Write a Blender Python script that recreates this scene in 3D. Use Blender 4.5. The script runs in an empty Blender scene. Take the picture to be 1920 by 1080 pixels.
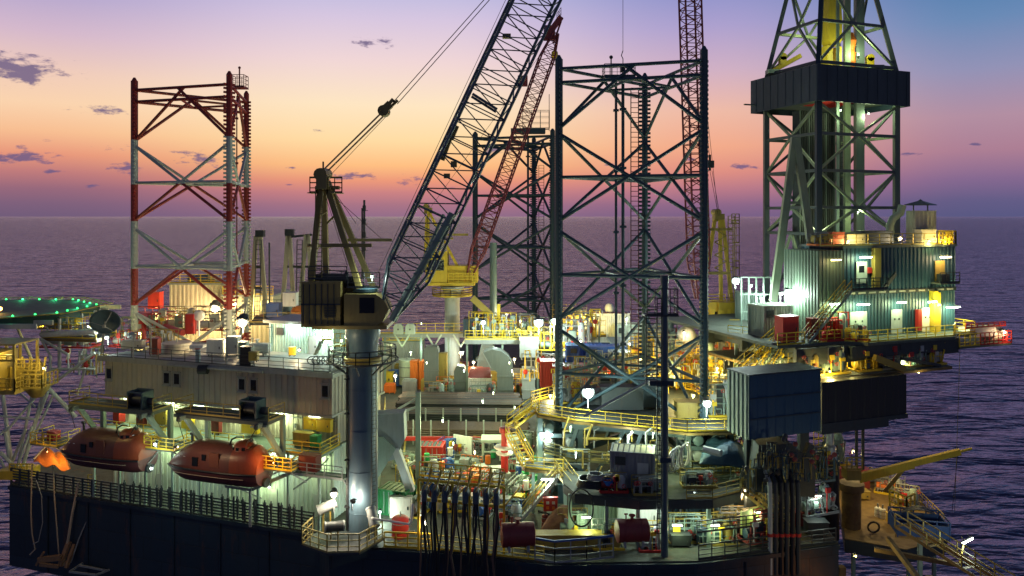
import bpy, math, random
from mathutils import Vector, Matrix
random.seed(7)
sc = bpy.context.scene
COL = sc.collection
R = math.radians
def srgb(r, g, b):
    f = lambda c: (c/255/12.92) if c/255 <= .04045 else ((c/255+.055)/1.055)**2.4
    return (f(r), f(g), f(b), 1)

# ------------------------------------------------------------------ camera
F, CZ = 1400.0, 50.0
cd = bpy.data.cameras.new('camera'); cam = bpy.data.objects.new('camera', cd); COL.objects.link(cam)
cam.location = (0, 0, CZ); cam.rotation_euler = (R(90), 0, 0)
cd.sensor_width = 36; cd.lens = 36*F/1920; cd.shift_y = -135/1920
cd.clip_start = .5; cd.clip_end = 60000
sc.camera = cam
sc.view_settings.view_transform = 'Standard'; sc.view_settings.look = 'None'
sc.view_settings.exposure = 0; sc.view_settings.gamma = 1

# ------------------------------------------------------------------ world: dusk sky
world = bpy.data.worlds.new('World'); sc.world = world; world.use_nodes = True
nt = world.node_tree; nt.nodes.clear()
def N(t, **k):
    n = nt.nodes.new(t)
    for a, b in k.items(): setattr(n, a, b)
    return n
def L(a, b): nt.links.new(a, b)
def M_(op, a, b=None, c=None, clamp=False):
    n = N('ShaderNodeMath', operation=op); n.use_clamp = clamp
    for i, q in enumerate((a, b, c)):
        if q is None: continue
        if isinstance(q, (int, float)): n.inputs[i].default_value = q
        else: L(q, n.inputs[i])
    return n.outputs[0]
def mix(f, a, b):
    n = N('ShaderNodeMix', data_type='RGBA')
    if isinstance(f, (int, float)): n.inputs[0].default_value = f
    else: L(f, n.inputs[0])
    for i, q in ((6, a), (7, b)):
        if isinstance(q, tuple): n.inputs[i].default_value = q
        else: L(q, n.inputs[i])
    return n.outputs[2]
def smooth(x, a, b):
    n = N('ShaderNodeMapRange', interpolation_type='SMOOTHSTEP'); L(x, n.inputs[0])
    n.inputs[1].default_value = a; n.inputs[2].default_value = b
    return n.outputs[0]
tc = N('ShaderNodeTexCoord'); sep = N('ShaderNodeSeparateXYZ'); L(tc.outputs['Generated'], sep.inputs[0])
X, Y, Z = sep.outputs
az = M_('ARCTAN2', X, Y)                       # 0 straight ahead, + to the right
hyp = M_('SQRT', M_('ADD', M_('MULTIPLY', X, X), M_('MULTIPLY', Y, Y)))
el = M_('ARCTAN2', Z, hyp)
elf = M_('DIVIDE', el, 1.0, clamp=True)
def ramp(stops):
    n = N('ShaderNodeValToRGB'); L(elf, n.inputs[0]); e = n.color_ramp.elements
    while len(e) > 1: e.remove(e[-1])
    for i, (p, c) in enumerate(stops):
        q = e[0] if i == 0 else e.new(p)
        q.position = p; q.color = srgb(*c)
    return n.outputs[0]
def pxy(y): return math.atan((405-y)/F)
UP = [(.40, (104, 112, 160)), (.6, (64, 78, 124)), (1.0, (36, 48, 84))]
rl = ramp([(0, (112, 92, 122)), (pxy(385), (124, 96, 124)), (pxy(360), (150, 104, 124)), (pxy(335), (190, 122, 124)), (pxy(305), (232, 152, 124)), (pxy(270), (247, 190, 146)), (pxy(225), (250, 211, 174)), (pxy(175), (240, 204, 186)), (pxy(110), (212, 184, 204)), (pxy(50), (182, 168, 206)), (pxy(0), (160, 156, 202))]+UP)
rc = ramp([(0, (138, 106, 136)), (pxy(385), (158, 112, 134)), (pxy(362), (196, 126, 132)), (pxy(340), (232, 150, 122)), (pxy(312), (251, 189, 130)), (pxy(265), (254, 219, 164)), (pxy(200), (253, 229, 194)), (pxy(120), (240, 214, 214)), (pxy(40), (214, 198, 224)), (pxy(0), (196, 190, 224))]+UP)
rm = ramp([(0, (120, 96, 132)), (pxy(385), (138, 102, 136)), (pxy(355), (186, 122, 136)), (pxy(325), (222, 142, 130)), (pxy(280), (242, 170, 138)), (pxy(215), (238, 186, 166)), (pxy(140), (208, 176, 196)), (pxy(60), (172, 160, 206)), (pxy(0), (144, 148, 202))]+UP)
rr = ramp([(0, (88, 88, 130)), (pxy(380), (98, 92, 134)), (pxy(345), (132, 104, 144)), (pxy(300), (172, 126, 148)), (pxy(245), (178, 142, 162)), (pxy(170), (146, 146, 182)), (pxy(90), (106, 138, 182)), (pxy(0), (68, 122, 172)), (.4, (40, 84, 134)), (.6, (40, 62, 108)), (1.0, (36, 48, 84))])
rb = ramp([(0, (84, 82, 96)), (.1, (112, 104, 116)), (.3, (96, 104, 128)), (.6, (58, 72, 108)), (1.0, (36, 48, 84))])
def pxa(x): return math.atan((x-960)/F)
c1 = mix(smooth(az, pxa(60), pxa(640)), rl, rc)
c2 = mix(smooth(az, pxa(820), pxa(1330)), c1, rm)
c3 = mix(smooth(az, pxa(1330), pxa(1840)), c2, rr)
absaz = M_('ABSOLUTE', az)
c4 = mix(smooth(absaz, .72, 1.5), c3, rb)
# small purple clouds drifting low in the sky
nz = N('ShaderNodeTexNoise'); nz.inputs['Scale'].default_value = 1; nz.inputs['Detail'].default_value = 7; nz.inputs['Roughness'].default_value = .62
cv = N('ShaderNodeCombineXYZ'); L(M_('MULTIPLY', az, 46), cv.inputs[0]); L(M_('MULTIPLY', el, 120), cv.inputs[1]); L(cv.outputs[0], nz.inputs['Vector'])
nzv = M_('SUBTRACT', nz.outputs[0], .5)
tot = None
CL = [(20,176,62,20,1.15),(70,186,34,9,1),(195,232,38,8,.85),(85,283,18,4,.8),(35,313,52,9,.95),(98,334,16,4,.8),(225,293,30,6,.8),(367,306,27,13,1),(232,327,20,9,1.05),(168,356,14,4,.7),
      (690,84,36,11,.85),(598,249,18,6,.7),(548,318,16,4,.8),(648,332,38,8,1),(766,340,24,8,1),(545,349,22,3,.6),(930,280,34,9,.95),(1296,302,14,5,.8),(1389,315,15,6,.95),
      (1415,318,12,4,.6),(1700,302,20,4,.8),(1827,290,12,3,.7),(848,352,22,4,.7),(900,330,14,3,.6),(1140,310,18,5,.6),(40,298,16,4,.7),(255,292,14,4,.7),(1640,365,60,4,.5),(1480,372,50,4,.4)]
ae = N('ShaderNodeCombineXYZ'); L(az, ae.inputs[0]); L(el, ae.inputs[1])
for (x, y, sx, sy, k) in CL:
    if k < .58: continue
    v1 = N('ShaderNodeVectorMath', operation='MULTIPLY_ADD'); L(ae.outputs[0], v1.inputs[0])
    v1.inputs[1].default_value = (F/sx*.85, F/sy*.9, 0); v1.inputs[2].default_value = (-pxa(x)*F/sx*.85, -pxy(y)*F/sy*.9, 0)
    v2 = N('ShaderNodeVectorMath', operation='LENGTH'); L(v1.outputs[0], v2.inputs[0])
    v = M_('MULTIPLY_ADD', v2.outputs['Value'], -.75, .70*k)
    tot = v if tot is None else M_('MAXIMUM', tot, v)
tot = M_('MULTIPLY', smooth(M_('ADD', tot, M_('MULTIPLY', nzv, 3.2)), .0, .6), .88)
cc = N('ShaderNodeMix', data_type='RGBA', blend_type='MIX'); L(tot, cc.inputs[0]); L(c4, cc.inputs[6]); cc.inputs[7].default_value = srgb(104, 90, 132)
# a physical twilight sky adds its own faint light to the gradient
sky = N('ShaderNodeTexSky', sky_type='NISHITA'); sky.sun_disc = False; sky.sun_elevation = R(1); sky.sun_rotation = R(-6)
add = N('ShaderNodeMix', data_type='RGBA', blend_type='ADD'); add.inputs[0].default_value = .002; L(cc.outputs[2], add.inputs[6]); L(sky.outputs[0], add.inputs[7])
bg = N('ShaderNodeBackground'); bg.inputs[1].default_value = 1.0; L(add.outputs[2], bg.inputs[0])
wo = N('ShaderNodeOutputWorld'); L(bg.outputs[0], wo.inputs[0])
# last glow of the sun that has just set: a very weak, broad, warm lamp low behind the rig
sd = bpy.data.lights.new('sun', 'SUN'); sd.energy = .12; sd.angle = R(100); sd.color = (1, .62, .42)
so = bpy.data.objects.new('sun', sd); COL.objects.link(so); so.rotation_euler = (R(-60), 0, R(6))

# ------------------------------------------------------------------ materials
MC = {}
def mat(name, col, rough=.55, metal=0.0, dirt=.35, rust=.0, scale=1.2, bump=.15, streak=True, emit=None):
    if name in MC: return MC[name]
    m = bpy.data.materials.new(name); m.use_nodes = True; t = m.node_tree; b = t.nodes['Principled BSDF']
    b.inputs['Roughness'].default_value = rough; b.inputs['Metallic'].default_value = metal
    if emit:
        b.inputs['Base Color'].default_value = (*col, 1)
        b.inputs['Emission Color'].default_value = (*emit[:3], 1); b.inputs['Emission Strength'].default_value = emit[3]
        m.cycles.emission_sampling = 'NONE'
        MC[name] = m; return m
    tcn = t.nodes.new('ShaderNodeTexCoord'); mp = t.nodes.new('ShaderNodeMapping'); t.links.new(tcn.outputs['Object'], mp.inputs[0])
    mp.inputs['Scale'].default_value = (1, 1, .18 if streak else 1)
    n1 = t.nodes.new('ShaderNodeTexNoise'); n1.inputs['Scale'].default_value = scale*2.2; n1.inputs['Detail'].default_value = 8; n1.inputs['Roughness'].default_value = .7
    t.links.new(mp.outputs[0], n1.inputs['Vector'])
    r1 = t.nodes.new('ShaderNodeMapRange'); t.links.new(n1.outputs[0], r1.inputs[0]); r1.inputs[1].default_value = .38; r1.inputs[2].default_value = .72
    r1.inputs[3].default_value = 0; r1.inputs[4].default_value = dirt
    mx = t.nodes.new('ShaderNodeMix'); mx.data_type = 'RGBA'; t.links.new(r1.outputs[0], mx.inputs[0])
    mx.inputs[6].default_value = (*col, 1); mx.inputs[7].default_value = (col[0]*.35+.012, col[1]*.33+.01, col[2]*.32+.008, 1)
    out = mx.outputs[2]
    if rust > 0:
        n2 = t.nodes.new('ShaderNodeTexNoise'); n2.inputs['Scale'].default_value = scale*1.3; n2.inputs['Detail'].default_value = 9; n2.inputs['Roughness'].default_value = .75
        mp2 = t.nodes.new('ShaderNodeMapping'); mp2.inputs['Location'].default_value = (7, 3, 1); mp2.inputs['Scale'].default_value = (1.5, 1.5, .35)
        t.links.new(tcn.outputs['Object'], mp2.inputs[0]); t.links.new(mp2.outputs[0], n2.inputs['Vector'])
        r2 = t.nodes.new('ShaderNodeMapRange'); t.links.new(n2.outputs[0], r2.inputs[0]); r2.inputs[1].default_value = .56; r2.inputs[2].default_value = .7; r2.inputs[4].default_value = rust
        mx2 = t.nodes.new('ShaderNodeMix'); mx2.data_type = 'RGBA'; t.links.new(r2.outputs[0], mx2.inputs[0]); t.links.new(out, mx2.inputs[6]); mx2.inputs[7].default_value = (.13, .05, .02, 1)
        out = mx2.outputs[2]
    t.links.new(out, b.inputs['Base Color'])
    r3 = t.nodes.new('ShaderNodeMapRange'); t.links.new(n1.outputs[0], r3.inputs[0]); r3.inputs[3].default_value = max(.05, rough-.15); r3.inputs[4].default_value = min(1, rough+.22)
    t.links.new(r3.outputs[0], b.inputs['Roughness'])
    if bump:
        bn = t.nodes.new('ShaderNodeBump'); bn.inputs['Strength'].default_value = bump; bn.inputs['Distance'].default_value = .05
        n3 = t.nodes.new('ShaderNodeTexNoise'); n3.inputs['Scale'].default_value = scale*5; n3.inputs['Detail'].default_value = 4
        t.links.new(tcn.outputs['Object'], n3.inputs['Vector']); t.links.new(n3.outputs[0], bn.inputs['Height']); t.links.new(bn.outputs[0], b.inputs['Normal'])
    MC[name] = m; return m
def seams(m, sx, sz):
    t = m.node_tree; b = t.nodes['Principled BSDF']; g = t.nodes.new('ShaderNodeNewGeometry'); s_ = t.nodes.new('ShaderNodeSeparateXYZ'); c = t.nodes.new('ShaderNodeCombineXYZ')
    t.links.new(g.outputs['Position'], s_.inputs[0]); t.links.new(s_.outputs[0], c.inputs[0]); t.links.new(s_.outputs[2], c.inputs[1])
    br = t.nodes.new('ShaderNodeTexBrick'); br.inputs['Scale'].default_value = 1; br.inputs['Brick Width'].default_value = sx; br.inputs['Row Height'].default_value = sz; br.inputs['Mortar Size'].default_value = .03
    br.inputs['Color1'].default_value = (.85,.85,.85,1); br.inputs['Color2'].default_value = (1.15,1.15,1.15,1); br.inputs['Mortar'].default_value = (.45,.45,.45,1)
    t.links.new(c.outputs[0], br.inputs['Vector']); old = b.inputs['Base Color'].links[0].from_socket
    mx = t.nodes.new('ShaderNodeMix'); mx.data_type = 'RGBA'; mx.blend_type = 'MULTIPLY'; mx.inputs[0].default_value = 1; t.links.new(old, mx.inputs[6]); t.links.new(br.outputs[0], mx.inputs[7]); t.links.new(mx.outputs[2], b.inputs['Base Color'])
    bp = t.nodes.new('ShaderNodeBump'); bp.inputs['Strength'].default_value = .6; bp.inputs['Distance'].default_value = .06; t.links.new(br.outputs['Fac'], bp.inputs['Height']); bp.invert = True
    o = b.inputs['Normal'].links[0].from_socket; t.links.new(o, bp.inputs['Normal']); t.links.new(bp.outputs[0], b.inputs['Normal'])
YEL = mat('yellow_paint', (.72, .50, .03), .5, rust=.5)
DYEL = mat('aged_yellow_paint', (.34, .25, .05), .55, rust=.6)
OLIVE = mat('olive_brown_paint', (.30, .235, .075), .55, rust=.5)
GREY = mat('grey_steel', (.26, .28, .28), .5, rust=.3)
LGREY = mat('light_grey_paint', (.42, .45, .45), .5, rust=.25)
GREEN_GREY = mat('green_grey_paint', (.22, .30, .26), .5, rust=.3)
TEAL = mat('dark_teal_steel', (.035, .075, .10), .45, rust=.15)
DSTEEL = mat('dark_steel', (.035, .045, .05), .5, rust=.3)
BLACK = mat('black_rubber', (.012, .013, .016), .45, dirt=.2)
WHITE = mat('white_paint', (.74, .74, .70), .5, rust=.3, dirt=.3)
CREAM = mat('cream_cladding', (.50, .47, .39), .55, rust=.3)
BEIGE = mat('beige_grey_cladding', (.34, .32, .27), .55, rust=.3, dirt=.25)
PALEG = mat('pale_green_cladding', (.50, .58, .50), .5, rust=.3)
RED = mat('red_paint', (.48, .025, .02), .45, rust=.3)
DRED = mat('dark_red_paint', (.22, .03, .025), .5, rust=.35)
ORANGE = mat('orange_paint', (.70, .16, .02), .45, dirt=.3)
BLUE = mat('blue_paint', (.02, .09, .34), .45, rust=.2)
DBLUE = mat('dark_blue_cladding', (.03, .10, .19), .5, rust=.2)
NAVY = mat('navy_panel', (.018, .04, .065), .5, dirt=.4, scale=.4)
HULLM = mat('navy_hull_plating', (.012, .028, .045), .42, rust=.55, scale=.35, bump=.4)
seams(HULLM, 4.2, 2.1)
GREEN = mat('green_paint', (.01, .30, .08), .5)
LBOAT = mat('lifeboat_rust_brown', (.13, .038, .026), .45, dirt=.4, scale=.6, rust=.3)
LBO = mat('lifeboat_orange', (.26, .055, .018), .35, dirt=.35, rust=.2)
LBHULL = mat('lifeboat_maroon', (.10, .03, .03), .4)
TARP = mat('brown_tarpaulin', (.26, .13, .07), .8, streak=False, bump=.6)
OTARP = mat('orange_tarpaulin', (.75, .24, .04), .7, streak=False, bump=.6)
BTARP = mat('blue_tarpaulin', (.015, .055, .10), .6, streak=False, bump=.6)
WOOD = mat('timber', (.22, .13, .07), .8, bump=.4)
GRATE = mat('grating', (.10, .12, .10), .7, rust=.4)
DECKM = mat('deck_paint', (.06, .07, .055), .75, rust=.9, streak=False, scale=.5, dirt=.8, bump=.3)
BROWN = mat('rusted_deck', (.22, .14, .05), .75, rust=.8, streak=False, scale=.45, dirt=.8, bump=.3)
GLASS = mat('dark_glass', (.01, .012, .016), .08, dirt=0, bump=0)
PIPE = mat('drill_pipe', (.02, .023, .028), .55, rust=.4)
ROPE = mat('rope', (.42, .34, .24), .8)
LROPE = mat('new_rope', (.62, .44, .26), .8)
CHROME = mat('galvanised_steel', (.5, .52, .52), .35, metal=.5, rust=.2)
HGREEN = mat('helideck_green', (.01, .05, .045), .7, streak=False, scale=.3)
def em(name, c, s): return mat(name, (.8, .8, .8), emit=(*c, s))
E_COOL = em('lit_cool_lens', (.86, 1, .92), 22)
E_WARM = em('lit_warm_lens', (1, .82, .45), 18)
E_YEL = em('lit_yellow_lens', (1, .78, .25), 14)
E_GRN = em('lit_green_lens', (.02, 1, .16), 3.2)
E_ORG = em('lit_orange_lens', (1, .4, .08), 10)
E_TUBE = em('lit_tube', (.88, 1, .82), 9)
E_WIN = em('lit_window', (.95, .85, .45), 1.6)
# banded red and white paint for the left leg, bands fixed to the leg by height
def banded():
    m = bpy.data.materials.new('red_and_white_bands'); m.use_nodes = True; t = m.node_tree; b = t.nodes['Principled BSDF']
    g = t.nodes.new('ShaderNodeNewGeometry'); s = t.nodes.new('ShaderNodeSeparateXYZ'); t.links.new(g.outputs['Position'], s.inputs[0])
    cr = t.nodes.new('ShaderNodeValToRGB'); cr.color_ramp.interpolation = 'CONSTANT'
    mr = t.nodes.new('ShaderNodeMapRange'); t.links.new(s.outputs[2], mr.inputs[0]); mr.inputs[1].default_value = 0; mr.inputs[2].default_value = 80
    t.links.new(mr.outputs[0], cr.inputs[0]); e = cr.color_ramp.elements
    rd, wh = (.30, .028, .02, 1), (.46, .50, .47, 1)
    st = [(0, rd), (34.5/80, wh), (39.2/80, rd), (43.6/80, wh), (49.3/80, rd), (53.5/80, wh), (58.9/80, rd)]
    e[0].position = 0; e[0].color = rd; e[1].position = st[1][0]; e[1].color = wh
    for p, c in st[2:]:
        q = e.new(p); q.color = c
    n = t.nodes.new('ShaderNodeTexNoise'); n.inputs['Scale'].default_value = 1.6; n.inputs['Detail'].default_value = 8
    r1 = t.nodes.new('ShaderNodeMapRange'); t.links.new(n.outputs[0], r1.inputs[0]); r1.inputs[1].default_value = .45; r1.inputs[2].default_value = .75; r1.inputs[4].default_value = .5
    mx = t.nodes.new('ShaderNodeMix'); mx.data_type = 'RGBA'; t.links.new(r1.outputs[0], mx.inputs[0]); t.links.new(cr.outputs[0], mx.inputs[6]); mx.inputs[7].default_value = (.08, .05, .04, 1)
    t.links.new(mx.outputs[2], b.inputs['Base Color']); b.inputs['Roughness'].default_value = .5
    return m
BAND = banded()

# ------------------------------------------------------------------ helpers
def P(px, py, d): return Vector(((px-960)/F*d, d, CZ+(405-py)/F*d))      # reads a place off the survey picture at a chosen distance
def frame(loc, deg=0): return Matrix.Translation(Vector(loc)) @ Matrix.Rotation(R(deg), 4, 'Z')
HA, DA = -18, 20                                                          # heading of the hull and of the drilling package
class MB:
    def __init__(s, M=None): s.v = []; s.f = []; s.M = M; s.mi = []; s.cur = 0
    def add(s, vs, fs):
        o = len(s.v)
        for v in vs:
            v = Vector(v); s.v.append(s.M @ v if s.M else v)
        for f in fs: s.f.append([i+o for i in f]); s.mi.append(s.cur)
        return s
    def box(s, x0, x1, y0, y1, z0, z1):
        return s.add([(x0,y0,z0),(x1,y0,z0),(x1,y1,z0),(x0,y1,z0),(x0,y0,z1),(x1,y0,z1),(x1,y1,z1),(x0,y1,z1)],
                     [(0,3,2,1),(4,5,6,7),(0,1,5,4),(1,2,6,5),(2,3,7,6),(3,0,4,7)])
    def cb(s, c, sx, sy, sz, rz=0):                      # centred box turned about z
        c = Vector(c); m = Matrix.Rotation(R(rz), 3, 'Z'); vs = []
        for z in (-.5, .5):
            for x, y in ((-.5,-.5),(.5,-.5),(.5,.5),(-.5,.5)): vs.append(c + m @ Vector((x*sx, y*sy, z*sz)))
        return s.add(vs, [(0,3,2,1),(4,5,6,7),(0,1,5,4),(1,2,6,5),(2,3,7,6),(3,0,4,7)])
    def bar(s, p, q, w, h=None, up=(0,0,1)):             # rectangular beam
        p, q = Vector(p), Vector(q); h = h or w; d = (q-p).normalized(); up = Vector(up)
        if abs(d.dot(up)) > .98: up = Vector((0, 1, 0))
        a = d.cross(up).normalized(); b = a.cross(d).normalized(); vs = []
        for o in (p, q):
            for i, j in ((-1,-1),(1,-1),(1,1),(-1,1)): vs.append(o + a*(i*w/2) + b*(j*h/2))
        return s.add(vs, [(0,3,2,1),(4,5,6,7),(0,1,5,4),(1,2,6,5),(2,3,7,6),(3,0,4,7)])
    def tube(s, p, q, r, n=8, r2=None):
        return s.sweep([p, q], r, n, r2)
    def sweep(s, pts, r, n=8, r2=None, closed=False):
        pts = [Vector(p) for p in pts]; k = len(pts); rings = []
        t0 = (pts[1]-pts[0]).normalized(); up = Vector((0,0,1)) if abs(t0.z) < .9 else Vector((0,1,0))
        a = t0.cross(up).normalized(); vs = []
        for i, p in enumerate(pts):
            if i == 0 and not closed: t = (pts[1]-p)
            elif i == k-1 and not closed: t = p-pts[i-1]
            else: t = (pts[(i+1) % k]-p).normalized() + (p-pts[i-1]).normalized()
            if t.length < 1e-6: t = t0
            t = t.normalized(); a = (a - t*a.dot(t))
            if a.length < 1e-5: a = t.orthogonal()
            a = a.normalized(); b = t.cross(a)
            rr = r if r2 is None else r+(r2-r)*i/(k-1)
            vs += [p + a*math.cos(6.28318*j/n)*rr + b*math.sin(6.28318*j/n)*rr for j in range(n)]
        fs = []
        for i in range(k if closed else k-1):
            i2 = (i+1) % k
            for j in range(n): fs.append((i*n+j, i*n+(j+1) % n, i2*n+(j+1) % n, i2*n+j))
        if not closed: fs += [tuple(range(n))[::-1], tuple((k-1)*n+j for j in range(n))]
        return s.add(vs, fs)
    def lathe(s, prof, c=(0,0,0), axis='z', n=16):       # prof: (radius, height)
        c = Vector(c); vs = []
        for r, h in prof:
            for j in range(n):
                a = 6.28318*j/n; u, w = math.cos(a)*r, math.sin(a)*r
                vs.append(c + (Vector((u,w,h)) if axis == 'z' else Vector((h,u,w)) if axis == 'x' else Vector((u,h,w))))
        fs = [(i*n+j, i*n+(j+1) % n, (i+1)*n+(j+1) % n, (i+1)*n+j) for i in range(len(prof)-1) for j in range(n)]
        fs += [tuple(range(n))[::-1], tuple((len(prof)-1)*n+j for j in range(n))]
        return s.add(vs, fs)
    def ball(s, c, r, n=12): return s.lathe([(max(.001, math.sin(math.pi*i/8))*r, -math.cos(math.pi*i/8)*r) for i in range(9)], c, 'z', n)
    def prism(s, poly, z0, z1):
        n = len(poly); vs = [(x,y,z0) for x,y in poly]+[(x,y,z1) for x,y in poly]
        return s.add(vs, [tuple(range(n))[::-1], tuple(range(n, 2*n))]+[(i,(i+1) % n, n+(i+1) % n, n+i) for i in range(n)])
    def profx(s, poly, x0, x1):                          # outline in (y, z), thick along x
        n = len(poly); vs = [(x0,y,z) for y,z in poly]+[(x1,y,z) for y,z in poly]
        return s.add(vs, [tuple(range(n))[::-1], tuple(range(n, 2*n))]+[(i,(i+1) % n, n+(i+1) % n, n+i) for i in range(n)])
    def profy(s, poly, y0, y1):                          # outline in (x, z), thick along y
        n = len(poly); vs = [(x,y0,z) for x,z in poly]+[(x,y1,z) for x,z in poly]
        return s.add(vs, [tuple(range(n)), tuple(range(n, 2*n))[::-1]]+[(i, n+i, n+(i+1) % n, (i+1) % n) for i in range(n)])
    def corr(s, x0, x1, y0, y1, z0, z1, pitch=.45, dep=.06):   # box with corrugated walls
        def side(ax, ay, bx, by):
            d = Vector((bx-ax, by-ay)); Ln = d.length; d.normalize(); nrm = Vector((d.y, -d.x)); k = max(1, int(Ln/pitch)); st = Ln/k; out = []
            for i in range(k):
                o = i*st
                for f, e in ((0,0),(.4,0),(.5,-dep),(.9,-dep)):
                    q = Vector((ax, ay)) + d*(o+f*st) + nrm*e; out.append((q.x, q.y))
            return out
        return s.prism(side(x0,y0,x1,y0)+side(x1,y0,x1,y1)+side(x1,y1,x0,y1)+side(x0,y1,x0,y0), z0, z1)
    def rail(s, pts, h=1.1, r=.04, step=1.6, closed=False, mids=2):
        pts = [Vector(p) for p in pts]
        if closed: pts = pts+[pts[0]]
        for a, b in zip(pts, pts[1:]):
            k = max(1, round((b-a).length/step))
            for i in range(k+1):
                p = a.lerp(b, i/k); s.bar(p, p+Vector((0,0,h)), r*1.5)
            for j in range(mids+1):
                z = h*(1-j/(mids+1)); s.bar(a+Vector((0,0,z)), b+Vector((0,0,z)), r*(1.7 if j == 0 else 1.2))
            s.bar(a+Vector((0,0,.08)), b+Vector((0,0,.08)), .02, .16)
        return s
    def ladder(s, p, q, w=.5, r=.035, step=.33, side=(1,0,0)):
        p, q, sd = Vector(p), Vector(q), Vector(side).normalized()*w/2
        s.bar(p-sd, q-sd, r*2); s.bar(p+sd, q+sd, r*2); k = max(1, int((q-p).length/step))
        for i in range(k+1):
            o = p.lerp(q, i/k); s.bar(o-sd, o+sd, r*1.4)
        return s
    def stair(s, p, q, w=.9, side=None, step=.28):       # stringers and treads
        p, q = Vector(p), Vector(q); d = q-p; hd = Vector((d.x, d.y, 0)).normalized(); sd = Vector((hd.y, -hd.x, 0))*w/2
        for k in (-1, 1): s.bar(p+sd*k, q+sd*k, .07, .26)
        n = max(2, int(abs(d.z)/step))
        for i in range(n+1):
            o = p.lerp(q, i/n); s.bar(o-sd, o+sd, .28, .04)
        return s
    def stairrail(s, p, q, w=.9, r=.04):
        p, q = Vector(p), Vector(q); d = q-p; hd = Vector((d.x, d.y, 0)).normalized(); sd = Vector((hd.y, -hd.x, 0))*w/2
        for k in (-1, 1):
            for z in (.55, 1.05): s.bar(p+sd*k+Vector((0,0,z)), q+sd*k+Vector((0,0,z)), r*1.6)
            n = max(2, int(d.length/1.5))
            for i in range(n+1):
                o = p.lerp(q, i/n)+sd*k; s.bar(o, o+Vector((0,0,1.05)), r*1.5)
        return s
    def build(s, name, m, parent=None, smooth=False, kind=None):
        me = bpy.data.meshes.new(name)
        inv = parent['_inv'] if parent is not None and '_inv' in MAT_INV.get(parent.name, {}) else None
        Mi = MAT_INV[parent.name] if parent is not None else None
        vs = [Mi @ v for v in s.v] if Mi is not None else s.v
        me.from_pydata([tuple(v) for v in vs], [], s.f)
        for mm in (m if isinstance(m, (list, tuple)) else [m]): me.materials.append(mm)
        if isinstance(m, (list, tuple)): me.polygons.foreach_set('material_index', s.mi)
        if smooth: me.polygons.foreach_set('use_smooth', [True]*len(me.polygons)); me.set_sharp_from_angle(angle=R(40))
        me.validate(); me.update()
        o = bpy.data.objects.new(name, me); COL.objects.link(o)
        if parent is not None: o.parent = parent; MAT_INV[o.name] = Mi
        if kind: o['kind'] = kind
        return o
MAT_INV = {}
def _b(s, name, m, parent=None, smooth=False, kind=None):
    me = bpy.data.meshes.new(name)
    Mi = MAT_INV[parent.name] if parent is not None else None
    vs = [Mi @ v for v in s.v] if Mi is not None else s.v
    me.from_pydata([tuple(v) for v in vs], [], s.f)
    for mm in (m if isinstance(m, (list, tuple)) else [m]): me.materials.append(mm)
    if isinstance(m, (list, tuple)): me.polygons.foreach_set('material_index', s.mi)
    if smooth:
        me.polygons.foreach_set('use_smooth', [True]*len(me.polygons)); me.set_sharp_from_angle(angle=R(40))
    me.update()
    o = bpy.data.objects.new(name, me); COL.objects.link(o)
    if parent is not None: o.parent = parent; MAT_INV[o.name] = Mi
    if kind: o['kind'] = kind
    return o
MB.build = _b
def thing(name, label, cat, loc, deg=0, group=None):
    o = bpy.data.objects.new(name, None); COL.objects.link(o); o.empty_display_size = .5
    o.location = Vector(loc); o.rotation_euler = (0, 0, R(deg)); o['label'] = label; o['category'] = cat
    if group: o['group'] = group
    MAT_INV[o.name] = frame(loc, deg).inverted(); return o
def tag(o, label, cat, group=None):
    o['label'] = label; o['category'] = cat
    if group: o['group'] = group
    return o
def copy_tree(o, parent=None):
    c = o.copy(); COL.objects.link(c); c.parent = parent
    for ch in o.children: copy_tree(ch, c)
    return c
LG = 2.1
def light(root, loc, col, power, size=.25, spot=None, aim=None):
    power *= LG
    ld = bpy.data.lights.new('lamp_light', 'SPOT' if spot else 'POINT'); ld.energy = power; ld.color = col; ld.shadow_soft_size = size
    lo = bpy.data.objects.new('lamp_light', ld); COL.objects.link(lo)
    if spot:
        ld.spot_size = R(spot); ld.spot_blend = .5
        lo.rotation_euler = (Vector(aim)-Vector(loc)).to_track_quat('-Z', 'Y').to_euler()
    lo.parent = root; lo.matrix_parent_inverse = MAT_INV[root.name]; lo.location = loc
    return lo
COOL, WARM, YLW, GRNW = (.80, 1, .86), (1, .72, .38), (1, .80, .25), (.80, 1, .50)
def flood(p, col, power, label, r=.28, lens=None, d=Vector((0,-1,-.4)), pole=1.2, group=None):
    "round floodlight on a short pole, facing d"
    p = Vector(p); d = Vector(d).normalized(); t = thing('floodlight', label, 'floodlight', p, 0, group)
    MB().tube(p-d*(.2+r), p-d*.05, r*.75, 10, r*1.05).build('lamp_housing', DSTEEL, t, True); MB().bar(p+d*.02+Vector((0,0,r*.95)), p+d*(r*.9)+Vector((0,0,r*1.15)), r*1.9, .03).build('visor', DSTEEL, t)
    MB().ball(p+d*.04, r*(.72 if r > .3 else .6), 10).build('lens', lens or E_COOL, t, True)
    b = MB(); b.bar(p-d*.3+Vector((0,0,-pole)), p-d*.3, .08); b.bar(p-d*.2+Vector((-r*1.1,0,0)), p-d*.2+Vector((r*1.1,0,0)), .06); b.build('bracket', GREY, t)
    light(t, p+d*(r+.25), col, power, .3)
    return t
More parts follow.
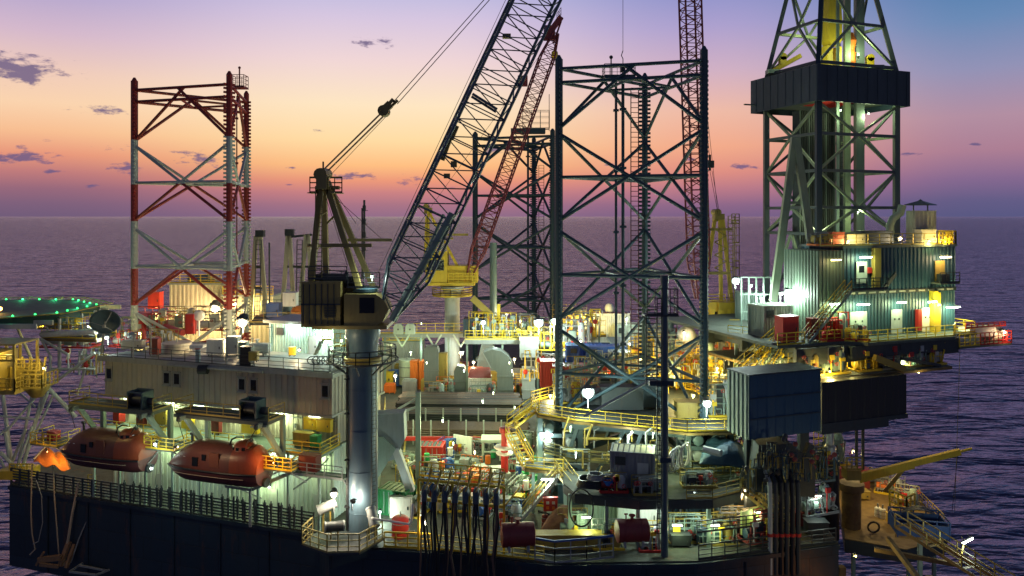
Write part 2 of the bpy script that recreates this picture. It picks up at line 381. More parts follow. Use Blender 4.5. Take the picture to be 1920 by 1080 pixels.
def tubelight(p, q, col, power, label, lens=None, group=None, down=.3, front=(0,-.35,0)):
    "fluorescent batten between p and q"
    p, q = Vector(p), Vector(q); c = (p+q)/2; t = thing('tube_light', label, 'light', c, 0, group)
    MB().bar(p+Vector((0,.06,.07)), q+Vector((0,.06,.07)), .22, .08).build('housing', LGREY, t)
    MB().tube(p, q, .075, 8).build('diffuser', lens or E_TUBE, t, True)
    b = MB(); b.bar(p.lerp(q,.2)+Vector((0,.1,.1)), p.lerp(q,.2)+Vector((0,.45,.25)), .05); b.bar(p.lerp(q,.8)+Vector((0,.1,.1)), p.lerp(q,.8)+Vector((0,.45,.25)), .05); b.build('bracket', GREY, t)
    light(t, c+Vector(front)+Vector((0,0,-down)), col, power, .3)
    return t

# ------------------------------------------------------------------ sea
def sea():
    m = bpy.data.materials.new('sea_water'); m.use_nodes = True; t = m.node_tree; b = t.nodes['Principled BSDF']
    b.inputs['Base Color'].default_value = (.030, .045, .125, 1); b.inputs['Roughness'].default_value = .14; b.inputs['IOR'].default_value = 1.36
    tcn = t.nodes.new('ShaderNodeTexCoord'); prev = None
    for (sx, sy, dist, det, loc) in ((.022, .06, 7.0, 2, 0), (.075, .21, 2.6, 2.5, 11), (.3, .75, .45, 3, 5)):
        mp = t.nodes.new('ShaderNodeMapping'); mp.inputs['Scale'].default_value = (sx, sy, 1); mp.inputs['Location'].default_value = (loc, loc, 0); mp.inputs['Rotation'].default_value = (0, 0, R(-7))
        t.links.new(tcn.outputs['Object'], mp.inputs[0])
        n = t.nodes.new('ShaderNodeTexNoise'); n.inputs['Scale'].default_value = 1; n.inputs['Detail'].default_value = det; n.inputs['Roughness'].default_value = .55; n.inputs['Distortion'].default_value = .6
        t.links.new(mp.outputs[0], n.inputs['Vector'])
        bp = t.nodes.new('ShaderNodeBump'); bp.inputs['Strength'].default_value = 1; bp.inputs['Distance'].default_value = dist; t.links.new(n.outputs[0], bp.inputs['Height'])
        if prev: t.links.new(prev, bp.inputs['Normal'])
        prev = bp.outputs[0]
    t.nodes.remove(b)
    df = t.nodes.new('ShaderNodeBsdfDiffuse'); df.inputs[0].default_value = (.03, .036, .10, 1)
    gl = t.nodes.new('ShaderNodeBsdfGlossy'); gl.inputs['Color'].default_value = (.70, .77, .96, 1); gl.inputs['Roughness'].default_value = .13
    fr = t.nodes.new('ShaderNodeFresnel'); fr.inputs[0].default_value = 1.5; mxs = t.nodes.new('ShaderNodeMixShader')
    for q in (df, gl, fr): t.links.new(prev, q.inputs['Normal'])
    t.links.new(fr.outputs[0], mxs.inputs[0]); t.links.new(df.outputs[0], mxs.inputs[1]); t.links.new(gl.outputs[0], mxs.inputs[2])
    t.links.new(mxs.outputs[0], t.nodes['Material Output'].inputs[0])
    w = MB(); w.add([(-40000,-3000,0),(40000,-3000,0),(40000,55000,0),(-40000,55000,0)], [(0,1,2,3)])
    w.build('water', m, kind='structure')
sea()

# ------------------------------------------------------------------ hull
DK = 22.0
hull_poly = [(-52.5,78),(-17,66.0),(-15.5,63.3),(-11,63.0),(-4,62.2),(3,60.3),(15,60.6),(28,64.0),(30,85),(20,125),(16,166),(-14,166),(-40,118),(-54,98)]
hull = thing('rig_hull', 'huge dark navy steel hull carrying the rig decks, legs and cranes', 'rig hull', (-52.5,78,13.5))
MB().prism(hull_poly, 13.5, DK-.12).build('hull_plating', HULLM, hull)
MB().prism([(x*.999, y*.999+.07) for x, y in hull_poly], DK-.118, DK).build('deck_plate', DECKM, hull)
w = MB()
for a, b in zip(hull_poly[:8], hull_poly[1:8]):
    A, B = Vector((*a, 0)), Vector((*b, 0)); w.bar(A+Vector((0,-.1,DK-.3)), B+Vector((0,-.1,DK-.3)), .25, .35)
    k = int((B-A).length/6)
    for i in range(1, k+1):
        o = A.lerp(B, i/(k+1)); w.bar(o+Vector((0,-.06,13.6)), o+Vector((0,-.06,DK-.5)), .12)
w.build('rubbing_strake', HULLM, hull)
# slatted wind fence along the front deck edge
A, B = Vector((-52.3,78,DK)), Vector((-17.6,66.25,DK))
f = MB(); pos = []; n = 30
for i in range(n+1):
    o = A.lerp(B, i/n); po = MB(); pos.append(po); po.bar(o, o+Vector((0,0,1.75+(.35 if i > 16 and i % 2 else 0))), .16)
for j in range(6): f.bar(A+Vector((0,0,.25+j*.28)), B+Vector((0,0,.25+j*.28)), .06, .13)
ft = thing('wind_fence', 'long dark slatted steel fence on the deck edge below the lifeboats', 'fence', A)
f.build('slat_panel', DSTEEL, ft); [q.build('fence_post', DSTEEL, ft) for q in pos]
random.seed(3)
for i in range(22):                              # rope guards (dark stoppers) standing in the fence
    s = .42+.56*i/22+random.uniform(-.01,.01); o = A.lerp(B, s)
    MB().lathe([(.09,0),(.11,1.5),(.16,1.55),(.16,1.85),(.08,1.9),(.05,2.1)], o+Vector((0,-.1,.1)), n=8).build('stanchion', DSTEEL, ft, True)
# hull ladder and hanging ropes at the far left
o = P(172,890,76.5); q = P(172,1048,76.0)
t = thing('rope_ladder', 'yellow rung ladder hanging down the dark hull side', 'ladder', q)
MB().ladder(q, o, .75, .05, .4).build('ladder_rungs', DYEL, t)
for k, (pts, lab, r) in enumerate((
    ([(60,872),(58,960),(60,1000),(66,1030),(56,1040)], 'leftmost frayed rope dangling in front of the hull corner', .07),
    ([(68,900),(78,930),(80,980),(72,1015),(62,1020)], 'slack grey rope loop hanging beside the leftmost rope', .05),
    ([(99,850),(102,930),(110,1035),(118,1062)], 'taut pale rope running down to the boarding ramp', .07),
    ([(148,905),(136,960),(128,1010),(120,1060)], 'thick knotted brown rope slanting down to the ramp', .13),
    ([(165,972),(148,1010),(133,1055)], 'thin grey spar leaning against the hull above the ramp', .07))):
    pp = [P(x, y, 75.5-.2*k) for x, y in pts]
    tag(MB().sweep(pp, r, 6).build('hanging_rope', ROPE if k in (0,2,3) else GREY, None), lab, 'rope')
t = thing('boarding_ramp', 'folded steel boarding ramp frame hanging at the foot of the hull', 'ramp', P(120,1055,74))
g = MB(); a, b, c, d_ = P(130,1072,73), P(165,1050,75.5), P(222,1062,74.5), P(180,1078,72.5)
for u, v in ((a,b),(b,c),(c,d_),(d_,a),(P(148,1060,74),P(200,1070,73.5))): g.bar(u, v, .16)
g.build('ramp_frame', GREY, t)
MB().add([P(160,1062,74.2),P(172,1056,75),P(205,1062,74.4),P(190,1070,73.6),P(160,1062,74.2)-Vector((0,0,.08)),P(172,1056,75)-Vector((0,0,.08)),P(205,1062,74.4)-Vector((0,0,.08)),P(190,1070,73.6)-Vector((0,0,.08))],[(0,1,2,3),(7,6,5,4),(0,4,5,1),(1,5,6,2),(2,6,7,3),(3,7,4,0)]).build('ramp_plate', DSTEEL, t)
g = MB(); g.bar(P(82,1035,74),P(68,1060,74),.2); g.bar(P(72,1050,74),P(115,1045,74),.35,.5); g.bar(P(75,1058,73.8),P(110,1062,73.8),.3,.3); g.bar(P(112,1062,74),P(130,1015,75),.45,.3); g.bar(P(124,1065,74),P(140,1020,75),.3,.3); g.build('timber_fender', WOOD, t)

# ------------------------------------------------------------------ living quarters (long block, front left)
LQ0 = Vector((-16.4, 68, 0)); LF = frame(LQ0, HA)
def lq(x, y, z): return LF @ Vector((x, y, z))
lqt = thing('living_quarters', 'long corrugated grey accommodation block behind the two lifeboats', 'building', lq(-13, 5, DK), HA)
MB(LF).corr(-26.4, 0, 0, 10, 31.8, 35.3, .62, .07).build('upper_wall', BEIGE, lqt)
MB(LF).corr(-26.2, -.35, 1.6, 10, 28.7, 31.6, .5, .06).build('middle_wall', CREAM, lqt)
MB(LF).corr(-26.2, -.35, .9, 10, DK, 28.5, .5, .06).build('lower_wall', PALEG, lqt)
g = MB(LF); g.box(-27, .35, -.45, 10.4, 35.3, 35.62); g.box(-26.6, .06, -.06, 10.1, 31.6, 31.8); g.build('roof', GREY, lqt)
g = MB(LF); g.box(-26.9, .3, -.43, -.33, 35.62, 35.8); g.tube((-18,-.55,35.45), (-7,-.55,35.45), .16, 8); g.build('roof_kerb', GREY, lqt)
MB(LF).box(-26.5, .0, -1.9, 1.7, 28.5, 28.68).build('balcony_floor', GREEN_GREY, lqt)
for px in (205, 313, 332, 454, 476, 610):
    # window x from its place along the facade
    tx = (px-960)/F; # solve (LQ0.x + x c)/(LQ0.y + x s) = tx
    c_, s_ = math.cos(R(HA)), math.sin(R(HA)); x = (tx*LQ0.y-LQ0.x)/(c_-tx*s_)
    fr = MB(LF); fr.box(x-.42, x+.42, -.06, .02, 33.35, 34.65); fo = fr.build('window', GREY, lqt)
    MB(LF).box(x-.3, x+.3, -.085, -.065, 33.5, 34.5).build('pane', GLASS, fo); MB(LF).box(x-.5, x+.5, -.2, -.06, 33.22, 33.34).box(x-.5, x+.5, -.18, -.06, 34.66, 34.74).build('sill', GREY, fo)
g = MB(LF)
g.rail([(-26.3,-1.8,28.68),(-16.5,-1.8,28.68)], 1.1, .045); g.build('balcony_railing', YEL, lqt); g = MB(LF); g.rail([(-14.6,-1.8,28.68),(-8.2,-1.8,28.68)], 1.1, .045); g.build('balcony_railing', YEL, lqt); g = MB(LF); g.rail([(-3.8,-1.8,28.68),(-.1,-1.8,28.68),(-.1,1.5,28.68)], 1.1, .045)
g.build('balcony_railing', YEL, lqt)
g = MB(LF)
for i in range(9): g.bar((-26+i*3.22, -1.7, DK), (-26+i*3.22, -1.7, 28.5), .2)
for i in range(9): g.bar((-26+i*3.22, -1.7, 27.6), (-26+i*3.22+.9, -1.7, 28.5), .12)
g.build('balcony_post', GREEN_GREY, lqt)
g = MB(LF)
for (a, b) in ((-26.3,-21),(-21,-13),(-13,-5),(-5,-.1)): g.rail([(a,-.25,35.7),(b,-.25,35.7)], 1.15, .035)
g.rail([(0,-.2,35.7),(0,9.8,35.7)], 1.15, .035); g.build('roof_railing', DSTEEL, lqt)
for x in (-24.4, -17.6, -9.4, -3.2):
    dd = MB(LF); dd.box(x-.45, x+.45, 1.5, 1.54, 28.72, 30.75); o = dd.build('door', mat('pale_door', (.5,.52,.42)), lqt)
    MB(LF).bar((x+.32, 1.47, 29.6), (x+.32, 1.47, 29.8), .05).build('handle', DSTEEL, o)
for i, x in enumerate((-24, -20.2, -12.2, -6.9, -2.0)):
    g = MB(LF); g.box(x-.45, x+.45, .8, .84, DK+.05, DK+2.1); g.build('lower_door', mat('grey_door', (.42,.46,.42)), lqt)
g = MB(LF)
for z in (31.2, 30.9): g.tube((-26,1.45,z), (-.5,1.45,z), .06, 6)
for i in range(20): g.box(-25+i*1.25, -24.8+i*1.25, 1.38, 1.5, 29.6+.3*(i % 3), 30+.3*(i % 3))
g.tube((-26,.75,27.9),(-.5,.75,27.9),.09,6); g.tube((-20,.75,27.9),(-20,.75,DK),.07,6); g.tube((-9,.75,27.9),(-9,.75,DK),.07,6)
g.build('service_pipes', GREY, lqt)
# boxes on the balcony
def cabinet(M, x, y, z, w, dpt, h, m, label, cat='cabinet', name='cabinet', group=None, legs=True):
    t = thing(name, label, cat, M @ Vector((x, y, z)), 0, group)
    z0 = z+(.15 if legs else 0)
    MB(M).box(x-w/2, x+w/2, y-dpt/2, y+dpt/2, z0, z+h).build('casing', m, t)
    g = MB(M); g.box(x-w*.44, x+w*.44, y-dpt/2-.03, y-dpt/2-.004, z0+.06, z+h-.06); dr = g.build('door', m, t)
    MB(M).box(x+w*.3, x+w*.36, y-dpt/2-.07, y-dpt/2-.034, z+h*.45, z+h*.6).build('handle', DSTEEL, dr)
    MB(M).box(x-w*.54, x+w*.54, y-dpt*.54, y+dpt*.54, z+h+.003, z+h+.06).build('lid', m, t)
    if legs:
        g = MB(M)
        for i in (-1, 1):
            for j in (-1, 1): g.box(x+i*w*.4-.04, x+i*w*.4+.04, y+j*dpt*.38-.04, y+j*dpt*.38+.04, z, z0)
        g.build('feet', DSTEEL, t)
    return t
B0 = 28.68
cabinet(LF, -2.9, 1.0, B0+1.4, 1.2, .5, 1.0, YEL, 'upper yellow battery cabinet on the wall at the balcony end', legs=False)
cabinet(LF, -1.4, 1.0, B0+1.3, 1.5, .5, 1.1, YEL, 'second yellow cabinet on the wall left of the crane pedestal', legs=False)
cabinet(LF, -3.1, .2, B0, 1.9, .7, 1.25, DYEL, 'yellow basket-like locker beside the green bin on the balcony')
cabinet(LF, -1.7, .0, B0, .8, .7, 1.15, GREEN, 'bright green bin on the balcony left of the crane pedestal', 'bin', 'bin')
cabinet(LF, -22.6, .9, B0, .9, .5, 1.3, DRED, 'dark red box above the left lifeboat', 'box', 'fire_box')
cabinet(LF, -13.4, .9, B0, .9, .5, 1.3, DRED, 'dark red box above the right lifeboat', 'box', 'fire_box')
cabinet(LF, -20.2, 1.1, B0+.4, 1.4, .5, 1.3, DYEL, 'yellow cabinet on the wall right of the left winch', legs=False)
cabinet(LF, -9.6, 1.1, B0+.4, 1.8, .5, 1.2, YEL, 'wide yellow cabinet behind the right winch', legs=False)
cabinet(LF, -17.0, 1.1, B0+.2, 1.2, .5, 1.4, YEL, 'yellow locker between the two lifeboat davits', legs=False)
cabinet(LF, -0.4, -2.9, 27.6, 1.7, .9, 1.5, DRED, 'dark red crate at the top of the side stair beside the pedestal', 'crate', 'crate')
cabinet(LF, -25.4, .8, B0, .8, .8, 1.4, RED, 'red drum locker at the left end of the balcony', 'locker', 'locker')
# lamps of the block
for i, (x, lab) in enumerate(((-24.6,'tube light over the left lifeboat balcony'),(-19.2,'tube light between the winch and left davit leg'),(-15.8,'tube light above the middle of the balcony'),(-11.2,'tube light behind the right davit beam'),(-6.2,'bright tube light right of the right davit'),(-2.6,'tube light above the yellow cabinets by the pedestal'))):
    tubelight(lq(x-.6,1.2,31.25), lq(x+.6,1.2,31.25), GRNW, 130, lab)
for i, x in enumerate((-23,-18.8,-14.6,-10.4,-6.2,-2.4)):
    tubelight(lq(x-.5,.5,27.6), lq(x+.5,.5,27.6), GRNW if i % 2 else COOL, 120, 'tube light on the lower wall behind the slatted fence', group='lower wall lights behind the fence', down=.5, front=(0,-.6,0))
for (x, z) in ((-8.6,24.6),(-7.0,24.4)):
    flood(lq(x,.4,z), GRNW, 40, 'small round bulkhead lamp low on the lit wall', .16, E_TUBE, pole=.3, group='bulkhead lamps low on the wall')

# side stair at the pedestal end
t = thing('side_stair', 'pale gangway stair leading up beside the crane pedestal in front of the block', 'stair', lq(-5,-3,27))
g = MB(LF); g.stair((-6.0,-2.9,25.6), (-2.0,-2.9,27.5), 1.2); g.box(-8.8,-6,-3.6,-2.2,25.5,25.62); g.box(-2,3.2,-3.6,-2.2,27.4,27.52); g.build('walkway', GREEN_GREY, t)
g = MB(LF); g.stairrail((-6.0,-2.9,25.6), (-2.0,-2.9,27.5), 1.2); g.rail([(-8.8,-3.6,25.6),(-6,-3.6,25.6)]); g.rail([(-2,-3.6,27.5),(3.2,-3.6,27.5)]); g.build('handrail', GREY, t)
g = MB(LF); g.bar((-6.6,-2.9,25.5),(-6.6,-2.9,DK),.2); g.bar((0,-2.2,27.4),(-3.5,-.8,25),.14); g.bar((2.8,-2.9,27.4),(2.8,-1,25.4),.14); g.bar((-8.6,-2.9,25.5),(-6.6,-1.3,24),.12); g.build('brace', GREY, t)

# ------------------------------------------------------------------ lifeboats and davits
def lifeboat(loc, label):
    t = thing('lifeboat', label, 'lifeboat', loc, HA, 'enclosed lifeboats in davits'); M = frame(loc, HA)
    Ln, st = 9.5, 26
    def section(u):                         # u 0..1 from left (bow) to right (stern)
        x = (u-.5)*Ln
        w = 1.62*(1-abs(2*u-.92)**3.4*.86)**.5 if u < .5 else 1.62*(1-.28*(2*u-1)**3)
        hi = .3+2.0*(1-(1-min(1,u/.34))**2.2) if u < .34 else 2.3
        if u > .93: hi = 2.3-1.0*((u-.93)/.07)
        lo = -1.35+1.1*max(0, (.22-u)/.22)**1.7+.25*max(0,(u-.9)/.1)
        return x, max(.05, w), hi, lo
    top, hul = [], []; n = 12
    for i in range(st+1):
        x, w, hi, lo = section(i/st)
        top.append([(x, -w*math.cos(math.pi*j/n)**1 if True else 0, .1+(hi-.1)*math.sin(math.pi*j/n)**.62) for j in range(n+1)])
        hul.append([(x, -w*1.05*math.cos(math.pi*j/n), .1-(.1-lo)*math.sin(math.pi*j/n)**.75) for j in range(n+1)])
    for rows, nm, mm in ((top[:20],'canopy',LBOAT),(top[19:],'stern_canopy',LBO),(hul,'boat_hull',LBHULL)):
        vs = [p for r in rows for p in r]; k = n+1; s1 = len(rows)-1
        fs = [(i*k+j, (i+1)*k+j, (i+1)*k+j+1, i*k+j+1) for i in range(s1) for j in range(n)]
        fs += [tuple(range(k)), tuple(s1*k+j for j in range(k))[::-1]]
        MB(M).add(vs, fs).build(nm, mm, t, True)
    g = MB(M); pts = []
    for i in range(st+1):
        x, w, hi, lo = section(i/st); pts.append((x, -w*1.06, .1))
    g.sweep(pts, .09, 6); g.build('fender', BLACK, t, True)
    # helmsman dome at the stern
    g = MB(M); g.lathe([(1.1,0),(1.06,.3),(.9,.6),(.5,.82),(.05,.88)], (2.7,0,1.8), n=18); cn = g.build('conning_dome', LBO, t, True)
    for k in range(5):
        a = R(-150+30*k); MB(M).cb((2.7+math.cos(a)*1.04, math.sin(a)*1.04, 2.1), .30, .07, .26, math.degrees(a)+90).build('dome_window', GLASS, cn)
    g = MB(M); g.sweep([(1.5,-.5,2.25),(1.75,-.6,2.75),(2.3,-.62,3.05),(2.9,-.6,3.08)], .07, 6); g.build('grab_rail', BLACK, t)
    g = MB(M); g.box(.2,1.15,-1.62,-1.50,.5,1.75); g.build('side_hatch', mat('hatch_brown', (.16,.05,.03)), t)
    g = MB(M); g.box(-1.6,-1.0,-1.66,-1.52,.45,1.2).box(-.6,-.2,-1.62,-1.5,1.0,1.5); g.build('window_strip', GLASS, t)
    g = MB(M); pts = [section(i/st) for i in range(3,24)]; g.sweep([(x, -w*1.09, -.3) for i, (x, w, hi, lo) in enumerate(pts)], .03, 4); g.build('grab_line', ROPE, t)
    for k in range(8):
        MB(M).cb((-3.2+k*.62, -1.46, 1.12), .2, .06, .05).build('grab_handle', WHITE, t)
    for sx in (-3.0, 3.3):
        g = MB(M); g.bar((sx,0,1.9),(sx,0,2.75),.16); g.bar((sx-.15,0,2.7),(sx+.15,0,2.7),.3,.2); g.build('lifting_hook', DSTEEL, t)
    g = MB(M); g.tube((4.3,0,-.9),(4.75,0,-.9),.12); g.lathe([(.4,0),(.42,.12),(.4,.24)], (4.75,0,-.9), 'x', 14); g.box(4.6,4.72,-.05,.05,-1.3,.1); g.build('propeller_nozzle', DSTEEL, t)
    return t
lb1 = P(203, 850, 71.0); lb2 = P(412, 875, 66.8)
lifeboat(lb1, 'maroon enclosed lifeboat hanging at the left end beside the orange tarpaulin')
lifeboat(lb2, 'orange-lit enclosed lifeboat hanging nearer the crane pedestal')
def davit(loc, label, lab2):
    M = frame(loc, HA); t = thing('davit', label, 'davit', loc, HA, 'lifeboat davits')
    g = MB(M)
    g.box(-5.0, 4.9, -1.1, 1.3, 2.1, 2.28)
    for x in (-4.6,-2.3,0,2.3,4.6): g.bar((x,-1.1,2.0),(x,1.4,2.0),.18,.22)
    g.bar((-5,-1.15,2.05),(4.9,-1.15,2.05),.18,.3); g.build('winch_platform', GRATE, t)
    for x in (-3.8, 4.3):
        a = MB(M); a.bar((x,-1.2,2.1),(x+.4,1.5,-2.0),.34,.42); a.bar((x+.2,1.5,2.1),(x+.2,1.5,-2.0),.38); a.bar((x,-1.9,2.0),(x,.6,2.0),.3,.36); a.build('davit_arm', GREEN_GREY, t)
        MB(M).lathe([(.26,-.1),(.28,0),(.26,.1)], (x,-1.9,2.0), 'x', 12).build('sheave', DSTEEL, t)
        MB(M).tube((x,-2.0,1.8),(x*.8,-2.2,.4),.035,6).build('fall_wire', BLACK, t)
    MB(M).rail([(-5,1.2,2.28),(-5,-1.1,2.28),(2.0,-1.1,2.28)], 1.15, .04).rail([(4.9,-1.1,2.28),(4.9,1.2,2.28)], 1.15, .04).build('railing', DYEL, t)
    g = MB(M)
    for k in range(7): g.bar((3.2+k*.27,-1.1,1.75),(3.35+k*.27,-1.1,2.1),.06)
    g.bar((3.1,-1.1,1.7),(4.9,-1.3,1.95),.14); g.build('rack_arm', GREEN_GREY, t)
    w = thing('winch', lab2, 'winch', M @ Vector((2.6,-.2,2.28)), HA, 'lifeboat winches')
    g = MB(M); g.lathe([(.72,-.75),(.72,-.66),(.5,-.64),(.5,.64),(.72,.66),(.72,.75)], (2.6,-.25,3.05), 'x', 18); g.build('drum', BLACK, w, True)
    g = MB(M); g.box(1.7,1.86,-.9,.5,2.29,3.85); g.box(3.34,3.5,-.9,.5,2.29,3.85); g.box(1.7,3.5,.3,.5,2.29,3.9); g.bar((1.86,-.85,3.8),(3.34,-.85,3.8),.12); g.build('frame', TEAL, w)
    g = MB(M); g.lathe([(.3,0),(.34,.1),(.34,.6),(.2,.72)], (3.52,-.1,2.9), 'x', 12); g.build('motor', DSTEEL, w, True)
davit(P(225, 804, 70.5), 'left lifeboat davit with dark winch platform', 'dark cable winch on the left davit platform')
davit(P(430, 824, 66.6), 'right lifeboat davit with dark winch platform, nearer the pedestal', 'dark cable winch on the right davit platform')
flood(P(291,833,68), COOL, 60, 'cool white lamp at the stern of the left lifeboat', .18, pole=.5)
flood(P(284,878,67.5), COOL, 60, 'cool lamp under the stern of the left lifeboat', .16, pole=.4)
flood(P(332,838,62.2), WARM, 150, 'warm lamp shining onto the bow of the right lifeboat', .12, E_WARM, d=(.5,1,-.3), pole=.3)
flood(P(514,868,63.5), (1,.5,.12), 130, 'orange lamp at the stern of the right lifeboat', .12, E_ORG, d=(-1,.3,0), pole=.4)
# embarkation platforms between the boats
for (px, py, dd, lab) in ((310, 838, 69.5, 'yellow railed boarding platform between the two lifeboats'), (525, 875, 65.6, 'yellow railed boarding platform right of the right lifeboat'), (95, 830, 73.5, 'small railed platform left of the left lifeboat')):
    o = P(px, py, dd); M = frame(o, HA); t = thing('boarding_platform', lab, 'platform', o, HA)
    MB(M).box(-1.7, 1.7, -.8, 1.9, -.15, 0).build('floor', GRATE, t)
    MB(M).rail([(-1.7,-.8,0),(1.7,-.8,0)], 1.1, .045, .8).rail([(1.7,-.8,0),(1.7,1.8,0)]).rail([(-1.7,-.8,0),(-1.7,1.8,0)]).build('railing', YEL, t)
    MB(M).bar((-1.5,1.6,-.1),(-1.5,-.6,-1.6),.12).bar((1.5,1.6,-.1),(1.5,-.6,-.15),.12).bar((1.5,1.8,-1.8),(1.5,-.6,-.2),.12).build('brace', GREY, t)
# orange tarpaulin at the left
def cloth(name, outline, h, label, cat, m, seed=1, deep=.6):
    "draped sheet: outline world points (x,y), heights function h(s,t)"
    random.seed(seed); n = 14; vs = []; (a, b, c, d) = [Vector(p) for p in outline]
    for i in range(n+1):
        for j in range(n+1):
            s, t = i/n, j/n; p = a.lerp(b, s).lerp(d.lerp(c, s), t)
            e = min(s, 1-s, t, 1-t)*2
            p.z += h(s, t) + (random.random()-.5)*deep*.35*(e > 0) ; vs.append(p)
    k = n+1; fs = [(i*k+j, (i+1)*k+j, (i+1)*k+j+1, i*k+j+1) for i in range(n) for j in range(n)]
    o = MB().add(vs, fs).build(name, m, None, True)
    md = o.modifiers.new('thickness', 'SOLIDIFY'); md.thickness = .03
    md = o.modifiers.new('soft', 'SUBSURF'); md.levels = md.render_levels = 1
    return tag(o, label, cat)
cloth('tarpaulin', [P(62,868,74.5),P(133,884,72.8),P(131,868,76.5),P(66,852,78)], lambda s, t: 1.25*math.sin(math.pi*min(1,max(0,s)))**.5*math.sin(math.pi*t)**.5+.25*math.sin(s*14+t*5), 'bright orange tarpaulin bundled below the left lifeboat', 'tarpaulin', OTARP, 5)
flood(P(88,846,72.4), (1,.55,.15), 150, 'orange lamp over the bundled orange tarpaulin', .1, E_ORG, d=(0,.3,-1), pole=.4)
cabinet(frame(P(78,836,75), HA), 1.6, 0, 0, .9, .8, 1.6, RED, 'red cylinder locker left of the left davit leg', 'locker', 'locker')

# ------------------------------------------------------------------ winch platform with drums at the pedestal foot
o = P(628, 1022, 61.5); M = frame(o, HA)
t = thing('mooring_platform', 'brightly lit railed platform with drums jutting out at the pedestal foot', 'platform', o, HA)
MB(M).prism([(-2.9,1.2),(-2.6,-.8),(.2,-1.5),(2.6,-.6),(3.2,2.6),(-2.4,3)], -.2, 0).build('floor', DSTEEL, t)
MB(M).rail([(-2.9,1.2,0),(-2.6,-.8,0),(.2,-1.5,0),(2.6,-.6,0),(3.2,2.2,0)], 1.5, .055, 1.0).build('railing', mat('cream_rail', (.34,.28,.10), rust=.5), t)
MB(M).prism([(-2.2,2.8),(0,-.9),(2.4,2.8)], -1.6, -.2).build('bracket', HULLM, t)
for k, (x, y, z, lab) in enumerate(((-2.0,2.0,2.2,'pale drum tilted left on the lit mooring platform'),(-.6,.9,1.1,'grey drum lying in front on the lit mooring platform'),(2.4,2.0,1.8,'pale drum on the right of the lit mooring platform'))):
    q = M @ Vector((x,y,z)); d = thing('drum', lab, 'drum', q, 0)
    ax = Vector((math.cos(R(20+40*k)) if k != 1 else 1, .35, .35 if k != 1 else -.05)).normalized()
    MB().tube(q-ax*.75, q+ax*.75, .42, 14).build('shell', GREY if k != 1 else DSTEEL, d, True)
    MB().tube(q-ax*.82, q-ax*.70, .46, 14).build('rim', GREY, d, True); MB().tube(q+ax*.70, q+ax*.82, .46, 14).build('rim', GREY, d, True)
    MB().bar(q-Vector((.3,0,.4)), q-Vector((.3,0,z*.98)), .12).bar(q-Vector((-.3,0,.4)), q-Vector((-.3,0,z*.98)), .12).build('cradle', DYEL, d)
flood(P(626,927,63.6), (1,.86,.62), 270, 'glaring white floodlight over the mooring platform', .34, E_WARM, d=(.2,-1,-.5), pole=1.8)
flood(P(664,940,62.6), (1,.84,.6), 150, 'floodlight turned onto the foot of the crane pedestal', .2, E_WARM, d=(.4,.8,-.4), pole=.8)

# ------------------------------------------------------------------ lattice booms
def lattice(mc, ml, A, B, w, h, nb, rc=.11, rb=.05, taper=(.3,.3), tl=.12, up=None, side=Vector((0,-1,0))):
    A, B = Vector(A), Vector(B); d = (B-A).normalized(); a = side - d*side.dot(d); a.normalize(); b = d.cross(a)
    def cor(t):
        k = 1.0
        if t < tl: k = taper[0]+(1-taper[0])*t/tl
        if t > 1-tl: k = taper[1]+(1-taper[1])*(1-t)/tl
        o = A.lerp(B, t); return [o+a*(i*w/2*k)+b*(j*h/2*k) for i, j in ((-1,-1),(1,-1),(1,1),(-1,1))]
    for t0, t1 in ((0, tl), (tl, 1-tl), (1-tl, 1)):
        c0, c1 = cor(t0), cor(t1)
        for p, q in zip(c0, c1): mc.tube(p, q, rc, 6)
    for i in range(nb):
        c0, c1 = cor(i/nb), cor((i+1)/nb)
        for k in range(4):
            k2 = (k+1) % 4
            if i % 2: ml.tube(c0[k], c1[k2], rb, 5)
            else: ml.tube(c0[k2], c1[k], rb, 5)
            ml.tube(c1[k], c1[k2], rb, 5)
# ------------------------------------------------------------------ main crane on its tall pedestal
CX, CY = (680-960)/F*65, 65.0
ck = thing('pedestal_crane', 'large olive pedestal crane with lattice boom, nearest the camera', 'crane', (CX, CY, DK))
g = MB(); g.lathe([(1.3,DK),(1.3,38.5),(1.38,39.2),(1.5,39.6),(1.5,40.6),(1.42,40.7),(1.42,41.4)], (CX,CY,0), n=32); g.build('pedestal', mat('steel_blue_paint', (.09,.15,.20), .38, rust=.15), ck, True)
g = MB(); g.lathe([(1.55,37.3),(1.6,37.4),(1.6,37.7),(1.45,37.8)], (CX,CY,0), n=28); g.lathe([(1.62,41.4),(1.72,41.5),(1.72,41.9),(1.6,42)], (CX,CY,0), n=28); g.build('slew_ring', DYEL, ck, True)
g = MB()
for z in (24.5, 28, 31.5, 35): MB().lathe([(1.3,z-.04),(1.325,z-.03),(1.325,z+.03),(1.3,z+.04)], (CX,CY,0), n=32).build('weld_ring', mat('steel_blue_paint', (.09,.15,.20)), ck)
g = MB(); g.ladder((CX+1.15,CY-.95,DK+1), (CX+1.15,CY-.95,37.4), .5, .03, .35, side=(.6,.7,0)); g.build('pedestal_ladder', DSTEEL, ck)
g = MB(); g.tube((CX-1.25,CY-.6,DK), (CX-1.25,CY-.6,41), .07, 6); g.tube((CX-1.1,CY-.85,DK), (CX-1.1,CY-.85,41), .05, 6)
for z in (25,29,33,36): g.cb((CX-1.15,CY-.75,z), .5,.3,.1)
g.build('cable_run', BLACK, ck)
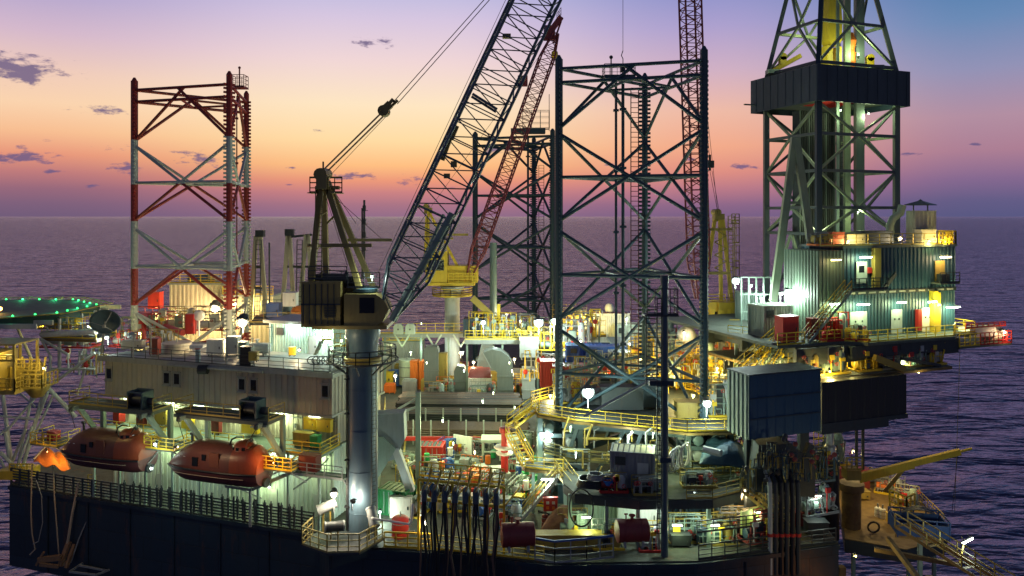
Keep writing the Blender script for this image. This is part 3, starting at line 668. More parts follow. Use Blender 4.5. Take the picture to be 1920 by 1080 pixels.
# maintenance walkway around the pedestal
g = MB(); ring = [(CX+2.9*math.cos(6.283*i/16), CY+2.9*math.sin(6.283*i/16), 37.4) for i in range(16)]
g.rail(ring, 1.2, .05, 1.3, closed=True); 
for i in range(0,16,2): g.bar((CX+1.5*math.cos(6.283*i/16), CY+1.5*math.sin(6.283*i/16), 36.4), ring[i], .1)
g.sweep([(CX+3.1*math.cos(6.283*i/24), CY+3.1*math.sin(6.283*i/24), 37.5) for i in range(24)], .07, 6, closed=True)
g.build('walkway_railing', DSTEEL, ck)
hz = 42.0
def PC(px, py, d=65): return P(px, py, d)
g = MB()
g.box(PC(579,0).x, PC(650,0).x, 62.6, 67.0, PC(0,606).z, PC(0,524).z)
g.box(PC(650,0).x, PC(700,0).x, 64.9, 67.2, PC(0,606).z, PC(0,540).z)
g.box(PC(600,0).x, PC(735,0).x, 62.4, 67.6, PC(0,609).z, PC(0,603).z)
g.build('machinery_house', OLIVE, ck)
g = MB()                                     # panel lines, doors and louvres on the house
for i in range(6): g.box(PC(583+i*11,0).x, PC(584.4+i*11,0).x, 62.5, 62.59, PC(0,600).z, PC(0,528).z)
g.box(PC(579,0).x, PC(650,0).x, 62.5, 62.59, PC(0,566).z, PC(0,563).z)
for i in range(7): g.box(PC(622,0).x, PC(642,0).x, 62.46, 62.59, PC(0,588-i*3).z, PC(0,586.6-i*3).z)
g.build('panel_ribs', DSTEEL, ck)
g = MB(); xa, xb = PC(657,0).x, PC(737,0).x; zt, zb = PC(0,546).z, PC(0,607).z
g.profy([(xa,zb),(xa,zt),(xa+2.6,zt),(xb-.35,zt-.5),(xb,zt-1.3),(xb-.5,zb+.5),(xb-1.2,zb)], 62.5, 64.8); cabn = g.build('operator_cabin', OLIVE, ck)
MB().box(PC(685,0).x, PC(712,0).x, 62.43, 62.49, PC(0,580).z, PC(0,552).z).build('cabin_window', GLASS, cabn)
g = MB(); g.lathe([(.9,0),(1.1,.1),(1.1,.35),(.6,.5)], (PC(690,0).x,64,zt), n=16); g.build('vent_cowl', TEAL, ck, True)
# A-frame
def thick(mb, a, b, w=.45, dep=.55): mb.bar(a, b, w, dep)
for k, (a, b) in enumerate((((603,335,63.4),(584,528,63.4)), ((607,335,66.6),(612,528,66.6)), ((608,332,63.6),(677,548,63.4)), ((614,340,66.4),(703,545,66.8)))):
    MB().bar(P(*a), P(*b), .46, .5, up=(0,1,0)).build('mast_leg', OLIVE, ck)
g = MB(); g.tube(P(600,327,62.9), P(612,327,67), .55, 12); g.bar(P(605,330,63), P(605,355,63), .9, .9); g.bar(P(592,352,64.2), P(636,352,64.2), .5,.3); g.build('mast_head', OLIVE, ck)
for (x0, x1) in ((581,594),(614,641)):
    g = MB(); a, b = P(x0,362,62.8), P(x1,362,62.8); c, d = P(x1,362,66.5), P(x0,362,66.5); g.rail([a,b,c,d], 1.35, .05, .55, closed=True); g.bar(a.lerp(d,.5), b.lerp(c,.5), 1.6, .08); g.build('mast_cage', OLIVE, ck)
g = MB(); g.ladder(P(598,352,63), P(597,522,63), .55, .04, .35); g.bar(P(602,460,63),P(697,460,63),.32,.3); g.bar(P(645,450,64),P(735,450,64),.2,.25); g.bar(P(592,410,65),P(613,395,65),.16); g.bar(P(612,420,65),P(632,400,65),.16); g.bar(P(578,460,63.5),P(620,462,66),.25); g.build('mast_beams', OLIVE, ck)
g = MB(); g.bar(P(606,328,64),P(606,303,64),.12); g.build('lightning_rod', DSTEEL, ck)
g = MB(); a, b, c, d = P(578,524,62.6), P(650,524,62.6), P(712,540,62.6), P(712,528,67); g.rail([a,b], 1.1, .045); g.rail([P(652,540,62.8),P(712,540,62.8),P(712,540,67)], 1.3, .045); g.rail([P(580,524,67),P(700,540,67)],1.1,.045); g.build('house_railing', DSTEEL, ck)
g = MB()
for (x, y, rr, ln) in ((627,526,.75,2.2),(648,530,.6,1.8),(592,523,.5,1.0)):
    g.lathe([(rr,0),(rr,.12),(rr*.7,.14),(rr*.7,ln-.14),(rr,ln-.12),(rr,ln)], P(x,y,64.5)+Vector((-ln/2,0,.1)), 'x', 16)
g.box(PC(612,0).x,PC(665,0).x,63.6,66.8,PC(0,524).z,PC(0,516).z); g.build('hoist_drums', DSTEEL, ck, True)
# boom
BA, BB = P(727,590,63.5), P(1113,-235,63.5)
mc, ml = MB(), MB(); lattice(mc, ml, BA, BB, 2.6, 3.6, 26, .13, .055, taper=(.35,.3), tl=.10, side=Vector((.25,-1,.0)))
BOOM = mat('boom_blue_steel', (.07,.11,.14), .4, rust=.3)
mc.build('boom_chords', BOOM, ck); ml.build('boom_lacing', BOOM, ck)
g = MB(); g.tube(P(735,600,62.6), P(848,400,62.3), .30, 8); g.tube(P(741,603,64.6), P(832,402,64.6), .14, 6)
for k in range(6): 
    q = P(735,600,62.6).lerp(P(848,400,62.3), .14+k*.15); g.cb(q, .75, .75, .12)
g.build('boom_foot_duct', GREEN_GREY, ck, True)
g = MB(); g.bar(P(850,240,62.6), P(828,300,62.6), .5, .45); g.bar(P(857,236,62.6), P(846,262,62.6), .35, .35); g.cb(P(950,68,62.4), .7,.5,.35); g.cb(P(838,330,62.4),.5,.4,.4); g.cb(P(851,308,62.3),.5,.4,.5); g.build('sheave_blocks', OLIVE, ck)
g = MB(); g.bar(P(886,176,61.9), P(932,205,61.9), .3, .2); g.bar(P(884,181,65), P(930,210,65), .2,.2); g.build('boom_splice', BOOM, ck)
g = MB()
for (a, b, r) in (((607,318,63.3),(722,205,60.5),.075),((613,322,66),(725,212,61),.075),((618,330,66.5),(728,214,61),.025)): g.tube(P(*a), P(*b), r, 5)
g.build('boom_hoist_ropes', LROPE, ck)
g = MB(); g.tube(P(737,192,60.5), P(925,-20,61.5), .035, 5); g.tube(P(745,195,61), P(937,-22,62), .035, 5); g.build('pendant_wires', BLACK, ck)
g = MB(); a = P(716,210,60.6); b = P(745,182,60.9); g.bar(a, P(732,195,60.7), .75, .6); g.tube(P(718,207,60.3), P(722,210,61.3), .45, 12); g.bar(P(728,196,60.5), P(737,186,60.6), .28); g.bar(P(733,200,61), P(746,188,61), .2); g.build('floating_block', OLIVE, ck)
g = MB()
for a, b in (((962,-30),(705,520)), ((700,545),(800,400)), ((612,372),(652,500)), ((630,372),(716,448)), ((624,355),(668,420))): g.tube(P(*a,63.8), P(*b,63.8), .022, 4)
g.build('whip_wires', BLACK, ck)

flood(P(697,519,63.2), COOL, 120, 'small cool lamp on the crane house railing', .14, pole=.5)
flood((CX-2.0,62.0,38.9), (1,.85,.5), 70, 'small added fill lamp on the pedestal walkway shining up at the crane house', .08, E_TUBE, d=(-.1,-.3,1), pole=.8)  # weak spill lamp added to brighten the front of the crane house
flood(P(640,640,66.5), GRNW, 300, 'added fill lamp beneath the crane house above the mint deckhouse', .1, E_TUBE, d=(.3,-.7,.6), pole=.3)  # lamp added under the crane house to light it from below
# ------------------------------------------------------------------ jack-up legs
def jack_leg(label, chords, z0, z1, m, levels, mids, rch=.42, rbr=.19, tops=(65.0,63.6), teeth=True, cat='rig leg', bottoms=None):
    c = sum((Vector((*q, 0)) for q in chords), Vector())/3
    t = thing('lattice_tower', label, cat, (c.x, c.y, z0)); tz = tops
    for i, (x, y) in enumerate(chords):
        g = MB(); g.tube((x,y,z0), (x,y,z1-.3), rch, 12); g.tube((x,y,z1-.3), (x,y,z1+.1), rch, 12, rch*.35)
        if teeth:
            rad = Vector((x-c.x, y-c.y, 0)).normalized(); tg = Vector((-rad.y, rad.x, 0))
            g.bar((x,y,z0),(x,y,z1-.3), rch*2.3, .14, up=tuple(tg) )
            k = int((z1-.8-z0)/.46)
            for j in range(k):
                z = z0+.2+j*.46
                for sgn in (-1, 1):
                    o = Vector((x,y,z))+tg*sgn*(rch+.16); g.cb(o, .30, .2, .24, math.degrees(math.atan2(tg.y, tg.x)))
        g.build('chord', m, t, False)
    for i in range(3):
        a, b = Vector((*chords[i],0)), Vector((*chords[(i+1) % 3],0))
        up = lambda p, z: Vector((p.x, p.y, z))
        for z in tz:
            MB().tube(up(a,z), up(b,z), rbr, 8).build('horizontal_brace', m, t)
        # clipped X at the top
        zl, zc = levels[0], (tz[0]+tz[1])/2
        frac = (tz[0]-zl)/(2*(zc-zl)+.6)
        g = MB(); g.tube(up(a,zl), up(a.lerp(b, frac), tz[0]), rbr, 8); g.tube(up(b,zl), up(b.lerp(a, frac), tz[0]), rbr, 8); g.build('cross_brace', m, t)
        for k in range(len(levels)-1):
            g = MB(); g.tube(up(a,levels[k]-.5), up(b,levels[k+1]+.5), rbr, 8); g.tube(up(b,levels[k]-.5), up(a,levels[k+1]+.5), rbr, 8); g.build('cross_brace', m, t)
        for z in mids:
            g = MB(); g.tube(up(a,z), up(b,z), rbr*.95, 8); g.build('horizontal_brace', m, t)
    # plan bracing at the horizontals
    cs = [Vector((*q,0)) for q in chords]; md = [(cs[i]+cs[(i+1) % 3])/2 for i in range(3)]
    for z in list(mids)+[tz[1]]:
        g = MB()
        for i in range(3): g.tube(md[i]+Vector((0,0,z)), md[(i+1) % 3]+Vector((0,0,z)), rbr*.8, 6)
        g.build('plan_brace', m, t)
    return t
LV = [58.9, 49.0, 39.0, 29.0]; MD = [53.95, 44.0, 34.0]
fl = [((1048-960)/F*76.1, 76.1), ((1320-960)/F*72, 72.0), ((1209-960)/F*85.6, 85.6)]
jack_leg('tall dark teal lattice leg at the centre right, nearest of the three', fl, 22, 66.3, TEAL, LV, MD, .34, .18)
ll = [((252-960)/F*89, 89.0), ((430-960)/F*85, 85.0), ((462-960)/F*98.5, 98.5)]
jack_leg('red and white banded lattice leg at the left', ll, 22, 66.4, BAND, LV, MD, .34, .18)
bl = [((891-960)/F*145, 145.0), ((1036-960)/F*140, 140.0), ((1001-960)/F*155, 155.0)]
jack_leg('farthest dark teal lattice leg standing behind the yellow crane', bl, 22, 66.3, TEAL, LV, MD, .45, .24, teeth=True)
# leg-top platform details
o = P(1160,148,79); t = thing('service_platform', 'small railed platform in the top frame of the nearest leg', 'platform', o)
MB().cb(o, 3.2, 2.2, .2).build('floor', TEAL, t); MB().rail([o+Vector((-1.6,-1.1,.1)),o+Vector((1.6,-1.1,.1)),o+Vector((1.6,1.1,.1)),o+Vector((-1.6,1.1,.1))], 1.3, .03, .8, closed=True).build('railing', TEAL, t)
MB().tube(o+Vector((-.8,0,0)), o+Vector((-.8,0,2.2)), .07).ball(o+Vector((-.8,0,2.3)), .2).build('beacon', DSTEEL, t)
o = P(990,246,141); t = thing('service_platform', 'railed platform on top of the farthest leg', 'platform', o)
MB().cb(o, 6.5, 2.2, .9).build('floor', TEAL, t); MB().rail([o+Vector((-1,-1.1,.4)),o+Vector((4,-1.1,.4)),o+Vector((4,1.1,.4)),o+Vector((-1,1.1,.4))], 3.4, .05, 1.6, closed=True).build('railing', GREY, t)
MB().tube(o+Vector((4,0,0)), o+Vector((4,0,7)), .06).build('aerial', DSTEEL, t)
o = P(449,165,92); t = thing('service_platform', 'red railed cage at the top of the banded leg', 'platform', o)
MB().rail([o+Vector((-.8,-.8,0)),o+Vector((.8,-.8,0)),o+Vector((.8,.8,0)),o+Vector((-.8,.8,0))], 1.5, .04, .8, closed=True).build('railing', DRED, t)
MB().cb(o, 1.7, 1.7, .12).build('floor', DRED, t); MB().tube(o, o+Vector((0,0,2.4)), .09).ball(o+Vector((0,0,2.5)), .17).build('beacon', DRED, t)
# raw water tower pipes and ladders inside the legs
for (px, dd, y0, y1, r, m, lab, cat) in ((1155,80,150,720,.14,TEAL,'left of two slim vertical pipes inside the nearest leg','pipe'),(1168,80,150,700,.17,TEAL,'right of two slim vertical pipes inside the nearest leg','pipe'),(990,147,255,640,.22,TEAL,'vertical pipe inside the farthest leg','pipe'),(444,93,180,600,.08,DRED,'thin vertical pipe between the right chords of the banded leg','pipe')):
    a, b = P(px,y0,dd), P(px,y1,dd); g = MB(); g.tube(a, b, r, 8)
    for k in range(5):
        q = a.lerp(b, .1+k*.2); g.cb(q, r*4, r*3, .25)
    tag(g.build('riser_pipe', m), lab, cat)
for (px, dd, y0, y1, m, lab, w) in ((1190,84,165,700,mat('dark_red_steel',(.09,.03,.04)),'narrow dark red ladder rising inside the nearest leg',.85),(1015,146,310,600,mat('dark_red_steel',(.09,.03,.04)),'ladder rising inside the farthest leg',1.0)):
    a, b = P(px,y1,dd), P(px,y0,dd); tag(MB().ladder(a, b, w, .05, .55).build('caged_ladder', m), lab, 'ladder')
# hook and line over the nearest leg
t = thing('hoist_hook', 'crane hook hanging on a single wire above the nearest leg', 'hook', P(1168,120,76))
MB().tube(P(1168,-20,76), P(1168,95,76), .025, 4).build('wire', BLACK, t); MB().sweep([P(1168,95,76),P(1165,104,76),P(1168,110,76),P(1168,122,76)], .05, 5).build('hook', DSTEEL, t)
MB().cb(P(1168,128,76), .45, .4, .8).build('block', DSTEEL, t)

# ------------------------------------------------------------------ far yellow crane with red boom
def small_crane(px, pz_top, d, label, y_house, wpx, m, mc_, top, legs, boomA, boomB, bcol, ped=True, ped_r=1.25, nb=34, hh=38):
    t = thing('pedestal_crane', label, 'crane', P(px, 640, d))
    s = F/d
    if ped: MB().lathe([(ped_r,DK),(ped_r,P(0,y_house+26,d).z),(ped_r*1.25,P(0,y_house+16,d).z),(ped_r*1.7,P(0,y_house+8,d).z)], (P(px,0,d).x, d, 0), n=24).build('pedestal', LGREY, t, True)
    x0, x1 = P(px-wpx/2,0,d).x, P(px+wpx/2,0,d).x; z0, z1 = P(0,y_house,d).z, P(0,y_house-hh,d).z
    g = MB(); g.box(x0, x0+(x1-x0)*.42, d-2, d+2, z0, z1); g.box(x0+(x1-x0)*.42, x1, d-1.4, d+2.2, z0, z0+(z1-z0)*.55); g.box(x0+.3, x1-.5, d-2.2, d+2.2, z0-.5, z0); g.build('machinery_house', m, t)
    g = MB(); g.box(x0+.5, x0+(x1-x0)*.36, d-2.06, d-2.01, z0+(z1-z0)*.4, z0+(z1-z0)*.75); g.build('cabin_window', GLASS, t)
    g = MB(); g.rail([(x0,d-2,z1),(x0+(x1-x0)*.42,d-2,z1)], 1.2, .06); g.rail([(x0+(x1-x0)*.45,d-2,z0),(x1,d-2,z0)], 1.5, .07, .8); g.build('railing', YEL, t)
    for a, b in legs: MB().bar(P(*a,d-.8), P(*b,d-.8), .42, .42, up=(0,1,0)).build('mast_leg', m, t)
    g = MB(); g.cb(P(*top,d), 1.2, 1.6, 1.0); g.tube(P(*top,d)+Vector((-.3,-1,.7)), P(*top,d)+Vector((-.3,1,.7)), .45, 10); g.build('mast_head', DYEL, t)
    g1, g2 = MB(), MB(); lattice(g1, g2, boomA, boomB, 2.0, 2.2, nb, .13, .06, taper=(.4,.4), tl=.1, side=Vector((.2,-1,0)))
    g1.build('boom_chords', bcol, t); g2.build('boom_lacing', bcol, t)
    g = MB(); g.tube(P(*top,d), Vector(boomB), .03, 4); g.build('pendant_wire', BLACK, t)
    return t
RB = mat('red_lattice_paint', (.20,.03,.04), .5, rust=.3)
ycr = small_crane(848, 0, 124, 'yellow pedestal crane with thin red boom in front of the farthest leg', 528, 96, mat('crane_yellow', (.62,.42,.03), .5, rust=.3), None, (803,395), [((803,395),(803,500)),((806,400),(858,500)),((800,405),(797,492))], P(880,515,123), P(1042,62,121), RB, hh=56)
g = MB(); g.cb(P(1030,62,121.5), 1.8,1.6,2.2); g.bar(P(1030,62,121), P(1052,32,121), .9,.9); g.bar(P(1038,80,121), P(1052,40,121), .3); g.cb(P(980,152,121), 1.6,1.2,1.6); g.rail([P(1044,40,121),P(1052,28,121)], 1.2,.05,.6); g.build('boom_head', RB, ycr)
g = MB(); g.bar(P(800,440,123),P(878,440,123),.35); g.bar(P(806,447,123),P(850,447,123),.3); g.build('mast_beams', DYEL, ycr)
g = MB(); c = P(848,553,124); g.rail([(c.x+3.3*math.cos(6.283*i/12), c.y+3.3*math.sin(6.283*i/12), c.z) for i in range(12)], 1.2, .06, 1.6, closed=True); g.lathe([(1.3,-.2),(3.3,-.1),(3.3,0),(1.3,0)], c, n=20); g.build('pedestal_walkway', YEL, ycr)
g = MB(); g.tube(P(1038,60,121), P(1040,98,121), .03, 4); g.build('hook_wire', BLACK, ycr)
g = MB(); g.lathe([(.1,.9),(.5,.6),(.55,0),(.3,-.5),(.1,-.6)], P(1040,104,121), n=10); g.sweep([P(1040,110,121),P(1044,118,121),P(1040,122,121),P(1036,119,121)], .1, 6); g.build('hook_block', YEL, ycr, True)
# crane behind the nearest leg, near-vertical red boom
rcr = small_crane(1358, 0, 98, 'yellow crane behind the nearest leg, with an upright red boom', 624, 78, mat('crane_yellow', (.62,.42,.03)), None, (1347,408), [((1340,412),(1318,566)),((1350,412),(1352,566)),((1355,412),(1372,566))], P(1312,560,97), P(1290,-120,97), RB, ped_r=2.2, nb=40, hh=58)
MB().box(P(1345,0,96).x,P(1394,0,96).x,95.2,99,P(0,622,96).z,P(0,566,96).z).build('operator_cabin', mat('crane_yellow', (.6,.4,.03)), rcr)
for (x0,x1,y0,y1) in ((1333,1340,580,606),(1347,1358,582,598),(1364,1370,580,606),(1378,1386,580,592)):
    MB().box(P(x0,0,95.1).x,P(x1,0,95.1).x,95.08,95.17,P(0,y1,95.1).z,P(0,y0,95.1).z).build('panel', YEL, rcr)
g = MB(); g.bar(P(1325,430,97),P(1372,430,97),.3); g.bar(P(1322,512,97),P(1368,512,97),.35); g.ladder(P(1371,565,97), P(1371,405,97), .8, .05, .5)
for i in range(7): g.bar(P(1340+(i % 2)*22,430+i*12,97), P(1362-(i % 2)*22,442+i*12,97), .12)
g.rail([P(1372,420,97),P(1386,420,97),P(1386,420,99)], 1.3,.06,.6); g.build('mast_beams', DYEL, rcr)
for y in (408, 455, 485): 
    g = MB(); g.rail([P(1374,y+48,96.5),P(1386,y+48,96.5),P(1386,y+48,98.5)], 3.0, .05, .5); g.build('ladder_cage', DYEL, rcr)
MB().cb(P(1331,308,96.5),.9,.9,.9).bar(P(1331,290,96.5),P(1331,320,96.5),.25).build('hook_block', DSTEEL, rcr)
MB().tube(P(1322,200,96.5),P(1331,300,96.5),.03,4).tube(P(1331,320,96.5),P(1347,405,97),.03,4).tube(P(1335,320,96.5),P(1350,405,97),.03,4).build('hoist_wires', BLACK, rcr)

# ================================================================== generic deck equipment
def G(px, py, z=DK):
    d = (CZ-z)*F/(py-405); return P(px, py, d)
def container(p, w, dp, h, deg, m, label, roof=None, cat='container', doors=True, name='container'):
    p = Vector(p); M = frame(p, deg); t = thing(name, label, cat, p, deg)
    MB(M).corr(-w/2+.06, w/2-.06, -dp/2+.06, dp/2-.06, .12, h-.1, .34, .05).build('side_panel', m, t)
    g = MB(M)
    for i in (-1, 1):
        for j in (-1, 1): g.box(i*w/2-.08, i*w/2+.08, j*dp/2-.08, j*dp/2+.08, 0, h)
        g.box(-w/2+.08, w/2-.08, i*dp/2-.07, i*dp/2+.07, 0, .16); g.box(-w/2+.08, w/2-.08, i*dp/2-.07, i*dp/2+.07, h-.14, h-.002)
        g.box(i*w/2-.07, i*w/2+.07, -dp/2+.08, dp/2-.08, 0, .16); g.box(i*w/2-.07, i*w/2+.07, -dp/2+.08, dp/2-.08, h-.14, h-.002)
    g.build('corner_frame', m, t)
    g = MB(M); n = max(4, int(w/.5)); st = (w-.3)/n
    for i in range(n): g.box(-w/2+.15+i*st, -w/2+.15+(i+.72)*st, -dp/2+.1, dp/2-.1, h-.1, h-.03)
    g.build('roof_panel', roof or m, t)
    if not doors and w > 3.5:
        g = MB(M); g.box(-w*.4,-w*.4+.9,-dp/2-.03,-dp/2+.04,h*.62,h*.85)
        for k in range(4): g.box(-w*.4+.05,-w*.4+.85,-dp/2-.07,-dp/2-.035,h*.64+k*h*.05,h*.655+k*h*.05)
        g.build('vent', DSTEEL, t)
        o = MB(M).box(w*.12,w*.12+.95,-dp/2-.03,-dp/2+.04,.2,min(h-.3,2.2)).build('door', LGREY if m is not LGREY else GREEN_GREY, t); MB(M).box(w*.12+.75,w*.12+.85,-dp/2-.08,-dp/2-.035,1.0,1.2).build('handle', BLACK, o)
        MB(M).tube((w*.42,-dp/2-.05,.1),(w*.42,-dp/2-.05,h-.1),.05,6).build('drain_pipe', GREY, t)
    if doors:
        g = MB(M)
        for k in (-.3, -.12, .12, .3): g.bar((k*w, -dp/2-.06, .2), (k*w, -dp/2-.06, h-.2), .05)
        g.build('locking_bar', CHROME, t)
    return t
def tank_v(p, r, h, m, label, cat='tank', legs=False, dome=True):
    p = Vector(p); t = thing('upright_tank', label, cat, p); z = .6 if legs else 0
    pr = [(r,z),(r,z+h*.9)]+([(r*.85,z+h*.96),(r*.4,z+h),(.02,z+h*1.01)] if dome else [(r,z+h)])
    MB().lathe(pr, p, n=20).build('shell', m, t, True)
    g = MB(); g.lathe([(r*1.06,z+h*.3),(r*1.06,z+h*.34)], p, n=20); g.lathe([(r*1.06,z+h*.7),(r*1.06,z+h*.74)], p, n=20); g.build('hoop', GREY, t)
    if legs:
        g = MB()
        for a in range(4): q = p+Vector((math.cos(a*1.57+.7)*r*.8, math.sin(a*1.57+.7)*r*.8, 0)); g.bar(q, q+Vector((0,0,z+.1)), .12)
        g.build('tank_legs', GREY, t)
    g = MB(); g.tube(p+Vector((0,0,z+h)), p+Vector((0,0,z+h+.4)), .08); g.tube(p+Vector((r,0,z+.4)), p+Vector((r+.5,0,z+.4)), .08); g.build('nozzle', GREY, t)
    return t
def tank_h(p, r, Ln, deg, m, label, cat='tank', end=None):
    p = Vector(p); M = frame(p, deg); t = thing('horizontal_tank', label, cat, p, deg)
    MB(M).lathe([(.02,-Ln/2-.12),(r*.6,-Ln/2-.1),(r,-Ln/2),(r,Ln/2),(r*.6,Ln/2+.1),(.02,Ln/2+.12)], (0,0,r+.2), 'x', 24).build('shell', m, t, True)
    g = MB(M)
    for x in (-Ln*.3, Ln*.3): g.box(x-.1, x+.1, -r*.8, r*.8, 0, r*.55)
    g.build('saddle', GREY, t)
    g = MB(M); g.lathe([(r*1.03,-Ln*.3),(r*1.03,-Ln*.27)], (0,0,r+.2), 'x', 24); g.lathe([(r*1.03,Ln*.27),(r*1.03,Ln*.3)], (0,0,r+.2), 'x', 24); g.build('strap', m, t)
    g = MB(M); g.tube((0,0,r*2+.15),(0,0,r*2+.5),.14); g.lathe([(.28,0),(.28,.06)],(0,0,r*2+.5),n=12); g.tube((-.5,0,r*2+.1),(-.5,0,r*2+.6),.06); g.cb((-.5,0,r*2+.65),.3,.1,.1); g.build('valve', m, t)
    return t
def skid(p, w, dp, deg, label, m1=GREY, m2=YEL, seed=0, cat='machinery', h=1.6, name='pump_skid'):
    "base frame with motor, vessel, piping and hand wheels"
    rnd = random.Random(seed); p = Vector(p); M = frame(p, deg); t = thing(name, label, cat, p, deg)
    g = MB(M); 
    for y in (-dp/2, dp/2): g.bar((-w/2,y,.12),(w/2,y,.12),.14,.2)
    for i in range(4): g.bar((-w/2+w*i/3,-dp/2,.12),(-w/2+w*i/3,dp/2,.12),.12,.16)
    g.build('base_frame', m2, t)
    x0 = -w*.25; r = min(.45, dp*.3)
    MB(M).lathe([(r*.5,-w*.2),(r,-w*.18),(r,w*.14),(r*.7,w*.17),(r*.3,w*.2),(r*.3,w*.3)], (x0,0,.25+r), 'x', 16).build('motor', m1, t, True)
    rv = min(.5, dp*.32); MB(M).lathe([(rv*.5,.2),(rv,.35),(rv,h*.85),(rv*.7,h),(.05,h+.08)], (w*.27,0,0), n=16).build('vessel', rnd.choice([m1, LGREY, GREEN_GREY, m2]), t, True)
    g = MB(M)
    for k in range(11):
        y = rnd.uniform(-dp/2,dp/2); z = rnd.uniform(.4,h*1.15); xa = rnd.uniform(-w/2,0); xb = rnd.uniform(.1,w/2)
        g.sweep([(xa,y,.2),(xa,y,z),(xb,y,z),(xb,y+rnd.uniform(-.4,.4),z-.1),(xb,y,.2)], rnd.uniform(.05,.09), 6)
    g.build('piping', rnd.choice([GREEN_GREY, GREY, m2]), t)
    g = MB(M)
    for k in range(3):
        c = Vector((rnd.uniform(-w/2,w/2), -dp/2-.05, rnd.uniform(.6,h))); g.sweep([c+Vector((.17*math.cos(a*.785),0,.17*math.sin(a*.785))) for a in range(8)], .03, 5, closed=True); g.tube(c, c+Vector((0,.4,0)), .03)
    g.build('hand_wheels', RED, t)
    for k in range(2):
        x, z = rnd.uniform(-w*.45,w*.4), rnd.uniform(.5,h*.9); b = MB(M); b.box(x,x+rnd.uniform(.3,.6),-dp/2-.12,-dp/2+.05,z,z+rnd.uniform(.3,.6)); b.bar((x+.15,-dp/2,.2),(x+.15,-dp/2,z),.07); b.build('instrument_box', rnd.choice([LGREY, m1, RED, DSTEEL, YEL]), t)
    g = MB(M); nf = 6
    for k in range(nf): x = -w/2+w*k/(nf-1); g.bar((x,dp/2,.2),(x,dp/2,h*1.05),.06)
    for z in (.6, 1.05): g.bar((-w/2,dp/2,h*z),(w/2,dp/2,h*z),.06)
    g.box(-w/2,w/2,dp/2-.25,dp/2-.03,h*.8,h*.84); g.build('cable_tray', rnd.choice([m2, GREY, DYEL]), t)
    g = MB(M); g.box(-w*.05,w*.12,-dp*.2,dp*.1,.2,h*rnd.uniform(.5,.95)); g.build('gearbox', rnd.choice([m1, DSTEEL, GREEN_GREY]), t)
    return t
def platform(poly, z, label, rails=(), m=GRATE, rm=YEL, th=.25, legs=(), legz=DK, name='deck_platform', cat='platform', hh=1.1):
    c = Vector((sum(x for x, y in poly)/len(poly), sum(y for x, y in poly)/len(poly), z)); t = thing(name, label, cat, c)
    MB().prism(poly, z-.06, z).build('floor', m, t)
    g = MB()
    for a, b in zip(poly, poly[1:]+poly[:1]): g.bar((*a, z-.08-th/2), (*b, z-.08-th/2), .14, th)
    xs = [a for a, _ in poly]; 
    g.build('edge_beam', GREY if m is PALEG else BROWN if rm is YEL else DSTEEL, t)
    if rails:
        g = MB()
        for r in rails: g.rail([(*q, z) for q in r], hh, .04, 1.5)
        g.build('railing', rm, t)
    if legs:
        g = MB()
        for (x, y) in legs: g.bar((x,y,legz), (x,y,z-.3), .3)
        g.build('support_posts', GREEN_GREY, t)
    return t
def stairs(p, q, label, m=YEL, w=1.0, tm=GRATE, legs=False):
    p, q = Vector(p), Vector(q); t = thing('stair', label, 'stair', p)
    MB().stair(p, q, w).build('flight', tm if tm is not GRATE else m, t); MB().stairrail(p, q, w, .045).build('handrail', m, t)
    return t
def basket(p, w, dp, h, deg, m, label, closed=False):
    p = Vector(p); M = frame(p, deg); t = thing('cargo_basket', label, 'cargo basket', p, deg)
    MB(M).box(-w/2, w/2, -dp/2, dp/2, .1, .2).build('floor', m, t)
    g = MB(M)
    for s_ in (-1, 1):
        g.box(-w/2, w/2, s_*dp/2-.04, s_*dp/2+.04, .2, h*.75); g.box(s_*w/2-.04, s_*w/2+.04, -dp/2+.05, dp/2-.05, .2, h*.75)
    g.build('wall', m, t)
    g = MB(M)
    for s_ in (-1, 1):
        for z in (h*.75, h): g.bar((-w/2, s_*dp/2, z), (w/2, s_*dp/2, z), .1); g.bar((s_*w/2, -dp/2, z), (s_*w/2, dp/2, z), .1)
        n = int(w/.9)
        for i in range(n+1): g.bar((-w/2+w*i/n, s_*(dp/2+.06), 0), (-w/2+w*i/n, s_*(dp/2+.06), h), .1)
    g.build('rim_frame', m, t)
    return t
def pipes(p, Ln, nx, nz, r, deg, label, m=PIPE, name='pipe_bundle', cat='pipes'):
    p = Vector(p); M = frame(p, deg); g = MB(M); rnd = random.Random(int(Ln*100))
    for j in range(nz):
        for i in range(nx):
            e = rnd.uniform(-.15, .15); y = (i-(nx-1)/2)*r*2.08; z = r+j*r*2.02; g.cur = rnd.choice((0,0,0,1,2)); g.tube((-Ln/2+e, y, z), (Ln/2+e, y, z), r, 7)
    o = g.build(name, [m, mat('rusty_pipe', (.10,.06,.045), .5, rust=.5), mat('worn_pipe', (.06,.065,.07), .5)]); return tag(o, label, cat)

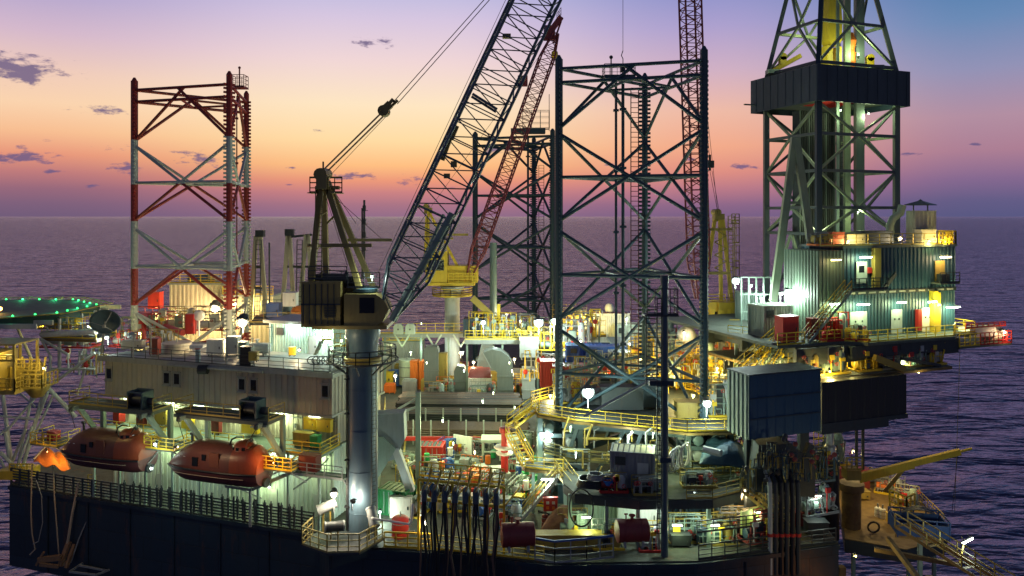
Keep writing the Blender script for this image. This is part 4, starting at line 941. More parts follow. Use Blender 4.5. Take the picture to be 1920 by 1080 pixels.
# ------------------------------------------------------------------ living quarters roof
RZ = 35.64
def roof(px, d): return Vector(((px-960)/F*d, d, RZ))
t = thing('satellite_dish', 'large dark dish on the left end of the accommodation roof', 'dish', roof(190, 78)); c = P(197,603,77)
n_ = Vector((.30, -.72, -.35)).normalized(); a_ = n_.cross(Vector((0,0,1))).normalized(); b_ = a_.cross(n_)
vs = [c+n_*.0-n_*-.0]; vs = [c-n_*.5]
for k in range(1, 6):
    rr = 1.45*k/5; vs += [c-n_*(.5-.5*(k/5)**2)+a_*rr*math.cos(6.2832*j/28)+b_*rr*math.sin(6.2832*j/28) for j in range(28)]
fs = [(0, 1+j, 1+(j+1) % 28) for j in range(28)]+[(1+k*28+j, 1+(k+1)*28+j, 1+(k+1)*28+(j+1) % 28, 1+k*28+(j+1) % 28) for k in range(4) for j in range(28)]
o = MB().add(vs, fs).build('reflector', mat('dish_grey', (.05,.09,.12), .4), t, True); md = o.modifiers.new('thickness','SOLIDIFY'); md.thickness = .05
g = MB(); g.tube(c-n_*.6, roof(190,78), .12); 
for k in range(3): g.tube(c+a_*1.3*math.cos(2.1*k)+b_*1.3*math.sin(2.1*k), c+n_*.9, .035, 5)
g.cb(c+n_*.9, .25,.25,.3); g.build('feed_arm', GREY, t)
# radome and funnels
t = thing('radome_mast', 'small white dish on a grey post at the roof edge', 'antenna', roof(371,74)); MB().lathe([(.24,0),(.24,2.3)], roof(371,73.2)-Vector((0,0,.9)), n=16).build('post', mat('pale_blue_grey', (.25,.34,.38)), t, True)
MB().lathe([(.3,-.12),(.3,.02),(.05,.1)], roof(371,73.2)+Vector((0,0,1.45)), n=16).build('collar', RED, t); MB().cb(roof(371,73.2)+Vector((.0,0,1.6)), 1.3,.9,.28).build('head_box', WHITE, t)
t = thing('radar_dish', 'tilted white searchlight dish above the banded post box on the roof', 'antenna', P(373,600,80)); MB().tube(P(373,630,80), P(373,600,80), .12).build('post', WHITE, t); c = P(373,592,80)
MB().lathe([(.05,-.35),(.5,-.25),(.62,.05),(.6,.12),(.05,.16)], c, 'y', 18).build('dish', WHITE, t, True)
cabinet(frame(P(358,628,80)), 0, 0, 0, .9, .7, 2.2, RED, 'tall red locker beside the white searchlight dish', 'locker', 'locker')
cabinet(frame(roof(291,77)), 0, 0, 0, .85, .8, 1.7, DRED, 'dark red-brown box at the left part of the roof')
t = tank_v(roof(331,79), 1.5, 1.0, CREAM, 'low wide cream drum tank on the accommodation roof', dome=False)
cabinet(frame(roof(437,77)), 0, 0, 0, 1.2, .8, 1.9, LGREY, 'light grey cabinet on the roof left of the glaring globe lamp')
cabinet(frame(roof(457,75)), 0, 0, 0, .8, .8, 1.7, GREEN_GREY, 'narrow grey-green cabinet on the roof under the globe lamp')
cabinet(frame(roof(463,71.2)), 0, 0, 0, 1.0, .8, 1.9, BLACK, 'black box standing at the roof edge')
cabinet(frame(roof(476,70.5)), 0, 0, .6, .8, .6, .9, DYEL, 'small brown box on the roof edge right of the black box')
tank_h(roof(482,77), .55, 2.6, 0, LGREY, 'pale horizontal tank on the roof right of the globe lamp')
cabinet(frame(roof(405,77)), 0, 0, 0, 1.6, .9, 1.6, WHITE, 'white equipment box in the middle of the accommodation roof')
cabinet(frame(roof(250,80)), 0, 0, 0, 2.2, .9, 1.0, CREAM, 'low cream vent housing near the dish')
skid(roof(235,82)+Vector((0,0,0)), 3.2, 1.4, HA, 'red and cream pump set left on the accommodation roof', CREAM, RED, 3)
skid(roof(305,83), 3.0, 1.5, HA, 'vented machinery skid behind the cream drum tank', CREAM, DYEL, 4)
t = thing('winch', 'black hose winch hanging on the roof edge under the grey post', 'winch', roof(381,71.5)); MB().lathe([(.45,-.45),(.45,.45)], roof(381,71.6)-Vector((0,0,.35)), 'x', 14).build('drum', BLACK, t, True); MB().cb(roof(381,72)+Vector((0,0,-.2)),1.2,.3,.3).build('frame', DSTEEL, t)
for i, (px, h) in enumerate(((250,2.6),(283,3.4),(425,3.0),(505,3.2))):
    tag(MB().tube(roof(px,74+i*.3), roof(px,74+i*.3)+Vector((0,0,h)), .05, 6).tube(roof(px,74+i*.3)+Vector((-.3,0,h)), roof(px,74+i*.3)+Vector((.3,0,h)), .05, 6).build('lamp_post', GREY), ('thin grey lamp post near the left roof end','thin grey lamp post left of the cream tank','thin grey lamp post left of the globe lamp','thin grey lamp post before the green-white deckhouse')[i], 'post')
# deckhouse 2 (green-white) under the crane
p = P(585,662,80); t = container(p, 7.6, 4.0, 3.4, HA, mat('pale_mint_cladding', (.45,.62,.55), rust=.2), 'pale green-white corrugated deckhouse under the big crane house', cat='deckhouse', doors=False, name='deckhouse')
MB().cb(p+Vector((0,-.2,3.6)), 8.4, 5.2, .3, HA).build('roof_slab', LGREY, t)
tubelight(P(592,622,76.5), P(622,624,76), COOL, 260, 'long white tube light on the mint deckhouse front', E_COOL)
tubelight(P(537,606,78), P(560,607,78), COOL, 120, 'tube light under the roof slab of the mint deckhouse')
g = MB(); t = thing('railed_stair', 'small yellow-green stair beside the mint deckhouse', 'stair', P(600,668,75))
MB().stair(P(592,664,75), P(604,638,75), .8).build('flight', GREEN_GREY, t); MB().rail([P(604,638,75),P(620,638,75),P(620,638,77)], 1.1,.04,.6).rail([P(628,650,75),P(648,650,75)], 1.3,.04,.5).build('handrail', YEL, t)
cabinet(frame(P(548,668,75)), 0,0,0,.6,.5,.9, YEL, 'small yellow box before the mint deckhouse')
flood(P(561,656,74.5), WARM, 70, 'small warm lamp before the mint deckhouse', .15, E_WARM, pole=.4)
t = thing('coiled_hoses', 'dark coiled hose frame at the right roof corner', 'hoses', P(600,676,71)); g = MB()
for k in range(6): g.sweep([P(588+k*9+12*math.cos(a), 676+8*math.sin(a), 71) for a in [x*.52 for x in range(12)]], .05, 5, closed=True)
g.build('hose_loop', DSTEEL, t)
# left roof / walkway lighting
flood(P(455,604,79), WARM, 900, 'glaring white globe lamp on the accommodation roof', .62, E_WARM, d=(0,-.6,-.8), pole=1.4)
flood(P(200,633,80), COOL, 170, 'cool lamp behind the foot of the dish', .22, pole=1)
flood(P(165,613,84), COOL, 120, 'cool lamp left of the dish', .2, pole=1)
flood(P(262,625,84), YLW, 200, 'yellow lamp low at the foot of the banded leg', .2, E_YEL, pole=.8)

# ------------------------------------------------------------------ deckhouses behind the accommodation
def corrhouse(px0, px1, pyt, d, dp, m, label, name='deckhouse', zb=DK):
    a, b = P(px0,pyt,d), P(px1,pyt,d); t = thing(name, label, 'deckhouse', Vector(((a.x+b.x)/2, d+dp/2, zb)))
    MB().corr(a.x, b.x, d, d+dp, zb, a.z, .6, .06).build('wall', m, t)
    MB().box(a.x-.2, b.x+.2, d-.2, d+dp+.2, a.z, a.z+.25).build('roof', GREY, t)
    g = MB(); g.rail([(a.x,d,a.z+.25),(b.x,d,a.z+.25)], 1.2, .05); g.build('roof_railing', YEL, t); return t
BW = mat('bright_cream_cladding', (.55,.50,.36), .55, rust=.3)
t = corrhouse(318, 415, 534, 106, 7, BW, 'cream deckhouse with blue vents behind the banded leg')
t = corrhouse(418, 512, 556, 104, 8, BW, 'lower cream deckhouse between banded leg and crane house')
g = thing('louvred_vent', 'blue louvred vent left on the far cream deckhouse', 'vent', P(362,532,107)); 
for k, (px, lab) in enumerate(((362,None),(382,'middle blue vent on the far cream deckhouse'),(400,'rightmost vent on the far cream deckhouse'))):
    tt = g if k == 0 else thing('louvred_vent', lab, 'vent', P(px,532,107)); c = P(px,522,107)
    MB().cb(c, 1.1, 1.2, 1.2).build('casing', BLUE if k < 2 else LGREY, tt); b = MB()
    for j in range(4): b.cb(c+Vector((0,-.64,-.4+j*.27)), .9,.06,.1)
    b.build('louvres', DSTEEL, tt)
for (pts, lab) in (([((470,600),(480,442)),((500,600),(488,442)),((474,540),(495,540)),((478,500),(492,500))],'slim white crane mast behind the banded leg'),
                   ([((528,600),(540,440)),((552,600),(543,440)),((560,600),(574,440)),((588,600),(578,440)),((532,500),(585,500)),((536,445),(585,440))],'pale twin-legged mast left of the big crane')):
    t = thing('mast', lab, 'mast', P(pts[0][0][0], 600, 100))
    for a, b in pts[:2 if len(pts) < 5 else 4]: MB().bar(P(*a,100), P(*b,100), .5, .4, up=(0,1,0)).build('mast_leg', mat('pale_mast', (.45,.42,.30), rust=.3), t)
    g = MB()
    for a, b in pts[(2 if len(pts) < 5 else 4):]: g.bar(P(*a,100), P(*b,100), .3)
    q = P(*pts[1][1],100); g.cb(q+Vector((0,0,.3)), 1.1,.8,.9); g.ladder(P(pts[0][0][0]+(12 if len(pts) < 5 else 32),600,99.4), P(pts[0][1][0]+(5 if len(pts) < 5 else 22),450,99.4), .7,.05,.6); g.build('mast_head', DSTEEL, t)
for (px, y0, y1, lab) in ((505,455,600,'thin grey whip mast right of the banded leg'),(683,375,520,'ragged antenna mast behind the big crane'),(679,390,520,'thin pole beside the ragged antenna mast')):
    g = MB(); g.tube(P(px,y1,88), P(px,y0,88), .1 if px < 680 else .13, 6)
    if px == 683:
        for k in range(4): g.bar(P(px-5,y0+20+k*25,88), P(px+7,y0+20+k*25,88), .06); g.cb(P(px,y0+15+k*25,88), .35,.35,.6)
    tag(g.build('antenna_mast', DSTEEL), lab, 'mast')
flood(P(404,577,103), WARM, 1300, 'huge glaring warm floodlight on the cream deckhouse wall', .75, E_WARM, d=(0,-.5,-.8), pole=1)
flood(P(333,592,100), YLW, 520, 'yellow floodlight left of the huge warm floodlight', .38, E_YEL, pole=1.5)
flood(P(294,590,100), YLW, 380, 'yellow floodlight left beside the banded leg foot', .33, E_YEL, pole=1.5)
flood(P(500,566,101), YLW, 520, 'yellow floodlight between the cream deckhouse and the crane', .3, E_YEL, pole=1.5)
flood(P(440,570,101), WARM, 500, 'warm lamp beside the rightmost chord of the banded leg', .3, E_WARM, pole=1.5)
cabinet(frame(P(292,580,103)), 0,0,0,1.6,1.2,2.4, RED, 'red box left of the cream deckhouse', 'box', 'box')
for i, (px, py, d, w, m1, m2, lab) in enumerate(((285,618,96,5,CREAM,RED,'red and cream machinery skid at the banded leg foot'),(335,616,96,6,CREAM,DYEL,'cream machinery skid in front of the cream deckhouse'),(400,618,94,6,WHITE,RED,'white and red machinery skid under the huge floodlight'),(520,606,92,4.5,GREEN_GREY,YEL,'green-grey machinery left of the mint deckhouse'),(250,640,94,4,LGREY,RED,'red framed skid behind the dish'))):
    skid(P(px,py,d), w, 2.4, 0, lab, m1, m2, 20+i, h=2.6)
tag(MB().tube(P(310,612,94), P(343,624,90), .38, 10).build('slanted_pipe', RED), 'thick red pipe slanting in front of the banded leg', 'pipe')
platform([(P(480,0,88).x,86),(P(572,0,86).x,86),(P(572,0,92).x,92),(P(480,0,92).x,92)], P(0,600,88).z, 'dark raised platform left of the crane house', [[(P(480,0,88).x,86),(P(572,0,86).x,86)]], rm=DYEL)
for (px, py, m, lab, nm, ct) in ((514,590,BLUE,'blue box on the dark platform left of the crane','crate','crate'),(545,570,WHITE,'white box behind the blue box left of the crane','crate','crate')):
    cabinet(frame(P(px,py+6,87.5)), 0,0,0,1.5,1.2,1.7, m, lab, ct, nm)
cloth('tarpaulin', [P(545,590,86.5),P(577,590,86.5),P(577,582,89),P(545,582,89)], lambda s, t: .8*math.sin(3.14*s)**.5*math.sin(3.14*t)**.5, 'small orange tarpaulin heap left of the crane house', 'tarpaulin', OTARP, 3, .4)

# ------------------------------------------------------------------ helideck and its lattice
hc = Vector((-58.6, 83.5, 39.6)); t = thing('helideck', 'dark green helideck edged with green lights at the far left', 'helideck', hc)
oc = [(hc.x+11.2*math.cos(R(22.5+45*i)), hc.y+10.2*math.sin(R(22.5+45*i))) for i in range(8)]
MB().prism(oc, hc.z-.95, hc.z).build('landing_deck', HGREEN, t)
g = MB()
for a, b in zip(oc, oc[1:]+oc[:1]):
    A, B = Vector((*a, hc.z-.1)), Vector((*b, hc.z-.1)); oa = (A-hc).normalized()*1.4; ob = (B-hc).normalized()*1.4; oa.z = ob.z = .25
    g.bar(A+oa, B+ob, .08); k = 7
    for i in range(k): g.bar(A.lerp(B, i/k), (A+oa).lerp(B+ob, i/k), .06)
    g.bar(A+oa*.5, B+ob*.5, .05)
g.build('safety_net', DYEL, t)
k = 0
for a, b in zip(oc, oc[1:]+oc[:1]):
    for i in range(4):
        q = Vector((*a, hc.z)).lerp(Vector((*b, hc.z)), i/4)
        if q.x/q.y*F < -1010: continue
        l = MB().lathe([(.11,0),(.11,.06),(.08,.14),(.02,.18)], q+Vector((0,0,.01))+(hc-q).normalized()*.35, n=8).build('edge_light', E_GRN, t, True); k += 1
        if k % 2 == 0: light(t, q+(hc-q).normalized()*.6+Vector((0,0,.5)), (.05,1,.35), 26, .15)
q = P(0,579,80); MB().ball(q, .22).build('orange_beacon', E_ORG, t, True); light(t, q+Vector((0,-.5,.2)), (1,.5,.1), 60)
g = MB()
for a in oc: g.tube((*a, hc.z-.5), (hc.x+(a[0]-hc.x)*.5+4, hc.y+(a[1]-hc.y)*.5, 33), .18, 8)
for i in range(-3, 4): g.bar((hc.x-11, hc.y+i*2.7, hc.z-.75), (hc.x+10.6, hc.y+i*2.7, hc.z-.75), .2, .5)
g.build('support_truss', LGREY, t)
t = thing('lattice_support', 'white tubular lattice carrying the helideck, fanning up from the hull corner', 'lattice', P(35,885,80))
WL = mat('white_tube_paint', (.50,.53,.48), .45, rust=.4)
for (a, b, r) in (((88,725),(142,782),.22),((88,727),(178,662),.16),((40,885),(92,700),.2),((62,807),(90,735),.13),((12,808),(84,725),.13),((5,740),(22,875),.2),((38,738),(66,763),.1),((0,780),(66,786),.12),((76,635),(95,668),.12),((76,635),(128,665),.14),((92,692),(178,692),.14),((10,810),(20,872),.2),((48,805),(22,868),.16),((0,848),(38,885),.2),((60,800),(30,880),.14),((0,815),(14,800),.12),((60,740),(34,870),.14),((128,665),(128,690),.1),((95,668),(92,720),.14),((160,690),(145,740),.12),((0,860),(18,900),.14),((100,740),(46,860),.12)):
    MB().tube(P(*a,79+.4*((a[0]*7) % 3)), P(*b,79+.4*((b[0]*5) % 3)), r, 8).build('strut', WL, t)
g = MB(); q = P(35,885,79); g.cb(q, 3.2,2.2,.9); g.rail([P(18,886,78.5),P(62,886,78.5)], .9,.06,.6); g.build('base_collar', YEL, t)
a, b = P(78,627,80), P(180,622,79); g = MB(); g.tube(a, b, .32, 12); tag(g.build('white_pipe_boom', WHITE), 'thick white horizontal pipe between helideck and dish', 'pipe')
platform([(a.x,80),(b.x,79),(b.x,83),(a.x,84)], P(0,640,80).z+.4, 'yellow railed walkway behind the thick white pipe', [[(a.x,80),(b.x,79)],[(a.x,84),(b.x,83)]], hh=2.2)
skid(P(130,650,83), 6, 2.2, -4, 'yellow-lit machinery under the walkway left of the dish', LGREY, RED, 31, h=2.4)
skid(P(120,615,86), 6, 2.2, -4, 'yellow pipework above the thick white pipe', YEL, YEL, 32, h=2.0)
flood(P(110,600,88), YLW, 380, 'yellow lamp over the walkway left of the dish', .16, E_YEL, pole=.6)
# yellow crane house at far left
t = thing('crane_cab', 'yellow-lit crane cab at the left edge beneath the helideck', 'crane', P(25,735,69)); x0, x1 = P(-40,0,69).x, P(48,0,69).x; z0, z1 = P(0,733,69).z, P(0,640,69).z
g = MB(); g.box(x0,x1,67.5,71,z0,z0+.25); g.box(x0,x1,67.5,71,z1-.15,z1)
for x in (x0+1.3, x0+2.6, x1-.12): g.bar((x,67.6,z0+.25),(x,67.6,z1-.15),.2); g.bar((x,70.9,z0+.25),(x,70.9,z1-.15),.2)
g.box(x0,x0+2.6,68,70.6,z0+.25,z1-.9); g.box(x0+2.9,x1-.2,69,70.6,z0+.25,z0+2.2); g.build('cab_frame', DYEL, t)
MB().lathe([(.5,z0-.9),(1.0,z0-.2),(1.0,z0+.3)], (P(70,0,70.5).x,70.5,0), n=20).lathe([(.9,z0+.3),(.9,z0+2.0),(.5,z0+2.4)], (P(66,0,70.5).x,70.5,0), n=16).build('swivel_drum', DYEL, t, True)
g = MB(); cx_ = P(72,0,70).x; g.rail([(cx_-1.1,68.6,z0+.3),(cx_+1.2,68.6,z0+.3),(cx_+1.2,71,z0+.3)], 1.3,.06,.6); g.rail([(cx_-1.1,68.6,z0+1.9),(cx_+1.0,68.6,z0+1.9)], 1.1,.06,.6)
for k in range(4): g.bar((cx_-1+k*.7,68.7,z0+.4),(cx_-.6+k*.7,68.7,z0+3.2),.12)
g.build('swivel_cage', DYEL, t)
MB().rail([(x0,67.5,z0+.25),(x1,67.5,z0+.25),(x1,71,z0+.25)], 1.2,.06,.7).rail([(x1,67.5,z1-1.6),(x0,67.5,z1-1.6)],.6,.05,.7).build('railing', DYEL, t)
MB().box(x0+.4,x0+1.9,67.94,67.99,z0+1.6,z1-1.6).build('cabin_window', GLASS, t)
light(t, (x1-.8,67.9,z1-.8), YLW, 90, .2); light(t, (x0+1.4,67.2,z1-1.2), YLW, 40, .2)
flood(P(82,690,67.5), YLW, 160, 'yellow lamp beside the left-edge crane cab', .12, E_YEL, pole=.4)

# ================================================================== jack-house around the nearest leg
JZ = 30.3
jp = [(2.0,79),(2.6,74.2),(6,72.0),(16,68.2),(21.2,68.4),(22.6,71.5),(20.5,84),(16,90.5),(11,89)]
t = platform(jp, JZ, 'rust-edged yellow-railed platform around the nearest leg', [jp+[jp[0]]], m=DSTEEL)
jh = thing('jack_house', 'dark jacking machinery house under the nearest leg', 'jack house', (11,76,DK))
JM = mat('jack_house_blue_grey', (.07,.11,.13), .5, rust=.4)
for (cx, cy) in fl:
    g = MB()
    for (ox, oy) in ((-2,-1.8),(2,-1.8),(2,1.8),(-2,1.8)): g.bar((cx+ox,cy+oy,DK),(cx+ox,cy+oy,JZ-.35),.5)
    for z in (25, 28): 
        g.box(cx-2.2,cx+2.2,cy-2.0,cy-1.6,z,z+.4); g.box(cx-2.2,cx+2.2,cy+1.6,cy+2.0,z,z+.4); g.box(cx-2.2,cx-1.8,cy-1.6,cy+1.6,z,z+.4); g.box(cx+1.8,cx+2.2,cy-1.6,cy+1.6,z,z+.4)
    g.build('guide_frame', JM, jh)
    for j in range(5):
        for s_ in (-1, 1):
            g = MB()
            g.lathe([(.2,-1.5),(.48,-1.4),(.52,-.5),(.35,-.4),(.6,-.3),(.6,.2)], (cx+s_*1.1, cy-.9, DK+1+j*1.5), 'y', 14)
            g.box(cx+s_*1.1-.6, cx+s_*1.1+.6, cy-.8, cy+.6, DK+.45+j*1.5, DK+1.6+j*1.5)
            g.build('gear_motor', GREY if j % 2 else JM, jh, True)
for (a, b) in (((5,74),(17,70.5)),((3.5,78),(13,87)),((20,72),(18,86))):
    A, B = Vector((*a,0)), Vector((*b,0)); g = MB()
    for z in (24.5, 29.4): g.bar(A+Vector((0,0,z)), B+Vector((0,0,z)), .4, .7)
    for i in range(4): g.bar(A.lerp(B,i/4)+Vector((0,0,24.5)), A.lerp(B,(i+1)/4)+Vector((0,0,29.4)) if i % 2 else A.lerp(B,(i+.5)/4)+Vector((0,0,29.4)), .35)
    g.build('brace_frame', JM, jh)
g = MB(); random.seed(11)
g2 = MB(); g3 = MB()
for i in range(110):
    if i in (40, 75): g, g2 = (g2, g) if i == 40 else (g3, g2)
    x = random.uniform(3.5,21); y = 71.2+(x-5)*-.18+random.uniform(-.5,2.4); z = random.uniform(22.6,29); L_ = random.uniform(1,3.5)
    if i % 2: g.sweep([(x,y,z),(x+L_,y,z),(x+L_,y,z-random.uniform(.5,2.5))], random.uniform(.07,.16), 6)
    else: g.sweep([(x,y,z),(x,y,z+random.uniform(.5,2)),(x+.4,y-.5,z+2.1)], random.uniform(.06,.12), 6)
g.build('hydraulic_piping', GREY, jh); (g2 if g2.v else g3).build('yellow_piping', DYEL, jh)
g = MB()
for zz in (26.6,): g.box(3,21,71.4,72.2,zz-.1,zz); g.rail([(3.2,73.6,zz),(6.2,71.4,zz),(16.4,67.9,zz),(20.8,67.9,zz)], 1.1, .05, 1.4)
g.build('middle_walkway', mat('worn_green_yellow', (.12,.11,.04)), jh)
g = MB()
for i in range(14): x = 4.5+i*1.2; y = 72.6-(x-5)*.26; g.box(x,x+random.uniform(.5,1.0),y,y+.8,DK,DK+random.uniform(1,3.6))
g.build('control_cabinets', TEAL, jh)
# dark cabinets and grey drums on the jack-house platform
for i, (px, py, d, w, h, m, lab) in enumerate(((1165,770,76,4.2,2.4,DSTEEL,'large dark electrical cabinet in the middle of the leg platform'),(1215,766,77,3.0,2.8,TEAL,'tall dark teal cabinet behind the blue post'),(1120,764,78,2.4,1.5,DSTEEL,'low dark cabinet left on the leg platform'),(1290,780,73,2.4,1.6,DYEL,'yellowish cabinet right on the leg platform'))):
    cabinet(frame((P(px,0,d).x, d, JZ)), 0,0,0, w, 1.6, h, m, lab)
skid((P(1065,0,79).x,79,JZ), 3.0, 1.6, 0, 'pipework skid at the left corner of the leg platform', GREY, YEL, 41, h=2.2)
skid((P(1345,0,74).x,74,JZ), 3.6, 2.0, 0, 'yellow-lit pipework skid at the right corner of the leg platform', LGREY, YEL, 42, h=3.4)
skid((P(1375,0,78).x,78,JZ-2), 4, 2.0, 0, 'bent yellow pipework beside the blue container', YEL, DYEL, 43, h=5)
flood(P(1103,737,72.5), COOL, 750, 'largest glaring cool floodlight on the leg platform', .62, E_COOL, d=(0,-1,-.35), pole=1.6)
flood(P(1326,757,69.5), COOL, 600, 'glaring cool floodlight at the foot of the right chord', .42, E_COOL, d=(0,-1,-.4), pole=1.4)
# pipe boom and blue post
tag(MB().tube(P(1095,781,66.5), P(1225,710,66.5), .13, 8).build('pipe_boom', LGREY), 'slim pale diagonal pipe rising to the blue post', 'pipe')
t = thing('blue_post', 'slim dark blue vertical post with a rack, in front of the jack-house', 'post', P(1246,1040,61.5))
MB().tube(P(1246,1045,61.5), P(1246,530,61.5), .3, 14).tube(P(1246,530,61.5), P(1246,516,61.5), .34, 10).build('tube', mat('post_blue', (.06,.10,.13), .4, rust=.3), t, True)
MB().ladder(P(1236,1000,61.2), P(1236,560,61.2), .35, .04, .4).build('rack', DSTEEL, t)
MB().cb(P(1240,718,61.4), 2.0,.4,.4).build('clamp', NAVY, t); MB().cb(P(1246,860,61.5),.9,.9,.4).build('clamp', NAVY, t)
g = MB(); c = P(1238,590,62); g.rail([c+Vector((-1.2,-.7,0)),c+Vector((1.3,-.7,0)),c+Vector((1.3,.7,0))], 2.2, .05, .6); g.cb(c, 2.8,1.6,.12); g.build('top_cage', DSTEEL, t)
MB().ladder(P(1221,720,64), P(1221,580,64), .9, .05, .4).build('ladder', DSTEEL, t)
# steep yellow stair and landing
stairs((P(958,0,74).x,74,P(0,800,74).z), (P(1004,0,76.5).x,76.5,JZ), 'steep yellow stair leading to the left corner of the leg platform', w=1.1)
stairs(P(990,872,71.5), P(958,812,73.8), 'lower yellow stair flight zigzagging under the steep stair', w=1.3)
platform([(P(985,0,71).x,70.5),(P(1055,0,70).x,69.5),(P(1062,0,71.5).x,71.5),(P(985,0,73).x,72.5)], P(0,874,71).z, 'yellow-railed landing at the foot of the zigzag stair', [[(P(985,0,71).x,70.5),(P(1055,0,70).x,69.5)]], legs=((2,70.5),(5,70)))
stairs(G(975,975), P(1046,893,68.5), 'grey-green stair rising to the hose platform', m=DYEL, tm=LGREY, w=1.2)
stairs(P(1086,930,66.5), P(1048,880,70), 'brown-railed short stair behind the round hose', m=DYEL)
# ------------------------------------------------------------------ hose platform (front centre)
FZ = 26.3
fp = [(4.6,66.2),(5.4,63.8),(10.6,62.4),(16.8,62.6),(19.6,64.2),(21.5,68.6),(4.8,69.4)]
platform(fp, FZ, 'dark blue-edged equipment platform below the leg platform', [[(14.6,62.5),(16.8,62.6),(19.6,64.2),(21.5,68.6)]], rm=DYEL, th=.75, m=DECKM, legs=((5,64.4),(8,63.2),(10.6,62.8),(16.6,63),(20,68),(8,68.8),(14,68.5)))
container((P(1186,0,66.5).x, 66.3, FZ), 3.7, 2.4, 3.1, -12, mat('weathered_grey_container', (.22,.24,.27), rust=.3), 'weathered grey corrugated container with pale roof on the hose platform', roof=mat('pale_yellow_roof', (.48,.47,.36), rust=.5), doors=False)
t = thing('hose_reel', 'pale coiled hose stack right of the blue post', 'hose reel', P(1270,885,64.5)); 
for k, (dx, m) in enumerate(((0,CHROME),(.28,CHROME),(.56,WHITE),(1.15,CREAM),(1.4,CREAM))):
    c = P(1262,864,65)+Vector((dx,.3*k,.05*k)); n_ = Vector((.8,-.6,0)); a_ = Vector((.6,.8,0))
    MB().sweep([c+a_*.95*math.cos(x*.314)+Vector((0,0,.95*math.sin(x*.314))) for x in range(20)], .09, 6, closed=True).build('hose_turn', m, t, True)
t = thing('hose_coil', 'black hose coil lying on the blue-edged platform', 'hose coil', P(1108,905,65)); 
for k in range(5):
    c = P(1108,908,65)+Vector((0,0,.12*k)); rr = 1.25-.05*k
    MB().sweep([c+Vector((rr*math.cos(x*.314),rr*.9*math.sin(x*.314),.06*math.sin(x))) for x in range(20)], .08, 6, closed=True).build('hose_turn', BLACK, t, True)
t = thing('hose_coil', 'smaller grey hose coil right of the black one', 'hose coil', P(1120,903,64.6));
for k in range(4):
    c = P(1117,903,64.6)+Vector((0,0,.3+.12*k)); rr = .72-.04*k
    MB().sweep([c+Vector((rr*math.cos(x*.314),rr*.9*math.sin(x*.314),0)) for x in range(20)], .07, 6, closed=True).build('hose_turn', GREY, t, True)
g = MB(); c = P(1090,952,62.6); tag(g.sweep([c+Vector((1.0*math.cos(x*.26),.2*math.sin(x*.26),1.5*math.sin(x*.26))) for x in range(24)], .07, 6, closed=True).build('hanging_hose', BLACK), 'big round black hose loop hanging before the tarpaulin mound', 'hose')
o = tag(MB().lathe([(.42,0),(.5,.35),(.52,.4),(.46,.4),(.36,.1)], P(1140,908,64.4), n=16).build('plastic_tub', mat('bright_blue', (.02,.16,.55)), None, True), 'bright blue tub beside the grey container', 'tub')
for i, (px, d, w, m1, m2, lab) in enumerate(((1150,64.4,2.4,DRED,RED,'red pump on the blue-edged platform front'),(1215,63.8,2.6,DSTEEL,DYEL,'dark pump left of the blue post on the platform'),(1310,65.5,3.0,DSTEEL,DYEL,'dark skid behind the brown-railed platform corner'))):
    skid((P(px,0,d).x, d, FZ), w, 1.2, 0, lab, m1, m2, 51+i, h=1.3)
cloth('tarpaulin', [P(1310,870,66.5),P(1405,880,66),P(1400,850,71),P(1318,842,71)], lambda s, t: 1.7*(math.sin(3.14*s)*math.sin(3.14*t))**.35+.35*math.sin(7*s+3)*math.sin(5*t)*(0<s<1)*(0<t<1), 'large blue tarpaulin-covered machine under the blue container', 'tarpaulin', BTARP, 9, 1.0)
tag(MB().tube(P(1320,842,66), P(1352,850,64.8), .3, 12).build('pipe_end', LGREY), 'pale pipe end sticking out of the blue tarpaulin', 'pipe')
# lit space under the hose platform
for i, (px, m, lab) in enumerate(((1175,PALEG,'pale green door panel under the blue-edged platform'),(1215,WHITE,'white door panel under the blue-edged platform'))):
    cabinet(frame((P(px,0,66).x, 66.2, DK)), 0,0,0, 1.6,.5,2.6, m, lab)
tubelight(P(1197,952,63.6), P(1225,948,63.6), COOL, 150, 'tube light under the blue-edged platform', E_COOL)
tubelight(P(1301,924,64), P(1329,933,63.8), COOL, 150, 'slanting tube light under the brown-railed corner', E_COOL)
tubelight(P(1384,926,66), P(1402,917,66), WARM, 160, 'short slanting tube light right of the brown-railed corner')
tubelight(P(1012,813,74), P(1036,815,74), COOL, 260, 'tube light among the grey gear motors', E_COOL)
tubelight(P(1015,899,69), P(1044,898,69), COOL, 300, 'tube light above the grey-green stair', E_COOL)
flood(P(1180,645,100), COOL, 300, 'cool lamp seen between the chords of the nearest leg', .2, pole=1)
container((P(1170,0,67.5).x, 67.6, DK), 7, 1.6, 3.4, 0, GREEN_GREY, 'pale lit corrugated store wall beneath the blue-edged platform', doors=False)
for i, (px, d, w, m1, m2, lab) in enumerate(((1140,63.2,2.6,DSTEEL,YEL,'yellow skid on the lit lower deck left of the right red tank'),(1222,62.8,2.2,GREEN_GREY,RED,'valve skid behind the right red tank'),(1300,64.5,4.5,GREEN_GREY,DYEL,'green-grey pump skid right of the blue post'),(1345,64,3.4,TEAL,DYEL,'dark teal pump skid behind the lower right rail'),(1380,66,3.6,GREEN_GREY,DYEL,'pump skid left of the black pipe columns'),(1075,65.5,2.6,GREEN_GREY,YEL,'skid behind the tarpaulin mound'))):
    skid((P(px,0,d).x, d, DK), w, 1.4, 0, lab, m1, m2, 61+i, h=2.0)
